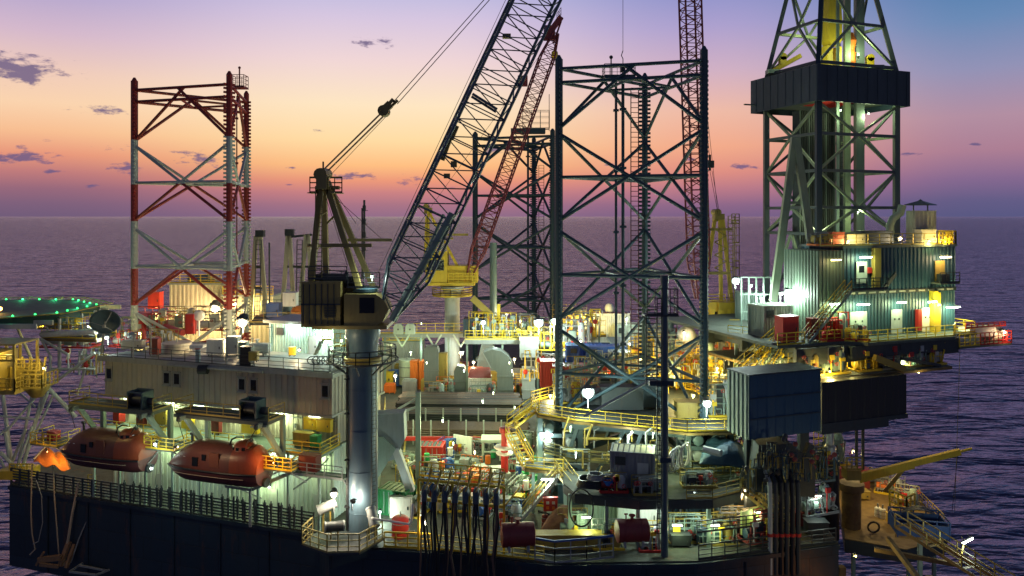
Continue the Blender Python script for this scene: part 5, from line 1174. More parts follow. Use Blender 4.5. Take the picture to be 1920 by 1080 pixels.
# red tanks, tarpaulin mound and blue handrail on the bow
tank_h((P(971,0,60.6).x,60.6,23.0), .95, 2.6, 6, DRED, 'left red horizontal tank on the deck edge')
tank_h((P(1185,0,60.8).x,60.8,23.3), .9, 2.5, 6, DRED, 'right red horizontal tank on the deck edge')
cloth('tarpaulin', [G(1008,1003),G(1108,1006),G(1104,985),G(1030,978)], lambda s, t: .2+2.0*(math.sin(3.14*min(1,s*1.1))*math.sin(3.14*t))**.6*(1-.3*abs(s-.55)), 'brown tarpaulin-covered mound between the two red tanks', 'tarpaulin', TARP, 12, .7)
t = thing('deck_railing', 'rail with dark blue top bar between the two red tanks', 'railing', G(1080,1050)); 
MB().rail([P(1003,1050,60.2),P(1040,1056,59.7),P(1100,1052,59.7),P(1150,1046,60)], 1.75, .06, 1.4).build('rails', GREY, t); MB().bar(P(1003,1009,60.2),P(1040,1015,59.7),.14).bar(P(1040,1015,59.7),P(1100,1010,59.7),.14).bar(P(1100,1010,59.7),P(1150,1004,60),.14).build('top_bar', BLUE, t)
MB().cb(G(1075,1040,DK)+Vector((0,1.5,.6)),8,1.2,1.2).build('toe_box', DYEL, t)
t = thing('deck_railing', 'dark rail along the lower deck edge right of the blue post', 'railing', G(1330,1020))
MB().rail([(15.2,60.8,DK),(27.8,64.1,DK)], 1.2, .06, 1.2).rail([(15.2,61.4,DK+1.9),(24,63.6,DK+1.9)], 1.0, .05, 1.5).build('rails', DSTEEL, t)
t = thing('deck_railing', 'yellow gated rail along the deck edge right of the mooring platform', 'railing', G(740,1010))
MB().rail([(-10.8,63.1,DK),(-6.8,62.7,DK)], 1.3, .07, 1.0).rail([(-6.4,62.7,DK),(2.6,60.6,DK)], 1.2, .05, 1.3).build('rails', YEL, t)
MB().sweep([P(690,968,63),P(700,972,62),P(768,983,61),P(772,975,61),P(774,945,61)], .1, 8).build('white_handrail_pipe', WHITE, t)
tank_v(G(748,1012)+Vector((0,.8,0)), .75, 1.7, RED, 'red drum behind the yellow gated rail')
tank_v(G(1022,985)+Vector((0,0,.0)), .3, 1.0, DRED, 'small red bollard left of the tarpaulin mound', 'bollard')
t = cabinet(frame(G(1032,985)), 0,0,1.2, 1.25,.4,1.3, RED, 'red panel with four square gauges beside the grey-green stair', 'panel', 'gauge_panel')
for i in (-1, 1):
    for j in (0, 1): MB(frame(G(1032,985))).box(i*.26-.13, i*.26+.13, -.26, -.24, 1.55+j*.45, 1.8+j*.45).build('gauge', ORANGE if j == 0 else CREAM, t)
# ------------------------------------------------------------------ hose hangers
for i in range(8):
    px = 797+i*19.2; d = 61.2-.08*i; p = P(px, 925+i*1.0, d)
    t = thing('hose_saddle', ('leftmost','second','third','fourth','fifth','sixth','seventh','rightmost')[i]+' black hose saddle of the row left of the red tanks', 'hose saddle', p, 0, 'row of hose saddles')
    MB().sweep([p+Vector((.0,.9*math.cos(a),.75*math.sin(a)-.3)) for a in [x*.3927 for x in range(9)]], .26, 10).build('saddle', mat('saddle_blue_black', (.025,.045,.07), .35), t, True)
    MB().bar(p+Vector((0,.8,-.2)), p+Vector((.3,2.2,1.5)), .12).bar(p+Vector((0,-.6,.5)), p+Vector((.5,.9,1.6)), .1).build('stay', DYEL, t)
    random.seed(i)
    for k in range(3):
        ox = (k-1)*.22+random.uniform(-.06,.06); z1 = p.z-7.5-random.uniform(0,1.5)
        MB().sweep([p+Vector((ox*.6,-.9,-.3)), p+Vector((ox,-1.0,-2)), p+Vector((ox+random.uniform(-.35,.35),-1.0,-4.5)), Vector((p.x+ox+random.uniform(-.3,.3),p.y-1.1,z1))], .07+.04*(k == 1), 7).build('hose', BLACK if (k+i) % 4 else mat('brown_hose', (.12,.07,.05)), t, True)
t = thing('hose_gantry', 'yellow steel gantry frame holding the row of hose saddles', 'gantry', G(860,1000)); g = MB()
a, b = P(785,935,62.6), P(945,950,62); g.bar(a,b,.25); g.bar(a+Vector((0,0,1.6)),b+Vector((0,0,1.6)),.2)
for i in range(6): q = a.lerp(b, i/5); g.bar(q+Vector((0,0,1.6)), Vector((q.x,q.y,DK)), .2); g.bar(q, q+Vector((1.3,0,1.6)), .1)
g.build('frame', YEL, t); MB().rail([a+Vector((0,.6,1.7)), b+Vector((0,.6,1.7))], 1.2, .05, 1.0).build('railing', YEL, t)
tubelight(P(790,965,63), P(800,985,63), WARM, 90, 'small warm tube light at the left end of the hose row')
# ------------------------------------------------------------------ deck left of centre, beside the pedestal
t = thing('chute', 'angular grey steel chute right of the crane pedestal', 'chute', P(730,900,72)); g = MB(frame((P(728,0,71).x,71,0)))
g.profy([(-1.8,31.3),(1.6,31.5),(1.7,29),(.8,27.2),(.2,27.0),(-.3,29.3),(-1.8,29.3)],-1,.8); g.build('upper_hopper', mat('chute_grey', (.24,.29,.31)), t)
MB(frame((P(728,0,71).x,71,0))).profy([(-2.4,29.3),(-.3,29.3),(.9,28.2),(-1.3,24.6),(-2.4,24.6)],-1.2,.6).build('lower_hopper', GREEN_GREY, t)
MB(frame((P(728,0,71).x,71,0))).profy([(.5,28.1),(1.1,28.3),(2.6,24.2),(1.9,24.0)],-1.1,-.2).bar((-2,0,24.6),(-2,0,DK),.3).bar((2.2,0,24.2),(2.2,0,DK),.3).build('chute_leg', LGREY, t)
container(G(745,960), 2.8,2.0,2.4, -20, mat('deep_green', (.008,.14,.04)), 'green container with pale front right of the crane pedestal')
cabinet(frame(G(752,972)),0,0,0,2.0,.6,2.0,CREAM,'pale board leaning on the green container','board','board')
t = thing('deck_post', 'pale green vertical post with diagonal strut left of the pipe rack', 'post', P(784,925,76)); MB().bar(P(784,925,76),P(784,735,76),.5).build('post', GREEN_GREY, t); MB().bar(P(784,745,76),P(724,780,76),.2).bar(P(784,762,76),P(724,782,76),.3,.18).build('strut', PALEG, t)
platform([(P(700,0,74).x,73),(P(722,0,74).x,73),(P(722,0,82).x,82),(P(700,0,82).x,82)], P(0,800,76).z, 'yellow-railed walkway right behind the crane pedestal', [[(P(722,0,74).x,73),(P(722,0,82).x,82)],[(P(700,0,74).x,73),(P(722,0,74).x,73)]], hh=1.6)
flood(P(752,795,78), YLW, 200, 'yellow lamp left of the pale green post', .2, E_YEL, pole=.8)
flood(P(712,960,68), COOL, 300, 'cool lamp low behind the crane pedestal', .16, pole=1)
# signboards, yellow box, orange rack
cabinet(frame(G(716,722)),0,0,1,3.2,1.5,5.6,BEIGE,'cream cabin with yellow lower half right behind the crane pedestal','cabin','cabin')
MB(); cabinet(frame(G(717,726)),0,0,.2,3.6,1.4,2.3,YEL,'yellow box in front of the cream cabin','box','box')
t = thing('cabin', 'white cabin with yellow-railed roof beyond the crane pedestal', 'cabin', G(750,705)); p = G(755,705); MB().corr(p.x-3.5,p.x+3.5,p.y,p.y+3,DK,DK+6,.5,.05).build('wall', LGREY, t); MB().rail([(p.x-3.5,p.y,DK+6.2),(p.x+3.5,p.y,DK+6.2)],1.4,.07,1.2).build('roof_railing', YEL, t); MB().box(p.x-3.6,p.x+3.6,p.y-.1,p.y+3.1,DK+6.01,DK+6.2).build('roof', GREEN_GREY, t)
tank_v(G(763,725)+Vector((0,0,.5)), 1.3, 4.0, PALEG, 'pale green upright tank left of the orange crates', dome=False)
container(G(778,728), 1.2,1.6,4.6, 0, ORANGE, 'left bright orange tall crate', doors=False, cat='crate'); container(G(791,728), 1.0,1.6,4.6, 0, ORANGE, 'right bright orange tall crate', doors=False, cat='crate')
flood(P(741,705,112), WARM, 300, 'warm lamp beside the pale green upright tank', .3, E_WARM, pole=1)
# exhaust ducts
DUCT = mat('duct_grey', (.14,.17,.17), .5, rust=.3)
def duct(px, pyb, w, h, lab, kind, m=DUCT):
    p = G(px, pyb); p.y += 0; t = thing('exhaust_duct', lab, 'duct', p)
    g = MB(); d = w*.9
    OUT = {'straight': [(795,738),(795,657),(798,651),(819,651),(822,657),(822,738)], 'chamfer': [(851,742),(851,696),(857,686),(870,688),(878,706),(878,742)],
           'curve': [(932,750),(932,698),(921,690),(906,661),(923,655),(940,659),(953,668),(961,682),(963,750)], 'back': [(893,724),(893,690),(902,647),(912,642),(926,648),(932,690),(932,724)],
           'square': [(979,748),(979,692),(1003,692),(1003,748)]}[kind]
    pts = [P(x, y, p.y) for x, y in OUT]; g.profy([(q.x, q.z) for q in pts][::-1], p.y, p.y+d)
    ctr = sum(pts, Vector())/len(pts)
    if kind in ('curve', 'back'):
        a, b = P(921,690,p.y), P(906,661,p.y)
        if kind == 'curve': MB().bar(a+Vector((-.05,-.1,0)), b+Vector((-.05,-.1,0)), .22, .12).bar(a+Vector((-.05,d+.1,0)), b+Vector((-.05,d+.1,0)), .22, .12).build('mouth_frame', GREY, t)
    g.build('shell', m, t)
    g = MB()
    xl, xr = min(pts[0].x, pts[-1].x), max(pts[0].x, pts[-1].x)
    for f in (.2, .46): g.box(xl-.07, xr+.07, p.y-.07, p.y+d+.07, DK+h*f, DK+h*f+.14)
    g.build('flange', m, t)
    return t
duct(809, 738, 2.3, 7.6, 'tall straight grey exhaust duct left of the yellow crane pedestal', 'straight')
duct(866, 742, 2.2, 4.6, 'short grey exhaust duct right of the yellow crane pedestal', 'chamfer')
duct(944, 750, 2.9, 7.6, 'large curved grey exhaust duct facing left', 'curve')
duct(915, 724, 3.4, 9.0, 'grey duct half hidden behind the curved duct', 'back')
t = duct(991, 748, 2.6, 6.4, 'pale square vent shaft with a louvred box on top', 'square', LGREY); p = G(991,748)
MB().box(p.x-1.35,p.x+1.5,p.y-.3,p.y+2.4,DK+6.4,DK+9.0).build('louvre_box', GREY, t); MB().box(p.x-1.4,p.x+1.55,p.y-.35,p.y+2.45,DK+9.0,DK+9.2).build('cap', WHITE, t)
container(G(900,742), 3.4,2.4,3.0,0, WHITE, 'white container with dark red roof left of the curved duct', roof=DRED, doors=False); p = G(900,742); 
cloth('tarpaulin', [(p.x-1.8,p.y-1.3,DK+3.05),(p.x+1.8,p.y-1.3,DK+3.05),(p.x+1.5,p.y+1.3,DK+4.2),(p.x-1.5,p.y+1.3,DK+4.2)], lambda s, t: .3*math.sin(3.14*t), 'dark red cover over the white container', 'tarpaulin', DRED, 2, .1)
for i, (px, py, w, m1, m2, lab) in enumerate(((835,742,3,CREAM,ORANGE,'cream pump at the foot of the yellow crane pedestal'),(905,752,4,BLUE,DSTEEL,'blue pump row before the white container'),(970,738,3,ORANGE,YEL,'orange-lit pump behind the curved duct'),(840,705,5,GREY,YEL,'pipe skid behind the yellow crane pedestal'),(815,752,3.5,ORANGE,GREY,'orange and blue skid left of the duct feet'))):
    skid(G(px,py), w, 2, 0, lab, m1, m2, 80+i, h=2.6)
cabinet(frame(G(829,735)),0,0,0,1.6,1.0,6.2,DYEL,'tall yellow column box right of the straight duct','column','column')
for (px,py,col,e,pw,lab) in ((858,690,WARM,E_WARM,260,'warm lamp behind the yellow crane pedestal'),(965,700,WARM,E_WARM,260,'warm lamp right of the curved duct'),(884,705,WARM,E_WARM,200,'warm lamp above the red-covered container')):
    flood(G(px,752)+Vector((0,6,(752-py)/10)), col, pw, lab, .25, e, pole=1)
# ------------------------------------------------------------------ catwalk and raised deck in the back
d = 120; z = P(0,625,d).z
t = platform([(P(712,0,d).x,d),(P(886,0,d).x,d),(P(886,0,d).x,d+2.4),(P(712,0,d).x,d+2.4)], z, 'long yellow-railed catwalk crossing to the yellow crane pedestal', [[(P(712,0,d).x,d),(P(886,0,d).x,d)]], m=PALEG, th=.6, hh=1.6, legs=[(P(q,0,d).x,d+1) for q in (720,788,840)], name='catwalk', cat='catwalk')
for (px, lab) in ((748,'left rounded grey locker on the catwalk'),(770,'right rounded grey locker on the catwalk')):
    q = P(px,622,d-.4); tt = thing('rounded_locker', lab, 'locker', q); MB().profy([(q.x-.75,z+.05),(q.x-.75,z+1.3),(q.x-.4,z+1.7),(q.x+.4,z+1.7),(q.x+.75,z+1.3),(q.x+.75,z+.05)], q.y-.9,q.y-.1).build('casing', PALEG, tt); MB().box(q.x-.1,q.x+.1,q.y-.95,q.y-.905,z+.7,z+.95).build('handle', DSTEEL, tt)
for k, q in enumerate((740,800,850)):
    tag(MB().bar(P(q,627,d),P(q+14,650,d),.25).bar(P(q+28,627,d),P(q+14,650,d),.25).build('knee_brace', PALEG), ('left knee brace under the catwalk','middle knee brace under the catwalk','right knee brace under the catwalk')[k], 'brace')
d = 116; z = P(0,637,d).z; xa, xb = P(872,0,d).x, P(1012,0,d).x
platform([(xa,d),(xb,d),(xb,d+9),(xa,d+9)], z, 'pale raised deck with machinery behind the curved duct', [[(xa,d),(xb,d)]], m=PALEG, th=.6, hh=1.4, legs=((xa+.3,d+.3),(xb-.3,d+.3),((xa+xb)/2,d+.3)))
for i, (px, w, m1, m2, lab) in enumerate(((900,4,DSTEEL,YEL,'dark box-like engine skid on the raised deck'),(945,5,GREEN_GREY,YEL,'yellow-green skid on the raised deck under the slanting beam'),(985,4,LGREY,YEL,'pale skid right on the raised deck'))):
    skid((P(px,0,d+2).x, d+3, z), w, 2.4, 0, lab, m1, m2, 90+i, h=3.4)
container((P(893,0,d+3).x, d+4, z), 4.0,2.4,2.8,0, NAVY, 'dark container on the raised deck', doors=False)
t = thing('slanting_beam', 'yellow slanting lattice beam beyond the yellow crane pedestal', 'beam', P(900,560,119)); g = MB(); g.bar(P(885,558,119),P(936,605,119),1.0,.5,up=(0,1,0)); g.build('beam', DYEL, t); MB().bar(P(935,570,119),P(935,610,119),.5).build('post', YEL, t)
tag(MB().tube(P(925,640,128), P(925,455,128), .6, 12).build('vent_stack', mat('stack_teal', (.20,.32,.34)), None, True), 'pale teal vertical stack beside the farthest leg', 'stack')
for (px,py,d_,c,pw,r,e,lab) in ((1010,606,113,COOL,2200,.72,E_COOL,'glaring cool floodlight left of the nearest leg chord'),(1042,603,108,COOL,1500,.6,E_COOL,'glaring cool floodlight touching the left chord of the nearest leg'),(906,605,114,COOL,600,.4,E_TUBE,'round cool lamp on the raised deck'),(975,602,125,WARM,500,.25,E_WARM,'warm lamp before the farthest leg'),(950,590,128,WARM,400,.22,E_WARM,'small warm lamp above the raised deck')):
    flood(P(px,py,d_), c, pw, lab, r, e, pole=2)
# things seen through the nearest leg
z = P(0,628,125).z; xa, xb = P(1058,0,125).x, P(1136,0,125).x
t = platform([(xa,125),(xb,125),(xb,133),(xa,133)], z, 'orange-lit railed platform seen through the nearest leg', [[(xa,125),(xb,125)]], rm=YEL, m=DYEL, hh=2.4, legs=((xa+1,126),(xb-1,126)))
skid(((xa+xb)/2-1, 128, z), 6, 3, 0, 'orange-lit machinery on the far platform', ORANGE, YEL, 95, h=3.2)
skid(((xa+xb)/2-2, 131, z), 6, 3, 0, 'second row of orange-lit machinery on the far platform', CREAM, ORANGE, 96, h=4)
flood(P(1090,592,126), YLW, 1500, 'yellow lamp over the far orange-lit platform', .28, E_YEL, pole=2)
for (px, pyb, d_, w, h, m, rf, lab) in ((1143,640,130,6.5,5,WHITE,RED,'white container with red roof under the far white radome'),(1180,650,128,5,4,PALEG,None,'pale container right of the red-roofed one'),(1135,682,104,5.4,2.6,BLUE,None,'blue container with pale frame seen through the nearest leg'),(1095,682,106,5,2.8,BLUE,NAVY,'darker blue container left of the pale-framed one'),(1032,722,100,2.6,3.4,RED,None,'red and white container at the left chord of the nearest leg'),(1075,720,98,5.4,2.6,DRED,None,'dark red container low behind the nearest leg'),(1115,728,97,5,2.6,RED,None,'bright red container low behind the nearest leg'),(1185,700,100,6,3,GREY,None,'grey container in the middle behind the nearest leg'),(1230,690,104,5,3,GREEN_GREY,None,'green-grey container behind the blue post'),(1010,648,122,4,3,CREAM,None,'cream container under the cool floodlights'),(1350,668,96,4.6,3.0,PALEG,None,'pale green container under the yellow crane cab')):
    p = P(px,pyb,d_); container(p, w, 2.4, h, 0, m, lab, roof=rf, doors=False)
    g = MB(); 
    if p.z > DK+.6: tag(MB().box(p.x-w/2+.1,p.x+w/2-.1,p.y-1,p.y+1,DK,p.z-.01).build('support_plinth', DSTEEL), 'dark plinth carrying the '+lab.split(' seen')[0][:48], 'plinth')
t = thing('radome', 'white egg-shaped radome on a stand beyond the nearest leg', 'radome', P(1143,592,131)); MB().lathe([(.4,-.9),(.75,-.4),(.85,.1),(.65,.7),(.3,.95),(.02,1.0)], P(1143,579,131), n=18).build('dome', WHITE, t, True); MB().tube(P(1143,604,131),P(1143,586,131),.3).build('stand', GREY, t)
t = thing('spherical_tank', 'round pale tank lit from the front, left of the yellow crane cab', 'tank', P(1288,640,92)); MB().ball(P(1287,628,92), 1.15, 18).build('shell', LGREY, t, True); MB().tube(P(1287,655,92),P(1287,640,92),.6).build('stand', GREY, t)
flood(P(1283,624,90), WARM, 260, 'warm lamp before the round pale tank', .2, E_WARM, pole=1)
for i, (px, py, d_, w, m1, m2, h, lab) in enumerate(((1070,655,112,6,YEL,YEL,4,'yellow pipework right of the left chord'),(1215,668,96,5,YEL,YEL,3.4,'yellow-lit pipework behind the middle chord'),(1180,720,92,6,YEL,DYEL,2.6,'yellow-green pipework low behind the middle chord'),(1270,680,92,5,GREEN_GREY,DYEL,3,'green-brown pipework left of the right chord'),(1285,730,86,5,DYEL,YEL,4,'brown-yellow pipework behind the right chord'),(1240,640,110,5,DSTEEL,GREY,3,'dark machinery far behind the blue post'),(1390,668,90,5,DRED,YEL,4,'red-brown machinery left of the diagonal yellow stairs'),(1040,655,116,5,GREEN_GREY,YEL,4,'green-grey pipework under the cool floodlights'),(1130,745,82,6,DSTEEL,DSTEEL,2.5,'dark machinery behind the biggest floodlight'),(1310,690,90,5,YEL,YEL,3,'yellow pipework touching the right chord'))):
    p = P(px,py,d_); skid(p, w, 2.6, 0, lab, m1, m2, 100+i, h=h)
for (px,py,d_,c,pw,r,e,lab) in ((1088,640,108,WARM,500,.25,E_WARM,'small warm lamp above the blue containers'),(1201,672,94,YLW,420,.25,E_YEL,'yellow lamp in the pipework behind the middle chord'),(1218,697,90,COOL,240,.15,E_COOL,'small cool lamp behind the middle chord'),(1175,598,124,COOL,400,.22,E_TUBE,'far cool lamp right of the radome'),(1032,742,80,YLW,300,.2,E_YEL,'yellow lamp at the top of the steep stair'),(1300,742,80,YLW,420,.2,E_YEL,'yellow lamp right of the leg platform'),(1400,700,82,YLW,380,.2,E_YEL,'yellow lamp above the blue container'),(1022,690,104,WARM,300,.22,E_WARM,'warm lamp by the red and white container')):
    flood(P(px,py,d_), c, pw, lab, r, e, pole=1.2)
for (x0,x1,y,lab) in ((1048,1150,668,'dark grey roof plate seen through the left half of the nearest leg'),(1150,1300,648,'green-grey roof plate seen through the right half of the nearest leg')):
    tag(MB().box(P(x0,0,108).x,P(x1,0,108).x,108,116,P(0,y,108).z-.3,P(0,y,108).z).build('roof_plate', GREY if x0 < 1100 else GREEN_GREY), lab, 'roof')
# ------------------------------------------------------------------ pipe racks and deck cargo
for (n, nz, d_, lab) in ((14,5,110,'farthest stack of dark drill pipes in the rack'),(14,6,105.5,'second farthest stack of dark drill pipes in the rack'),(14,5,101,'middle stack of dark drill pipes in the rack'),(14,4,95,'near stack of rusty drill pipes in the rack')):
    q = P(862,780,d_); pipes((q.x, d_, DK+.35), 17.5, n, nz, .13, random.choice((-2,-3,-1)), lab, PIPE if d_ > 97 else mat('rusty_pipe', (.10,.06,.045)))
t = thing('pipe_rack', 'grey rack with upright posts holding the drill pipes', 'pipe rack', P(862,820,98))
for (d_, n, y0, y1) in ((97,7,800,758),(91.5,6,828,785)):
    for i in range(n):
        px = 765+i*33+(10 if d_ < 95 else 0); MB().bar((P(px,0,d_).x,d_,DK),(P(px,0,d_).x,d_,DK+3.0),.17).build('rack_post', GREY, t)
MB().box(P(752,0,90).x,P(975,0,90).x,90,90.35,DK+.9,DK+1.35).build('red_beam', RED, t)
MB().box(P(752,0,96).x,P(975,0,96).x,95.8,106,DK,DK+.3).build('sleeper', DSTEEL, t)
container(G(808,868)+Vector((0,0,0)), 2.9,2.2,2.2,-4, RED, 'bright red container in front of the pipe rack', roof=DSTEEL)
basket(G(846,925), 5.0,2.2,1.8,-4, BLUE, 'blue cargo basket heaped with dark pipes behind the hose row')
pipes(G(846,925)+Vector((0,0,.7)), 4.4, 11, 5, .1, 86, 'heap of dark short pipes in the blue basket', PIPE)
t = thing('red_post', 'bright red post with a white collar standing on the cargo deck', 'post', G(946,905)); p = G(946,905)
MB().lathe([(.38,0),(.38,3.0),(.5,3.02),(.5,3.1),(.38,3.12),(.34,5.2),(.55,5.3),(.55,5.8),(.3,5.85)], p, n=16).build('post', RED, t, True); MB().lathe([(.5,3.6),(1.1,3.65),(1.1,3.85),(.5,3.9)], p, n=8).lathe([(.5,3.0),(.9,3.05),(.9,3.2),(.5,3.25)], p, n=8).build('collar', WHITE, t)
t = thing('workbench', 'pale green framed table before the pipe rack', 'table', G(938,860)); p = G(938,858); MB().cb(p+Vector((0,0,2.2)),4.4,2.2,.3).build('top', PALEG, t); g = MB()
for i in (-1,0,1): 
    for j in (-1,1): g.bar(p+Vector((i*2,j,0)),p+Vector((i*2,j,2.1)),.2)
g.bar(p+Vector((-2,-1,1)),p+Vector((2,-1,1)),.15); g.build('frame', PALEG, t)
for i, (a, b, lab) in enumerate((((855,852),(872,820),'white leaning panel in the middle of the cargo deck'),((905,900),(935,878),'large white plate lying before the red post'))):
    p = G(*a); tag(MB().cb(p+Vector((.8,0,1.0)), 2.6, .15 if i == 0 else 2.6, 2.4 if i == 0 else .2, -30 if i == 0 else 8).build('plate', WHITE), lab, 'panel')
random.seed(21)
cargo = [(765,905,GREEN_GREY,YEL),(800,905,GREY,DYEL),(828,890,LGREY,BLUE),(880,880,GREY,ORANGE),(890,905,GREEN_GREY,ORANGE),(880,935,PALEG,ORANGE),(905,925,ORANGE,YEL),(925,935,DSTEEL,GREY),(965,880,GREY,DRED),(870,850,DRED,GREY),(905,845,DSTEEL,GREY),(960,850,DRED,RED),(835,855,LGREY,BLUE),(980,840,GREY,RED),(990,905,GREEN,WHITE),(1000,925,GREEN,ORANGE),(1015,940,ORANGE,YEL),(975,925,LGREY,GREEN),(785,960,GREY,YEL),(850,955,PALEG,YEL),(905,965,BLUE,GREY),(955,985,LGREY,BLUE),(760,875,GREEN_GREY,GREY),(1030,870,GREY,GREEN_GREY)]
where = ['green-grey skid left on the cargo deck by the yellow barrier','grey skid behind the left end of the hose row','pale skid with blue frame behind the blue basket','grey skid with orange frame left of the white plate','green-grey skid right of the blue basket','pale green skid with orange frame behind the hose row','orange skid below the white plate','dark skid left of the red post foot','grey skid right of the red post','dark red skid before the pipe rack','dark grey skid before the pale green table','red skid under the pale green table','pale skid right of the red container','grey skid beneath the steep yellow stair','green and white skid left of the grey-green stair','green and orange skid left of the grey-green stair','orange and yellow skid at the grey-green stair','pale skid with green frame behind the hose platform stair','yellow-framed skid under the left hose saddles','pale skid under the middle hose saddles','blue skid under the right hose saddles','pale blue-framed skid left of the left red tank','green-grey skid left of the red container','grey skid under the yellow landing']
for i, ((px, py, m1, m2), lab) in enumerate(zip(cargo, where)):
    skid(G(px,py), random.uniform(2.2,3.2), 1.6, random.choice((-18,0,8,70)), lab, m1, m2, 200+i, h=random.uniform(1.2,2.4))
# small drums, boxes and gas bottle racks over the cargo deck
drumdef = None; random.seed(5)
spots = [(985+random.uniform(-14,40), 890+random.uniform(-12,50)) for _ in range(16)]+[(800+random.uniform(0,140), 840+random.uniform(0,60)) for _ in range(12)]
dl = tag(MB().lathe([(.3,0),(.31,.28),(.29,.3),(.31,.32),(.31,.58),(.29,.6),(.31,.62),(.3,.9)], n=12).build('oil_drum', GREEN, None, True), '', 'drum')
dm = [GREEN, WHITE, ORANGE, BLUE]; meshes = []
for m in dm:
    me = dl.data.copy(); me.materials[0] = m; meshes.append(me)
for i, (px, py) in enumerate(spots):
    o = dl if i == 0 else dl.copy()
    if i: COL.objects.link(o)
    k = i % 4 if i < 16 else (i*3) % 4; o.data = meshes[k]; o.location = G(px, py)+Vector((0,0,0 if i % 3 else .9))
    c = ('green','white','orange','blue')[k]; pl = 'near the grey-green stair' if i < 16 else 'before the pipe rack'
    tag(o, f'small {c} drum on the cargo deck {pl}', 'drum', f'{c} drums {pl}')
random.seed(9); crate0 = None
for i in range(30):
    px, py = random.uniform(760,1000), random.uniform(835,960); w, h = random.uniform(.8,1.8), random.uniform(.6,1.4)
    m = random.choice((GREY, LGREY, BLUE, DRED, GREEN_GREY, WHITE, DSTEEL, YEL)); p = G(px, py)
    g = MB(frame(p, random.uniform(-25,25))); g.box(-w/2,w/2,-.5,.5,.12,h)
    for x in (-w/2,-w/6,w/6,w/2): g.box(x-.04,x+.04,-.54,.54,.12,h+.02)
    g.box(-w/2,w/2,-.4,-.3,0,.12); g.box(-w/2,w/2,.3,.4,0,.12)
    cn = {id(GREY):'grey',id(LGREY):'pale grey',id(BLUE):'blue',id(DRED):'dark red',id(GREEN_GREY):'green-grey',id(WHITE):'white',id(DSTEEL):'dark',id(YEL):'yellow'}[id(m)]
    zone = 'left half' if px < 880 else 'right half'; depth = 'near the hose row' if py > 900 else 'towards the pipe rack'
    tag(g.build('crate', m), f'{cn} crate on the cargo deck {zone} {depth}', 'crate', f'{cn} crates, {zone}, {depth}')
t = thing('barrier', 'bright yellow mesh barrier at the left end of the cargo deck', 'barrier', G(775,945)); MB().rail([G(765,890),G(782,960)], 1.6,.08,.6).build('rails', YEL, t)
for (px,py,z_,c,pw,lab) in ((760,850,5,GRNW,420,'green-white lamp left of the red container'),(830,870,5,COOL,500,'cool lamp above the blue basket'),(905,845,6,COOL,500,'cool lamp above the pale green table'),(985,900,4.5,COOL,420,'cool lamp above the coloured drums'),(890,930,4.5,WARM,330,'warm lamp behind the hose saddles'),(870,790,7,COOL,110,'cool lamp above the pipe rack'),(960,790,7,YLW,360,'yellow lamp right of the pipe rack'),(800,730,7,COOL,260,'cool lamp before the straight duct'),(930,735,8,COOL,200,'cool lamp between the grey ducts')):
    p = G(px,py)+Vector((0,0,z_)); flood(p, c if pw < 400 else GRNW, pw*.95, lab, .09, E_COOL if c is not WARM else E_WARM, d=(0,-.4,-1), pole=.6)

# ================================================================== drilling package on the right
PG = mat('derrick_pale_green', (.24,.30,.20), .45, rust=.35)
DG = mat('derrick_steel', (.10,.13,.13), .45, rust=.3)
DZ = 37.6
DO = ((1533-960)/F*86, 86.0); DF = frame((*DO, 0), DA)
def dd(x, y, z): return DF @ Vector((x, y, z))
t = thing('derrick', 'tall steel drilling derrick with dark boxed platform', 'derrick', dd(6,5,DZ), DA)
S0 = [(.3,.2),(12.1,.2),(12.1,9.3),(.3,9.3)]; cxy = (6.2,4.75)
def lg(i, z):
    k = 0 if z < 67.4 else (z-67.4)*.19; x, y = S0[i]
    return dd(x+(k if x < cxy[0] else -k), y+(k*.8 if y < cxy[1] else -k*.8), z)
for i in range(4):
    g = MB(); g.bar(lg(i,DZ), lg(i,67.4), .62, .62); g.bar(lg(i,67.4), lg(i,92), .5, .5); g.build('derrick_leg', NAVY if i == 0 else DG, t)
ZL = [DZ+.5, 44, 47.9, 51.0, 55.3, 59.6, 63.2]; UL = [67.9, 73.0, 79, 85, 91]
for i in range(4):
    j = (i+1) % 4
    for lv in (ZL, UL):
        for a, z in enumerate(lv):
            if lv is ZL and z in (63.2, 44): continue
            MB().bar(lg(i,z), lg(j,z), .3, .34).build('girt', DG if i in (0,3) else PG, t)
        for a, (z0, z1) in enumerate(zip(lv, lv[1:])):
            if lv is ZL and a == 1: continue
            if lv is ZL and a == 0: z1 = 47.9
            m0 = lg(i,z1).lerp(lg(j,z1), .5) if a % 2 == 0 else lg(i,z0).lerp(lg(j,z0), .5); zz = z0 if a % 2 == 0 else z1
            MB().bar(lg(i,zz), m0, .24, .28).bar(lg(j,zz), m0, .24, .28).build('diagonal', PG if i in (0,3) else DG, t)
g = MB(DF); w = .12
g.box(-.6,13.4,-.62,-.5,63.2,67.4); g.build('front_windwall', NAVY, t)
g = MB(DF); g.box(-.62,-.5,-.5,11.2,63.2,67.4); g.build('left_windwall', mat('windwall_grey_blue', (.05,.075,.10)), t)
MB(DF).box(13.28,13.4,-.5,11.2,63.2,67.4).box(-.5,13.28,11.08,11.2,63.2,67.4).build('rear_windwall', NAVY, t)
g = MB(DF)
for i in range(9): g.box(.8+i*1.5,.86+i*1.5,-.66,-.625,63.3,67.3)
for i in range(8): g.box(-.66,-.625,.6+i*1.35,.66+i*1.35,63.3,67.3)
g.build('windwall_seams', NAVY, t)
MB(DF).box(-.5,4.2,-.5,11,63.9,64.05).box(9.5,13.2,-.5,11,63.9,64.05).box(4.2,9.5,-.5,1.6,63.9,64.05).box(4.2,9.5,8,11,63.9,64.05).build('fingerboard_floor', GRATE, t)
g = MB(DF)
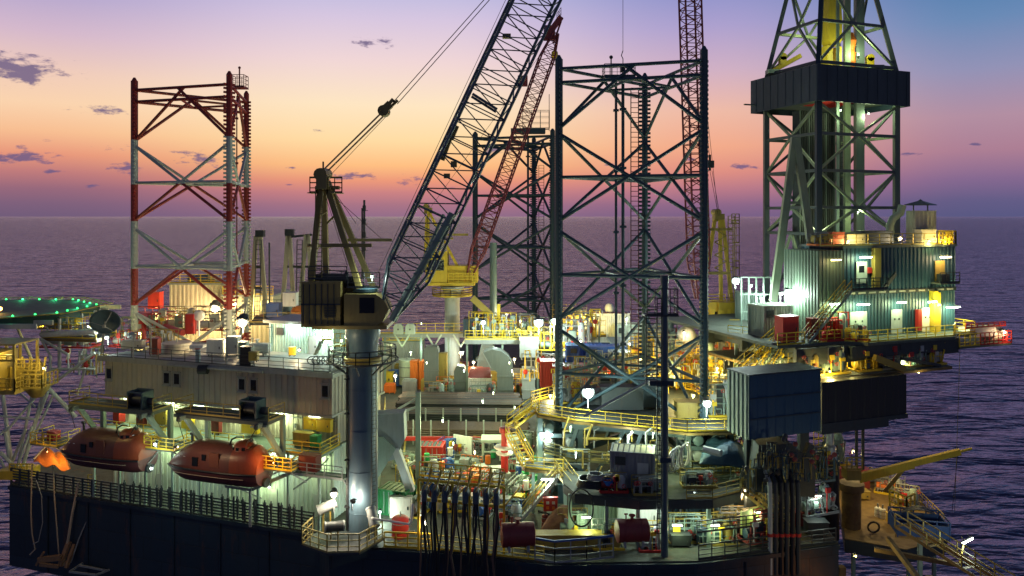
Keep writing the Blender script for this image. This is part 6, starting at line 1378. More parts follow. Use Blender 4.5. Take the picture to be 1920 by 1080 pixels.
for k in range(9): g.box(4.3,9.4,1.9+k*.7,2.0+k*.7,63.95,64.1)
g.build('fingers', RED, t)
MB(DF).bar((-2.2,10.4,64.2),(0,10.4,64.2),.3,.15).build('outrigger', DG, t)
# big A legs of the V-door
for a, b in (((1490,258,82),(1450,565,82)),((1492,258,82),(1533,545,81))): MB().bar(P(*a), P(*b), .75,.6,up=(0,1,0)).build('door_post', PG, t)
g = MB(); g.bar(P(1474,380,82), P(1510,380,82), .3); g.bar(P(1461,475,82), P(1522,475,82), .3); g.build('door_tie', PG, t)
# racked pipe
for k, (x0, y0, nx, ny, lab) in enumerate(((1.3,4.4,9,5,'dark bundle of drill pipe racked upright in the left of the derrick'),(5.0,5.2,8,5,'dark bundle of drill pipe racked upright behind the corner leg'))):
    tt = thing('racked_pipe', lab, 'pipes', dd(x0,y0,DZ+2))
    for i in range(nx): 
        g = MB()
        for j in range(ny):
            if (i, j) in ((0,4),(8,0)): continue
            g.tube(dd(x0+i*.34, y0+j*.36, DZ+2), dd(x0+i*.34, y0+j*.36, 62.8), .15, 6)
        g.build('pipe_row', PIPE if (i+k) % 4 else mat('racked_pipe_grey', (.09,.11,.11)), tt)
for k, (x, y, r, m, lab) in enumerate(((7.6,3.4,.35,PG,'pale vertical guide rail in the derrick'),(9.3,3.2,.5,DG,'thick dark vertical column in the right of the derrick'),(5.4,2.6,.16,mat('cool_steel',(.2,.26,.24)),'slim pale standpipe behind the corner leg'))):
    tag(MB().bar(dd(x,y,DZ), dd(x,y,84), r*2, r*1.6).build('guide_rail', m), lab, 'column')
t = thing('travelling_block', 'bright yellow travelling block and top drive hanging in the derrick', 'top drive', dd(6,4.2,70))
M2 = DF; g = MB(M2); g.profy([(4.7,74),(4.9,71.5),(5.4,70.8),(6.3,70.8),(6.8,71.5),(6.9,74),(6.6,77),(5,77)],3.4,4.9); g.build('block', YEL, t)
MB(M2).box(4.7,5.5,3.5,4.6,67.6,70.8).box(6.5,6.9,3.5,4.6,66.9,70.8).build('motor_frame', YEL, t)
MB(M2).box(7.5,7.75,3.2,3.6,68.2,73.8).box(8.9,9.15,3.2,3.6,68.2,73.8).box(7.5,9.15,3.2,3.6,73.4,73.8).box(7.5,9.15,3.2,3.6,69.8,70.2).lathe([(.3,68),(.5,69),(.35,70.5),(.6,71.6),(.2,72.6)], (8.3,3.4,0), n=10).build('dolly', ORANGE, t)
g = MB()
for k in range(6): g.tube(dd(5.1+k*.3,4.1,77), dd(5.1+k*.3,4.1,91), .035, 4)
g.build('drill_line', BLACK, t)
for (x, y, lab) in ((11.4,8.0,'caged ladder at the right rear of the derrick'),(8.6,8.8,'narrow ladder at the back of the derrick')):
    g = MB(); g.ladder(dd(x,y,DZ+3), dd(x,y,62.5), .9, .05, .6, side=(DF.to_3x3() @ Vector((1,0,0)))); 
    tag(g.build('caged_ladder', DSTEEL), lab, 'ladder')
for k, (a, b, m, lab) in enumerate(((( .4,8.2,68.2),(3.2,6.4,70.0),YEL,'yellow winch arm on the left of the boxed platform'),((9.6,.9,68.0),(12.6,6.5,69.2),YEL,'yellow jib on the right of the boxed platform'))):
    t = thing('pipe_handler', lab, 'pipe handler', dd(*a)); MB().bar(dd(*a), dd(*b), .7,.5).build('arm', m, t); q = dd(*a).lerp(dd(*b), .35)
    MB().lathe([(.45,-.4),(.45,.4)], q+Vector((0,0,1.1)), 'y', 12).cb(q+Vector((0,0,.6)), .8,.8,1.0).build('drum', m, t, True); MB().cb(dd(*a)+Vector((0,0,-.1)),1.5,1.2,.5).build('base', GREEN_GREY, t)
for (x,y,z,pw,lab) in ((6.5,-.1,67.0,0,''),(2.2,2,69.2,420,'yellow-green lamp inside the boxed platform, left'),(8,2,69.5,460,'yellow-green lamp inside the boxed platform, right'),(5.5,6,72.5,420,'lamp above the yellow travelling block'),(4.5,1.2,62.6,380,'lamp beneath the boxed platform by the corner leg'),(9.8,2.2,62.6,380,'lamp beneath the boxed platform, right')):
    if pw: flood(dd(x,y,z), GRNW, pw*.5, lab, .14, E_TUBE, d=(0,-.1,-1) if z < 66 else (0,-.3,.8), pole=.4)
for (x,y,z,lab) in ((1.6,1.6,50,'lamp half way up the left derrick face'),(7,1,50.5,'lamp half way up the right derrick face'),(4,-1.8,45,'lamp low before the corner leg of the derrick')):
    flood(dd(x,y,z), GRNW, 110, lab, .11, E_TUBE, d=(0,-.5,-.6), pole=.5)

# drill-floor deck
BO = ((1581-960)/F*76, 76.0); BF = frame((*BO, 0), DA)
def bb(x, y, z): return BF @ Vector((x, y, z))
t = thing('drill_floor', 'dark drill-floor deck under the derrick and blue cladding', 'platform', bb(5,4,DZ), DA)
fpoly = [(-9.5,-1.6),(-1.6,-1.6),(0,-3.2),(11.6,-3.2),(13.4,-2),(16.2,-2),(16.4,9),(12,20),(-9.5,20)]
MB(BF).prism(fpoly, DZ-.3, DZ-.02).build('floor', GRATE, t)
g = MB(BF)
for y in (-2.2, 1.5, 6, 12): g.bar((-8,y,DZ-1.1),(13,y,DZ-1.1),.5,1.6)
for x in (-7,-1.5,4,9.5,13.5): g.bar((x,-1.4,DZ-.9),(x,14,DZ-.9),.4,1.1)
g.prism([(-1.8,-3.0),(11.4,-3.0),(9.2,-.4),(-1.6,-.4)], DZ-1.5, DZ-.35)
g.build('girders', DSTEEL, t)
MB(BF).rail([(-1.4,-1.7,DZ),(.1,-3.1,DZ),(11.5,-3.1,DZ),(13.2,-1.9,DZ),(16,-1.9,DZ),(16.2,6,DZ)], 1.15, .05, 1.3).rail([(-9.4,-1.5,DZ),(-6.2,-1.5,DZ)],1.15,.05,1.0).rail([(-4.4,-1.5,DZ),(-1.6,-1.5,DZ)],1.15,.05,1.0).build('railing', YEL, t)
# clad building
CB = mat('blue_green_cladding', (.03,.085,.12), .45, rust=.2, dirt=.3)
CBL = mat('green_cladding', (.12,.18,.13), .45, rust=.2)
t = thing('clad_building', 'tall corrugated blue-green wind-clad building right of the derrick', 'building', bb(7,3,DZ), DA)
MB(BF).corr(0,15.4,0,6,DZ,41.9,.42,.08).build('lower_wall', CB, t)
MB(BF).corr(0,15.5,0,6,42.3,46.7,.52,.08).build('upper_wall', CB, t)
MB(BF).box(-.03,15.6,-.03,6.1,41.9,42.3).build('belt', DSTEEL, t)
g = MB(BF)
for i in range(11): g.box(.6+i*1.36,1.5+i*1.36,-.07,-.04,42.0,42.18)
g.build('belt_slots', CREAM, t)
g = MB(BF); g.box(-.12,15.65,-.12,6.2,46.7,46.95); g.build('roof', DG, t)
MB(BF).corr(-3.2,-.06,-.2,5,DZ,46.5,.42,.07).build('left_wing', CBL, t)
MB(BF).rail([(-3,-.1,46.95),(15.5,-.1,46.95)],1.2,.045,1.5).build('roof_railing', DYEL, t)
for (x, w, m, lab) in ((1.9,2.2,PALEG,0),(7.0,1.5,LGREY,0),(11.3,1.5,WHITE,0)):
    o = MB(BF).box(x-w/2,x+w/2,-.14,-.085,DZ+.05,DZ+2.6).build('door', m, t); b = MB(BF)
    for k in (-1,1): b.cb((x+k*w*.2,-.16,DZ+1.6),.16,.05,.2)
    b.build('handle', DSTEEL, o)
o = MB(BF).box(1.6,3.0,-.14,-.085,43.1,45.3).build('door', PALEG, t); MB(BF).box(1.9,2.6,-.17,-.145,44.2,44.9).build('pane', GLASS, o)
o = MB(BF).box(12.4,13.8,-.14,-.085,43.0,45.2).build('door', DYEL, t)
MB(BF).box(3.6,4.4,-.6,-.09,42.6,46.7).build('yellow_duct', DYEL, t); MB(BF).box(11.6,12.2,-.7,-.09,DZ,42.0).box(12.2,12.9,-.4,-.09,DZ,41.8).build('yellow_column', YEL, t)
MB(BF).box(9.6,10.1,-.5,-.09,DZ+.3,DZ+2.5).build('red_locker', RED, t); MB(BF).box(3.0,3.5,-.3,-.09,44.1,44.7).build('red_sign', RED, t)
t = thing('balcony', 'dark railed balcony on the upper cladding', 'balcony', bb(2.5,-.6,42.5)); MB(BF).box(-.1,4.6,-1.3,-.09,42.45,42.6).build('floor', GRATE, t); MB(BF).rail([(-.1,-1.25,42.6),(4.6,-1.25,42.6)],1.1,.045,1.0).bar((4.5,-.7,42.4),(6.8,-.2,44),.2,.4).build('railing', DSTEEL, t)
t = thing('balcony', 'small balcony at the right end of the upper cladding', 'balcony', bb(13,-.6,42.5)); MB(BF).box(11.8,14.6,-1.3,-.09,42.75,42.9).build('floor', GRATE, t); MB(BF).rail([(11.8,-1.25,42.9),(14.6,-1.25,42.9)],1.1,.045,1.0).box(12.4,13.6,-.9,-.3,42.9,43.8).build('railing', DSTEEL, t)
stairs(bb(-5.6,-.9,DZ), bb(-.2,-.9,42.5), 'long grey-green stair climbing the left wing of the clad building', m=DYEL, tm=GREEN_GREY, w=.9)
for (x, z, w, c, e, pw, lab) in ((1.9,41.0,1.5,COOL,E_COOL,420,'cool tube light over the wide double door on the drill floor'),(7.0,41.0,1.2,COOL,E_TUBE,380,'cool tube light over the middle door on the drill floor'),(11.3,40.9,1.2,COOL,E_COOL,380,'cool tube light over the white door on the drill floor'),(14.3,40.2,1.9,GRNW,E_COOL,420,'long tube light at the right end of the drill floor'),(2.2,45.8,1.5,COOL,E_COOL,300,'tube light over the balcony door in the upper cladding'),(13.2,45.6,1.5,WARM,E_WARM,200,'warm tube light over the right balcony'),(-1.6,45.6,1.2,WARM,E_YEL,60,'dim warm tube light high on the left wing'),(-1.6,41.2,1.5,COOL,E_COOL,380,'cool tube light on the left wing above the red machinery')):
    tubelight(bb(x-w/2,-.75,z), bb(x+w/2,-.75,z), GRNW if c is COOL else c, pw*.42, lab, e)
flood(bb(11.9,-1.1,40.6), YLW, 200, 'yellow lamp on the yellow column of the clad building', .12, E_YEL, pole=.3)
# roof equipment
for (px, d_, w, h, m, nm, lab) in ((1600,79,1.9,1.1,CREAM,'drum','lit cream drum on the roof of the clad building'),(1566,78.5,1.3,1.3,DRED,'box','dark red box left on the clad building roof'),(1640,81,3.4,1.4,NAVY,'box','wide dark blue box in the middle of the clad building roof'),(1735,82,1.6,1.5,CREAM,'box','white lit box beside the ventilation tower')):
    cabinet(frame((P(px,0,d_).x,d_,46.96)),0,0,0,w,1.4,h,m,lab,nm,nm)
t = thing('ventilation_tower', 'grey ventilation tower with a flat cap on the clad building roof', 'vent', (P(1726,0,82).x,84,46.95)); p = Vector((P(1726,0,84).x,84,46.95))
MB().corr(p.x-1.1,p.x+1.2,p.y-1,p.y+1,46.95,50.6,.4,.05).build('shaft', GREY, t); MB().lathe([(1.9,51.2),(1.8,51.3),(.3,51.7),(.02,51.9)],(p.x,p.y,0),n=4).bar(p+Vector((-.8,0,3.6)),p+Vector((-.8,0,4.3)),.1).bar(p+Vector((.8,0,3.6)),p+Vector((.8,0,4.3)),.1).build('cap', DG, t)
tag(MB().sweep([P(1670,440,84),P(1668,425,84),P(1674,410,84),P(1688,400,84),P(1692,385,84)], .42, 10).build('exhaust_pipe', GREEN_GREY, None, True), 'bent pale exhaust pipe at the right derrick leg', 'pipe')
tag(MB().rail([bb(13.0,-.1,46.95),bb(15.4,-.1,46.95),bb(15.4,2,46.95)],1.4,.09,.5).build('yellow_cage', YEL), 'yellow lit cage on the right roof corner of the clad building', 'cage')
skid(bb(-1.6,1.2,46.95), 2.6,1.4,DA,'orange-yellow lit gear left on the clad building roof',DYEL,ORANGE,301,h=1.2)
for (px,py,d_,c,pw,r,e,lab) in ((1688,447,79.5,WARM,160,.22,E_WARM,'warm lamp on the middle of the clad building roof'),(1590,452,77.5,YLW,240,.12,E_YEL,'yellow lamp before the cream drum on the roof'),(1742,452,80,YLW,200,.12,E_YEL,'yellow lamp before the white roof box'),(1765,450,81,YLW,260,.16,E_YEL,'yellow lamp in the cage on the right roof corner')):
    flood(P(px,py,d_), c, pw, lab, r, e, pole=.4)
# bright working area left of the clad building
container(bb(-5.6,4.2,DZ), 3.6,2.4,3.2,DA, mat('pale_green_white', (.30,.36,.30)), 'pale green-white lit cabin between the yellow crane and the clad building', doors=False, cat='cabin')
container(P(1405,618,90)+Vector((0,0,0)), 2.6,2.2,4.6,0, GREEN_GREY, 'tall pale cabin left of the derrick foot', doors=False, cat='cabin')
cabinet(BF,-7.4,-.4,DZ,1.9,1.2,2.6,RED,'red machinery cabinet at the left end of the drill floor')
cabinet(BF,-4.2,-.3,DZ,.9,.8,2.2,DRED,'narrow dark red locker at the foot of the grey-green stair','locker','locker')
skid(bb(-1.9,-.9,DZ), 3.2,1.2,DA,'red pump skid at the left wing of the clad building',RED,RED,311,h=2.6)
skid(bb(.2,-1.9,DZ), 1.8,1.0,DA,'small yellow and red skid before the double door',YEL,RED,312,h=1.4)
for (px,py,d_,c,pw,r,e,lab) in ((1380,527,83,COOL,650,.45,E_COOL,'glaring cool floodlight at the left end of the derrick foot'),(1478,548,78,COOL,620,.38,E_COOL,'glaring cool floodlight left of the grey-green stair'),(1408,536,86,COOL,250,.2,E_COOL,'smaller cool floodlight right of the leftmost one'),(1465,551,79,COOL,300,.24,E_COOL,'cool lamp touching the glaring one by the stair'),(1526,600,76,(.9,1,.7),900,.3,E_COOL,'white lamp behind the red pump skid'),(1500,592,78,GRNW,500,.15,E_TUBE,'green-white lamp at the foot of the grey-green stair'),(1428,560,84,COOL,500,.2,E_COOL,'cool lamp above the yellow stairs')):
    flood(P(px,py,d_), c, pw, lab, r, e, pole=1)
t = thing('scaffold', 'pale scaffold frame on the drill floor left of the derrick', 'scaffold', P(1415,620,84)); g = MB()
for k in range(5): g.bar(P(1390+k*14,620,84), P(1390+k*14,520,84), .14)
for y in (520,552,585): g.bar(P(1388,y,84), P(1450,y,84), .12)
g.build('poles', GREEN_GREY, t)
platform([(P(1365,0,80).x,80),(P(1480,0,76).x,76),(P(1490,0,86).x,86),(P(1370,0,92).x,92)], DZ-.4, 'yellow-railed walkway from the yellow crane to the drill floor', [[(P(1365,0,80).x,80),(P(1480,0,76).x,76)]], legs=((P(1380,0,82).x,82),))
stairs(P(1384,700,73), P(1478,618,77), 'upper yellow stair rising right to the drill floor', w=1.1)
stairs(P(1425,712,71), P(1482,625,75.5), 'lower yellow-grey stair parallel to the upper one', w=1.1, tm=GREEN_GREY)
# cellar level
CZL = 34.7
CP = mat('cellar_dark', (.03,.035,.03), .6)
t = platform([tuple(bb(x,y,0)[:2]) for x, y in ((-8,-3.6),(10.6,-3.6),(10.6,12),(-8,12))], CZL, 'dark lower deck with lit machinery beneath the drill floor', [], m=GRATE)
for i, (x, w, m1, m2, h, lab) in enumerate(((-6.6,3,YEL,DYEL,2.0,'yellow-lit skid left under the drill floor'),(-3.4,3,GREEN_GREY,YEL,2.2,'green-grey skid under the left drill floor girder'),(.6,3,YEL,YEL,2.1,'bright yellow skid beneath the drill floor'),(3.6,3.4,GREY,GREY,2.2,'grey wellhead gear in the middle beneath the drill floor'),(6.8,3,CREAM,DYEL,2.0,'cream skid beneath the right of the drill floor'),(9.6,2.2,CREAM,YEL,2.3,'cream cage machinery at the right end of the lower deck'))):
    skid(bb(x,-2.2,CZL), w, 1.5, DA, lab, m1, m2, 320+i, h=h)
for (px,py,d_,c,pw,e,lab) in ((1460,692,72,YLW,330,E_YEL,'yellow lamp above the blue container roof'),(1556,696,70.8,YLW,260,E_YEL,'yellow lamp left beneath the drill floor'),(1645,704,73,COOL,200,E_TUBE,'cool lamp in the middle beneath the drill floor'),(1722,697,75,YLW,260,E_YEL,'yellow lamp at the right end of the lower deck'),(1600,672,74,YLW,300,E_YEL,'small yellow lamp under the girders'),(1690,676,76,GRNW,260,E_YEL,'green-white lamp under the right girders')):
    flood(P(px,py,d_), c, pw, lab, .13, e, pole=.3, d=(0,-.4,-.7))
tag(MB().bar(P(1690,672,74), P(1762,685,76), .35,.3).build('davit_beam', DSTEEL), 'dark beam poking out right beneath the drill floor', 'beam')
tag(MB().bar(P(1640,670,73), P(1695,692,74), .5,.6).build('slanted_beam', DYEL), 'yellow slanted beam beneath the drill floor', 'beam')
# blue container and dark skirt box
Q = frame(((1406-960)/F*63, 63, 31.0), DA)
t = thing('container', 'big smooth blue container with grey-green ribbed end, right of centre', 'container', Q @ Vector((3.7,1.3,0)), DA)
MB(Q).corr(-.02,7.5,.02,2.9,.1,5.5,1.6,.05).build('body', mat('deep_blue_panel', (.02,.075,.14), .4, dirt=.3, scale=.5), t)
MB(Q).corr(-.14,-.03,0,2.9,.1,5.5,.55,.12).build('ribbed_end', GREEN_GREY, t)
g = MB(Q); 
for z in (1.75,3.5): g.box(0,7.45,-.05,-.01,z,z+.1)
g.box(-.16,7.6,-.1,3.0,5.5,5.62); g.build('seams', NAVY, t)
Q2 = frame(((1541-960)/F*69, 69, 30.6), DA)
t = thing('skirt_box', 'long dark panelled box right of the blue container', 'box', Q2 @ Vector((5,2,0)), DA)
MB(Q2).corr(0,10.3,0,5,.2,4.0,1.7,.05).build('panel', mat('black_brown_panel', (.022,.022,.022), .5), t); MB(Q2).box(-.1,10.4,-.1,5.1,-.2,.2).box(-.05,8,-.05,5,-.8,-.2).build('bottom_beam', DSTEEL, t)
# dark column cluster carrying the cantilever
t = thing('support_columns', 'cluster of dark columns and pipes beneath the blue container', 'columns', P(1455,1040,64))
g = MB(); random.seed(4)
for (x, y) in ((21,66),(24,66.5),(26.5,68),(22.5,69.5)): g.bar((x,y,DK),(x,y,30.8),.8,.8)
for a, b in (((1412,832),(1440,900)),((1520,832),(1492,900)),((1430,850),(1500,850))): g.bar(P(*a,65.5), P(*b,65.5), .7,.5)
g.build('column', DSTEEL, t)
for i in range(6):
    x = P(1444+i*10.5,0,62.5).x; g = MB(); g.sweep([(x,64.8,27.6),(x,63.6,28.2),(x,62.6,27.6),(x,62.5,26),(x,62.5,20)], .2, 8); g.build('drop_pipe', DSTEEL if i % 2 else (BLACK if i else LGREY), t, True)
    MB().lathe([(.26,0),(.26,.25)], (x,62.5,23.2), n=10).build('red_coupling', RED, t)
MB(frame((P(1468,0,64).x,64,0))).profy([(-2.6,26.5),(-2.2,30.5),(.6,30.6),(2.6,28.6),(2.6,26)],-.4,2).build('gearcase', DSTEEL, t, True)
random.seed(14)
for i, (px, py, d_, w, h, m1, m2, lab) in enumerate(((1385,930,68,3.6,3,GREEN_GREY,DYEL,'green-brown pipework behind the short slanting light'),(1400,870,70,4,3.4,DSTEEL,DYEL,'dark machinery right of the blue tarpaulin'),(1530,960,68,3.6,2.4,GREEN_GREY,GREY,'grey machinery right of the black drop pipes'),(1525,900,70,3.4,2.6,DSTEEL,GREEN_GREY,'dark machinery under the blue container corner'),(1420,1010,63.5,3.0,2.2,TEAL,DRED,'teal and red pump skid left of the drop pipes'),(1560,870,76,3,3,DYEL,YEL,'yellow-brown frame left of the silver pipe'))):
    skid(P(px,py,d_), w, 1.8, DA, lab, m1, m2, 340+i, h=h)
for (px,py,d_,c,pw,lab) in ((1458,853,66,WARM,200,'short warm tube light under the blue container'),(1420,960,64,GRNW,80,'green-white lamp by the slanting yellow strut'),(1530,930,67,COOL,50,'cool lamp right of the drop pipes'),(1340,985,63,GRNW,60,'green-white lamp over the lower right deck'),(1270,985,63,GRNW,70,'green-white lamp right of the blue post foot'),(1100,970,64,GRNW,110,'green-white lamp behind the tarpaulin mound')):
    tubelight(P(px-9,py,d_), P(px+9,py,d_), c, pw, lab)
stairs(P(1475,985,64), P(1392,915,66), 'yellow-brown stair under the dark columns', m=DYEL)
tag(MB().cb(P(1410,975,64), 2.6,.2,2.0,30).build('green_plate', mat('lime_plate', (.35,.42,.12))), 'lime green slanting plate left of the drop pipes', 'plate')
# vertical conductor pipes right of the columns
tag(MB().lathe([(.36,31),(.36,28),(.55,27.8),(.55,27.2),(.7,27),(.7,26.6)], (P(1556,0,72).x,72,0), n=18).build('silver_pipe', CHROME, None, True), 'shiny silver vertical pipe under the dark skirt box', 'pipe')
tag(MB().lathe([(.85,26.6),(.85,19),(.75,18.8),(.75,8)], (P(1556,0,72).x,72,0), n=18).build('black_conductor', BLACK, None, True), 'thick black conductor pipe under the silver pipe', 'pipe')
for (px, lab) in ((1606,'left thin grey pipe hanging right of the silver pipe'),(1618,'right thin grey pipe hanging right of the silver pipe')):
    tag(MB().tube(P(px,795,76), P(px,880,76), .16).build('thin_pipe', DSTEEL), lab, 'pipe')
# right-hand balcony with red railings
t = thing('side_platform', 'red-railed platform with a glowing lamp at the far right of the rig', 'platform', bb(17,-1,DZ)); MB(BF).box(13.0,20.6,-2.6,1.5,DZ-1.5,DZ-1.3).build('floor', GRATE, t)
MB(BF).rail([(13.0,-2.55,DZ-1.3),(16.0,-2.55,DZ-1.3)],1.3,.06,.7).build('yellow_railing', YEL, t); MB(BF).rail([(14.2,-2.3,DZ+.5),(20,-2.3,DZ+.5)],.5,.06,.8).rail([(16.0,-2.55,DZ-1.3),(20.6,-2.55,DZ-1.3),(20.6,1.4,DZ-1.3)],1.3,.06,.7).build('red_railing', RED, t)
MB(BF).cb((17.2,-1.2,DZ-.1),3.8,1.4,1.0).build('engine_box', WHITE, t); MB(BF).lathe([(.4,-1),(.9,-.8),(.9,.8),(.4,1)], (19.6,-1.0,DZ-.4),'x',14).build('glowing_cage', CREAM, t)
flood(bb(19.8,-2.3,DZ-.1), WARM, 90, 'warm lamp on the red-railed platform at the far right', .28, E_WARM, pole=.4)
tag(MB().tube(P(1800,655,79), P(1790,960,79), .03, 4).build('hanging_wire', BLACK), 'thin wire hanging from the red-railed platform to the sea', 'wire')
# ------------------------------------------------------------------ low wellhead platform at the lower right
WZ = 19.0
def wd(px, py): return G(px, py, WZ)
wp = [tuple(wd(*q)[:2]) for q in ((1585,1010),(1572,930),(1578,905),(1632,893),(1720,935),(1770,985),(1775,1010),(1700,1030))]
t = platform(wp, WZ, 'rusty yellow-brown low platform deck at the lower right', [[wp[2],wp[3],wp[4],wp[5]]], m=BROWN, rm=DYEL, th=1.2, legs=((wp[0][0]+1,wp[0][1]+.5),(wp[5][0]-1,wp[5][1]),(wp[4][0]-1,wp[4][1])), legz=0)
q = wd(1640,1010); t = thing('wellhead_frame', 'rusty support frame and wellheads below the brown deck', 'frame', q+Vector((0,0,-5)))
g = MB()
for (x, y) in ((28,62),(32,61),(36,60),(30,68),(37,66)): g.bar((x,y,0),(x,y,WZ-.9),.6)
g.bar((28,62,13),(37,60,13),.5); g.bar((28,62,17),(36,60,10),.4); g.build('frame', BROWN, t)
for i in range(4): MB().lathe([(.5,12),(.5,15),(.8,15.2),(.8,15.6),(.35,15.8),(.35,17.2)], (28.5+i*1.7,59.5,0), n=12).build('wellhead', ORANGE if i % 2 else DYEL, t, True)
flood((30,58.6,16.6), (1,.38,.1), 130, 'orange lamp glowing below the brown deck', .1, E_ORG, pole=.3); flood(P(1604,1042,58), YLW, 90, 'yellow lamp low beside the glowing orange wellheads', .1, E_YEL, pole=.3)
t = thing('pedestal_crane', 'small yellow crane with a long low boom at the lower right', 'crane', P(1612,900,74)); a, b = P(1612,893,74), P(1800,847,72)
MB().bar(a, b, .5, .55).tube(b, P(1822,841,71.8), .12).bar(a+Vector((0,0,-.5)), a.lerp(b,.55)+Vector((0,0,-.35)), .25,.3).build('boom', YEL, t); MB().bar(a.lerp(b,.48), P(1660,920,74), .28,.35).build('boom_strut', DYEL, t)
MB().lathe([(.9,18.9),(.9,22.5),(1.2,22.7),(1.2,23.4)], (a.x-.6,74.5,0), n=18).build('pedestal', BROWN, t, True); MB().cb(a+Vector((-.7,.3,.2)),1.4,1.3,1.0).rail([a+Vector((-1.5,-.5,.8)),a+Vector((0,-.5,.8))],1.2,.07,.5).build('house', DYEL, t)
MB().tube(a.lerp(b,.98), P(1785,960,72), .03,4).build('whip_line', BLACK, t)
t = thing('basket_platform', 'yellow framed gear at the edge of the brown deck', 'frame', P(1690,940,70)); MB().rail([P(1668,950,69.5),P(1700,965,68.5),P(1715,958,69.5)],1.6,.08,.7).build('rails', YEL, t)
skid(wd(1668,925), 3.0,1.4,-30,'orange and yellow skid on the brown deck under the small crane boom',ORANGE,YEL,361,h=1.8); skid(wd(1700,950), 2.4,1.4,-30,'yellow-brown valve skid on the brown deck edge',DYEL,DYEL,362,h=2.0)
for (px, py, lab) in ((1646,968,'left white drum on the brown deck'),(1655,971,'right white drum on the brown deck')):
    tank_v(wd(px,py), .32, .95, WHITE, lab, 'drum')
g = MB(); c = wd(1638,1000)+Vector((0,0,.3)); tag(g.sweep([c+Vector((.55*math.cos(x*.5236),0,.5*math.sin(x*.5236)+.3)) for x in range(12)], .1, 6, closed=True).build('tyre', BLACK), 'black tyre leaning on the brown deck edge', 'tyre')
for (px, py, w, h, m, lab) in ((1602,915,3,2.2,DRED,'dark red housing behind the black conductor'),(1640,902,2.6,1.2,GREY,'grey box at the far edge of the brown deck'),(1610,935,2.0,.9,DYEL,'low rusty box in the middle of the brown deck'),(1688,985,2.2,1.1,YEL,'yellow crate left of the blue basket')):
    cabinet(frame(wd(px,py)),0,0,0,w,1.2,h,m,lab,'box','steel_box')
basket(P(1722,998,63.5), 4.0,2.6,1.5,-12, mat('basket_blue', (.012,.045,.16)), 'dark blue cargo basket standing out over the sea at the lower right')
cloth('tarpaulin', [P(1690,962,63.5),P(1752,966,63),P(1752,958,65),P(1692,955,65)], lambda s, t: .35*math.sin(3.14*s)+.1*math.sin(9*t), 'black sheet bundled in the dark blue basket', 'tarpaulin', BLACK, 8, .4)
platform([tuple(P(1680,0,63.5).xy),tuple(P(1768,0,62.5).xy),tuple(P(1768,0,66).xy),tuple(P(1685,0,66).xy)], P(0,1000,63.5).z, 'small bracketed platform under the dark blue basket', [], legs=((P(1725,0,64).x,64),), legz=0)
flood(wd(1600,950)+Vector((0,0,6)), (1,.75,.3), 380, 'amber lamp above the brown deck', .1, E_YEL, pole=.6, d=(.4,0,-1)); flood(wd(1690,960)+Vector((0,0,5)), (1,.72,.28), 300, 'amber lamp above the yellow crate', .1, E_YEL, pole=.6, d=(0,0,-1))
t = thing('gangway', 'brown railed gangway sloping down at the lower right corner', 'gangway', P(1790,1040,58)); a, b = P(1690,985,61), P(1890,1110,52)
MB().stair(a, b, 1.3).build('walkway', BROWN, t); MB().stairrail(a, b, 1.3, .05).build('railing', DYEL, t); a, b = P(1665,1010,58), P(1740,1110,52); MB().bar(a, b, .3,.4).bar(P(1640,1030,58),P(1800,1060,56),.3).build('lower_beam', BROWN, t)
tubelight(P(1805,1019,57), P(1824,1009,57), COOL, 200, 'bright tube light over the gangway at the lower right', E_COOL); tag(MB().bar(P(1806,1022,57.2),P(1798,1060,57.2),.1).build('lamp_pole', DYEL), 'thin pole carrying the tube light over the gangway', 'pole')

for i, (px, py, w, h, m, lab) in enumerate(((1275,1022,1.6,1.0,DSTEEL,'dark box by the blue post foot on the deck edge'),(1325,1016,2.0,1.2,TEAL,'teal box on the lower right deck edge'),(1375,1008,1.5,1.0,DSTEEL,'dark box below the green slanting plate'),(1420,1005,1.2,1.4,NAVY,'navy box left of the black drop pipes'),(1530,1000,1.8,1.1,DSTEEL,'dark box right of the black drop pipes'),(1500,985,1.4,1.3,DRED,'dark red box right of the black drop pipes'))):
    cabinet(frame(G(px,py)),0,0,0,w,1.1,h,m,lab,'box','steel_box')
random.seed(31)
for i in range(30):
    px, py = 722+i*9.3, (700, 712, 724, 736)[(i*3) % 4]; p = G(px, py); w, h = random.uniform(1.4,3.0), random.uniform(1.2,3.0); m, cn = random.choice(((ORANGE,'orange'),(BLUE,'blue'),(DSTEEL,'dark'),(DRED,'dark red'),(GREY,'grey'),(DYEL,'brown-yellow')))
    g = MB(frame(p)); g.box(-w/2,w/2,-.6,.6,.14,h); g.box(-w/2+.1,w/2-.1,-.3,.4,h,h+.25)
    for x in (-w/2,0,w/2): g.box(x-.05,x+.05,-.66,.66,0,h+.03)
    tag(g.build('crate', m), f'{cn} crate at the feet of the grey ducts', 'crate', f'{cn} crates at the duct feet')
random.seed(55)
for i, (pts, m, lab) in enumerate((([(770,960),(800,945),(835,955),(870,940),(905,950)],BLACK,'black hose snaking behind the hose saddles'),([(760,890),(790,905),(830,900),(860,912)],ORANGE,'orange hose lying left on the cargo deck'),([(880,870),(910,885),(940,880),(960,895)],BLACK,'black hose lying by the white plate'),([(740,790),(760,830),(755,870),(775,890)],DYEL,'yellow hose lying by the pale green post'),([(1010,960),(1040,970),(1080,965),(1110,975)],BLACK,'black hose lying behind the tarpaulin mound'))):
    tag(MB().sweep([G(*q)+Vector((0,0,.12)) for q in pts], .13, 6).build('deck_hose', m, None, True), lab, 'hose')
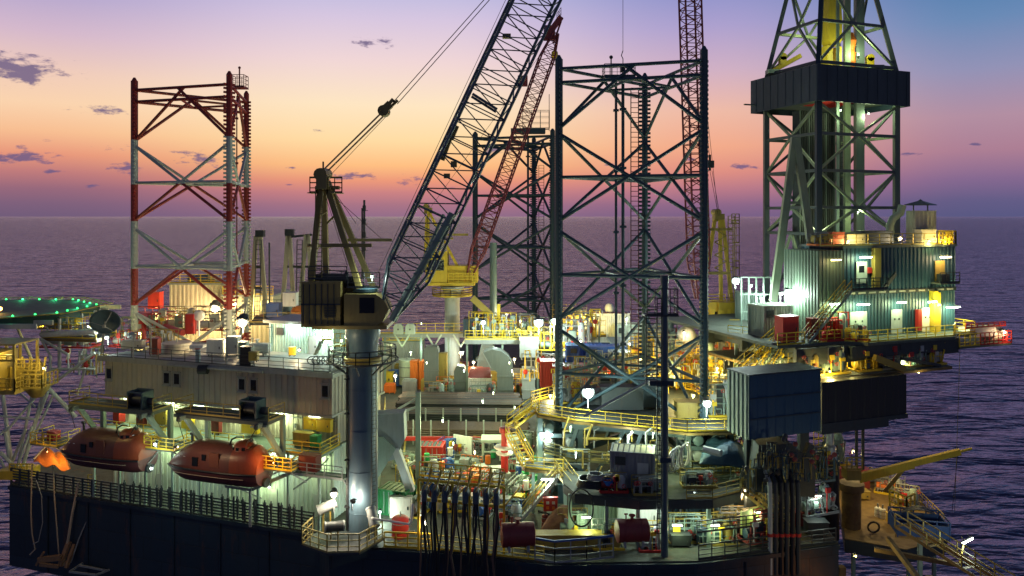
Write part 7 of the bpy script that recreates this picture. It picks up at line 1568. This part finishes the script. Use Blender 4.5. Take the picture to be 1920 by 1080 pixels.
FILL_LAMPS = [(735,715,8,'left in the yard behind the pedestal'),(790,700,9,'above the orange crates row'),(850,720,8,'before the short exhaust duct'),(905,700,9,'above the red-covered container roof'),(955,770,7,'right end of the far pipes'),(800,770,7,'left end of the far pipes'),(780,835,6,'above the red beam left'),(925,825,6,'above the red beam right'),(850,900,4,'over the blue basket end'),(965,860,6,'over the red post'),(1000,940,4,'over the green stair foot'),(745,900,5,'behind the grey chute')]  # fill lamps added above the centre deck to brighten it
for (px, py, z_, lab) in FILL_LAMPS: flood(G(px,py)+Vector((0,0,z_)), (.86,1,.42), 150 if py < 800 else 150, 'small added yellow-green fill lamp '+lab, .1, E_TUBE, d=(0,-.5,-1), pole=.6)
# extra lamps and dense pipework over the middle of the deck
random.seed(77)
XS = [(1005,700,104,'orange and grey valve tree left of the nearest leg'),(1062,735,86,'grey valve tree behind the biggest floodlight'),(1098,708,92,'yellow valve tree low behind the left braces'),(1150,700,90,'green-grey valve tree between the two slim pipes'),(1205,735,82,'dark valve tree behind the tall teal cabinet'),(1250,712,84,'yellow valve tree behind the blue post'),(1290,700,86,'grey valve tree left of the right chord'),(1335,710,84,'yellow valve tree right of the right chord'),(1362,735,80,'brown valve tree behind the blue container'),(1420,660,84,'yellow valve tree beneath the upper yellow stair'),(1445,705,74,'yellow valve tree between the parallel stairs'),(1240,655,104,'far grey valve tree behind the middle chord'),(1100,625,122,'far orange valve tree before the orange-lit platform'),(990,632,118,'far yellow valve tree under the cool floodlights'),(930,628,119,'far grey valve tree on the raised deck'),(160,690,82,'yellow valve tree left of the accommodation block'),(1452,860,61.8,'valve tree left before the dark gear case under the blue container'),(1490,880,62,'valve tree right before the dark gear case under the blue container'),(1425,905,63.5,'valve tree beside the yellow-brown stair foot'),(1535,880,69,'valve tree under the blue container corner')]
for i, (px, py, d_, lab) in enumerate(XS):
    p = P(px, py, d_); sc_ = d_/85; t = thing('valve_tree', lab, 'pipework', p); m1, m2 = random.choice([(YEL,GREY),(DYEL,GREEN_GREY),(GREY,YEL),(GREEN_GREY,DYEL)]) if i < 16 else (DSTEEL, DYEL)
    for k, m in ((0,m1),(1,m2),(2,LGREY if i < 16 else TEAL)):
        g = MB()
        for j in range(9):
            a = p+Vector((random.uniform(-1.6,1.6)*sc_, random.uniform(-.8,.8), -.6)); z = random.uniform(.6,3.2)*sc_; b = random.uniform(-1.4,1.4)*sc_
            g.sweep([a, a+Vector((0,0,z)), a+Vector((b,0,z)), a+Vector((b,random.uniform(-.5,.5),z-random.uniform(.3,1.2)))], random.uniform(.05,.12)*sc_, 6)
        g.build(('riser_pipes','branch_pipes','thin_pipes')[k], m, t)
    g = MB()
    for j in range(5): g.lathe([(.05,-.1),(.28*sc_,-.05),(.28*sc_,.05),(.05,.1)], p+Vector((random.uniform(-1.5,1.5),-.9,random.uniform(.3,2.4))), 'y', 10)
    g.build('valve_wheels', DRED if i in (17,19) else DSTEEL if i >= 16 else RED if i % 3 == 0 else YEL if i % 3 == 1 else GREEN_GREY, t)
for i, (px, py, d_, c, pw, lab) in enumerate(((1050,690,98,GRNW,300,'green-white lamp low behind the left braces'),(1150,690,95,YLW,350,'yellow lamp between the slim pipes and middle chord'),(1265,700,82,YLW,320,'yellow lamp left of the right chord foot'),(1345,690,80,YLW,350,'yellow lamp right of the right chord foot'),(1080,850,68,COOL,160,'cool lamp between the gear motors'),(1180,815,70,COOL,200,'cool lamp above the weathered grey container'),(1290,830,68,GRNW,190,'green-white lamp above the pale hose reel'),(1395,845,69,GRNW,170,'green-white lamp right of the blue tarpaulin'),(1440,640,79,YLW,400,'yellow lamp under the walkway by the stairs'),(1320,665,88,YLW,300,'yellow lamp under the yellow crane cab'),(868,660,120,COOL,260,'cool lamp above the short exhaust duct'),(980,660,116,GRNW,260,'green-white lamp above the louvred vent shaft'),(770,660,118,GRNW,260,'green-white lamp above the orange crates'),(1070,800,70.5,GRNW,190,'green-white lamp under the left corner of the leg platform'),(1225,812,67.6,GRNW,160,'green-white lamp under the leg platform middle'))):
    flood(P(px,py,d_), c, pw, lab, .11*d_/80, E_TUBE if c is not YLW else E_YEL, pole=.7)
# identical labels within a group: say which one by its place in the row
from collections import defaultdict
gr = defaultdict(list)
for o in bpy.data.objects:
    if o.parent is None and o.get('label'): gr[o['label']].append(o)
def scrx(o):
    if o.type == 'MESH':
        c = sum((Vector(b) for b in o.bound_box), Vector())/8; c = o.matrix_basis @ c
    else: c = o.location
    return c.x/max(1, c.y)
ORD = {2:['left','right'],3:['left','middle','right'],4:['leftmost','second','third','rightmost'],5:['leftmost','second','middle','fourth','rightmost'],6:['leftmost','second','third','fourth','fifth','rightmost'],7:['leftmost','second','third','fourth','fifth','sixth','rightmost'],8:['leftmost','second','third','fourth','fifth','sixth','seventh','rightmost']}
for lab, obs in gr.items():
    if 1 < len(obs) <= 8:
        for o, w in zip(sorted(obs, key=scrx), ORD[len(obs)]): o['label'] = w+' '+lab
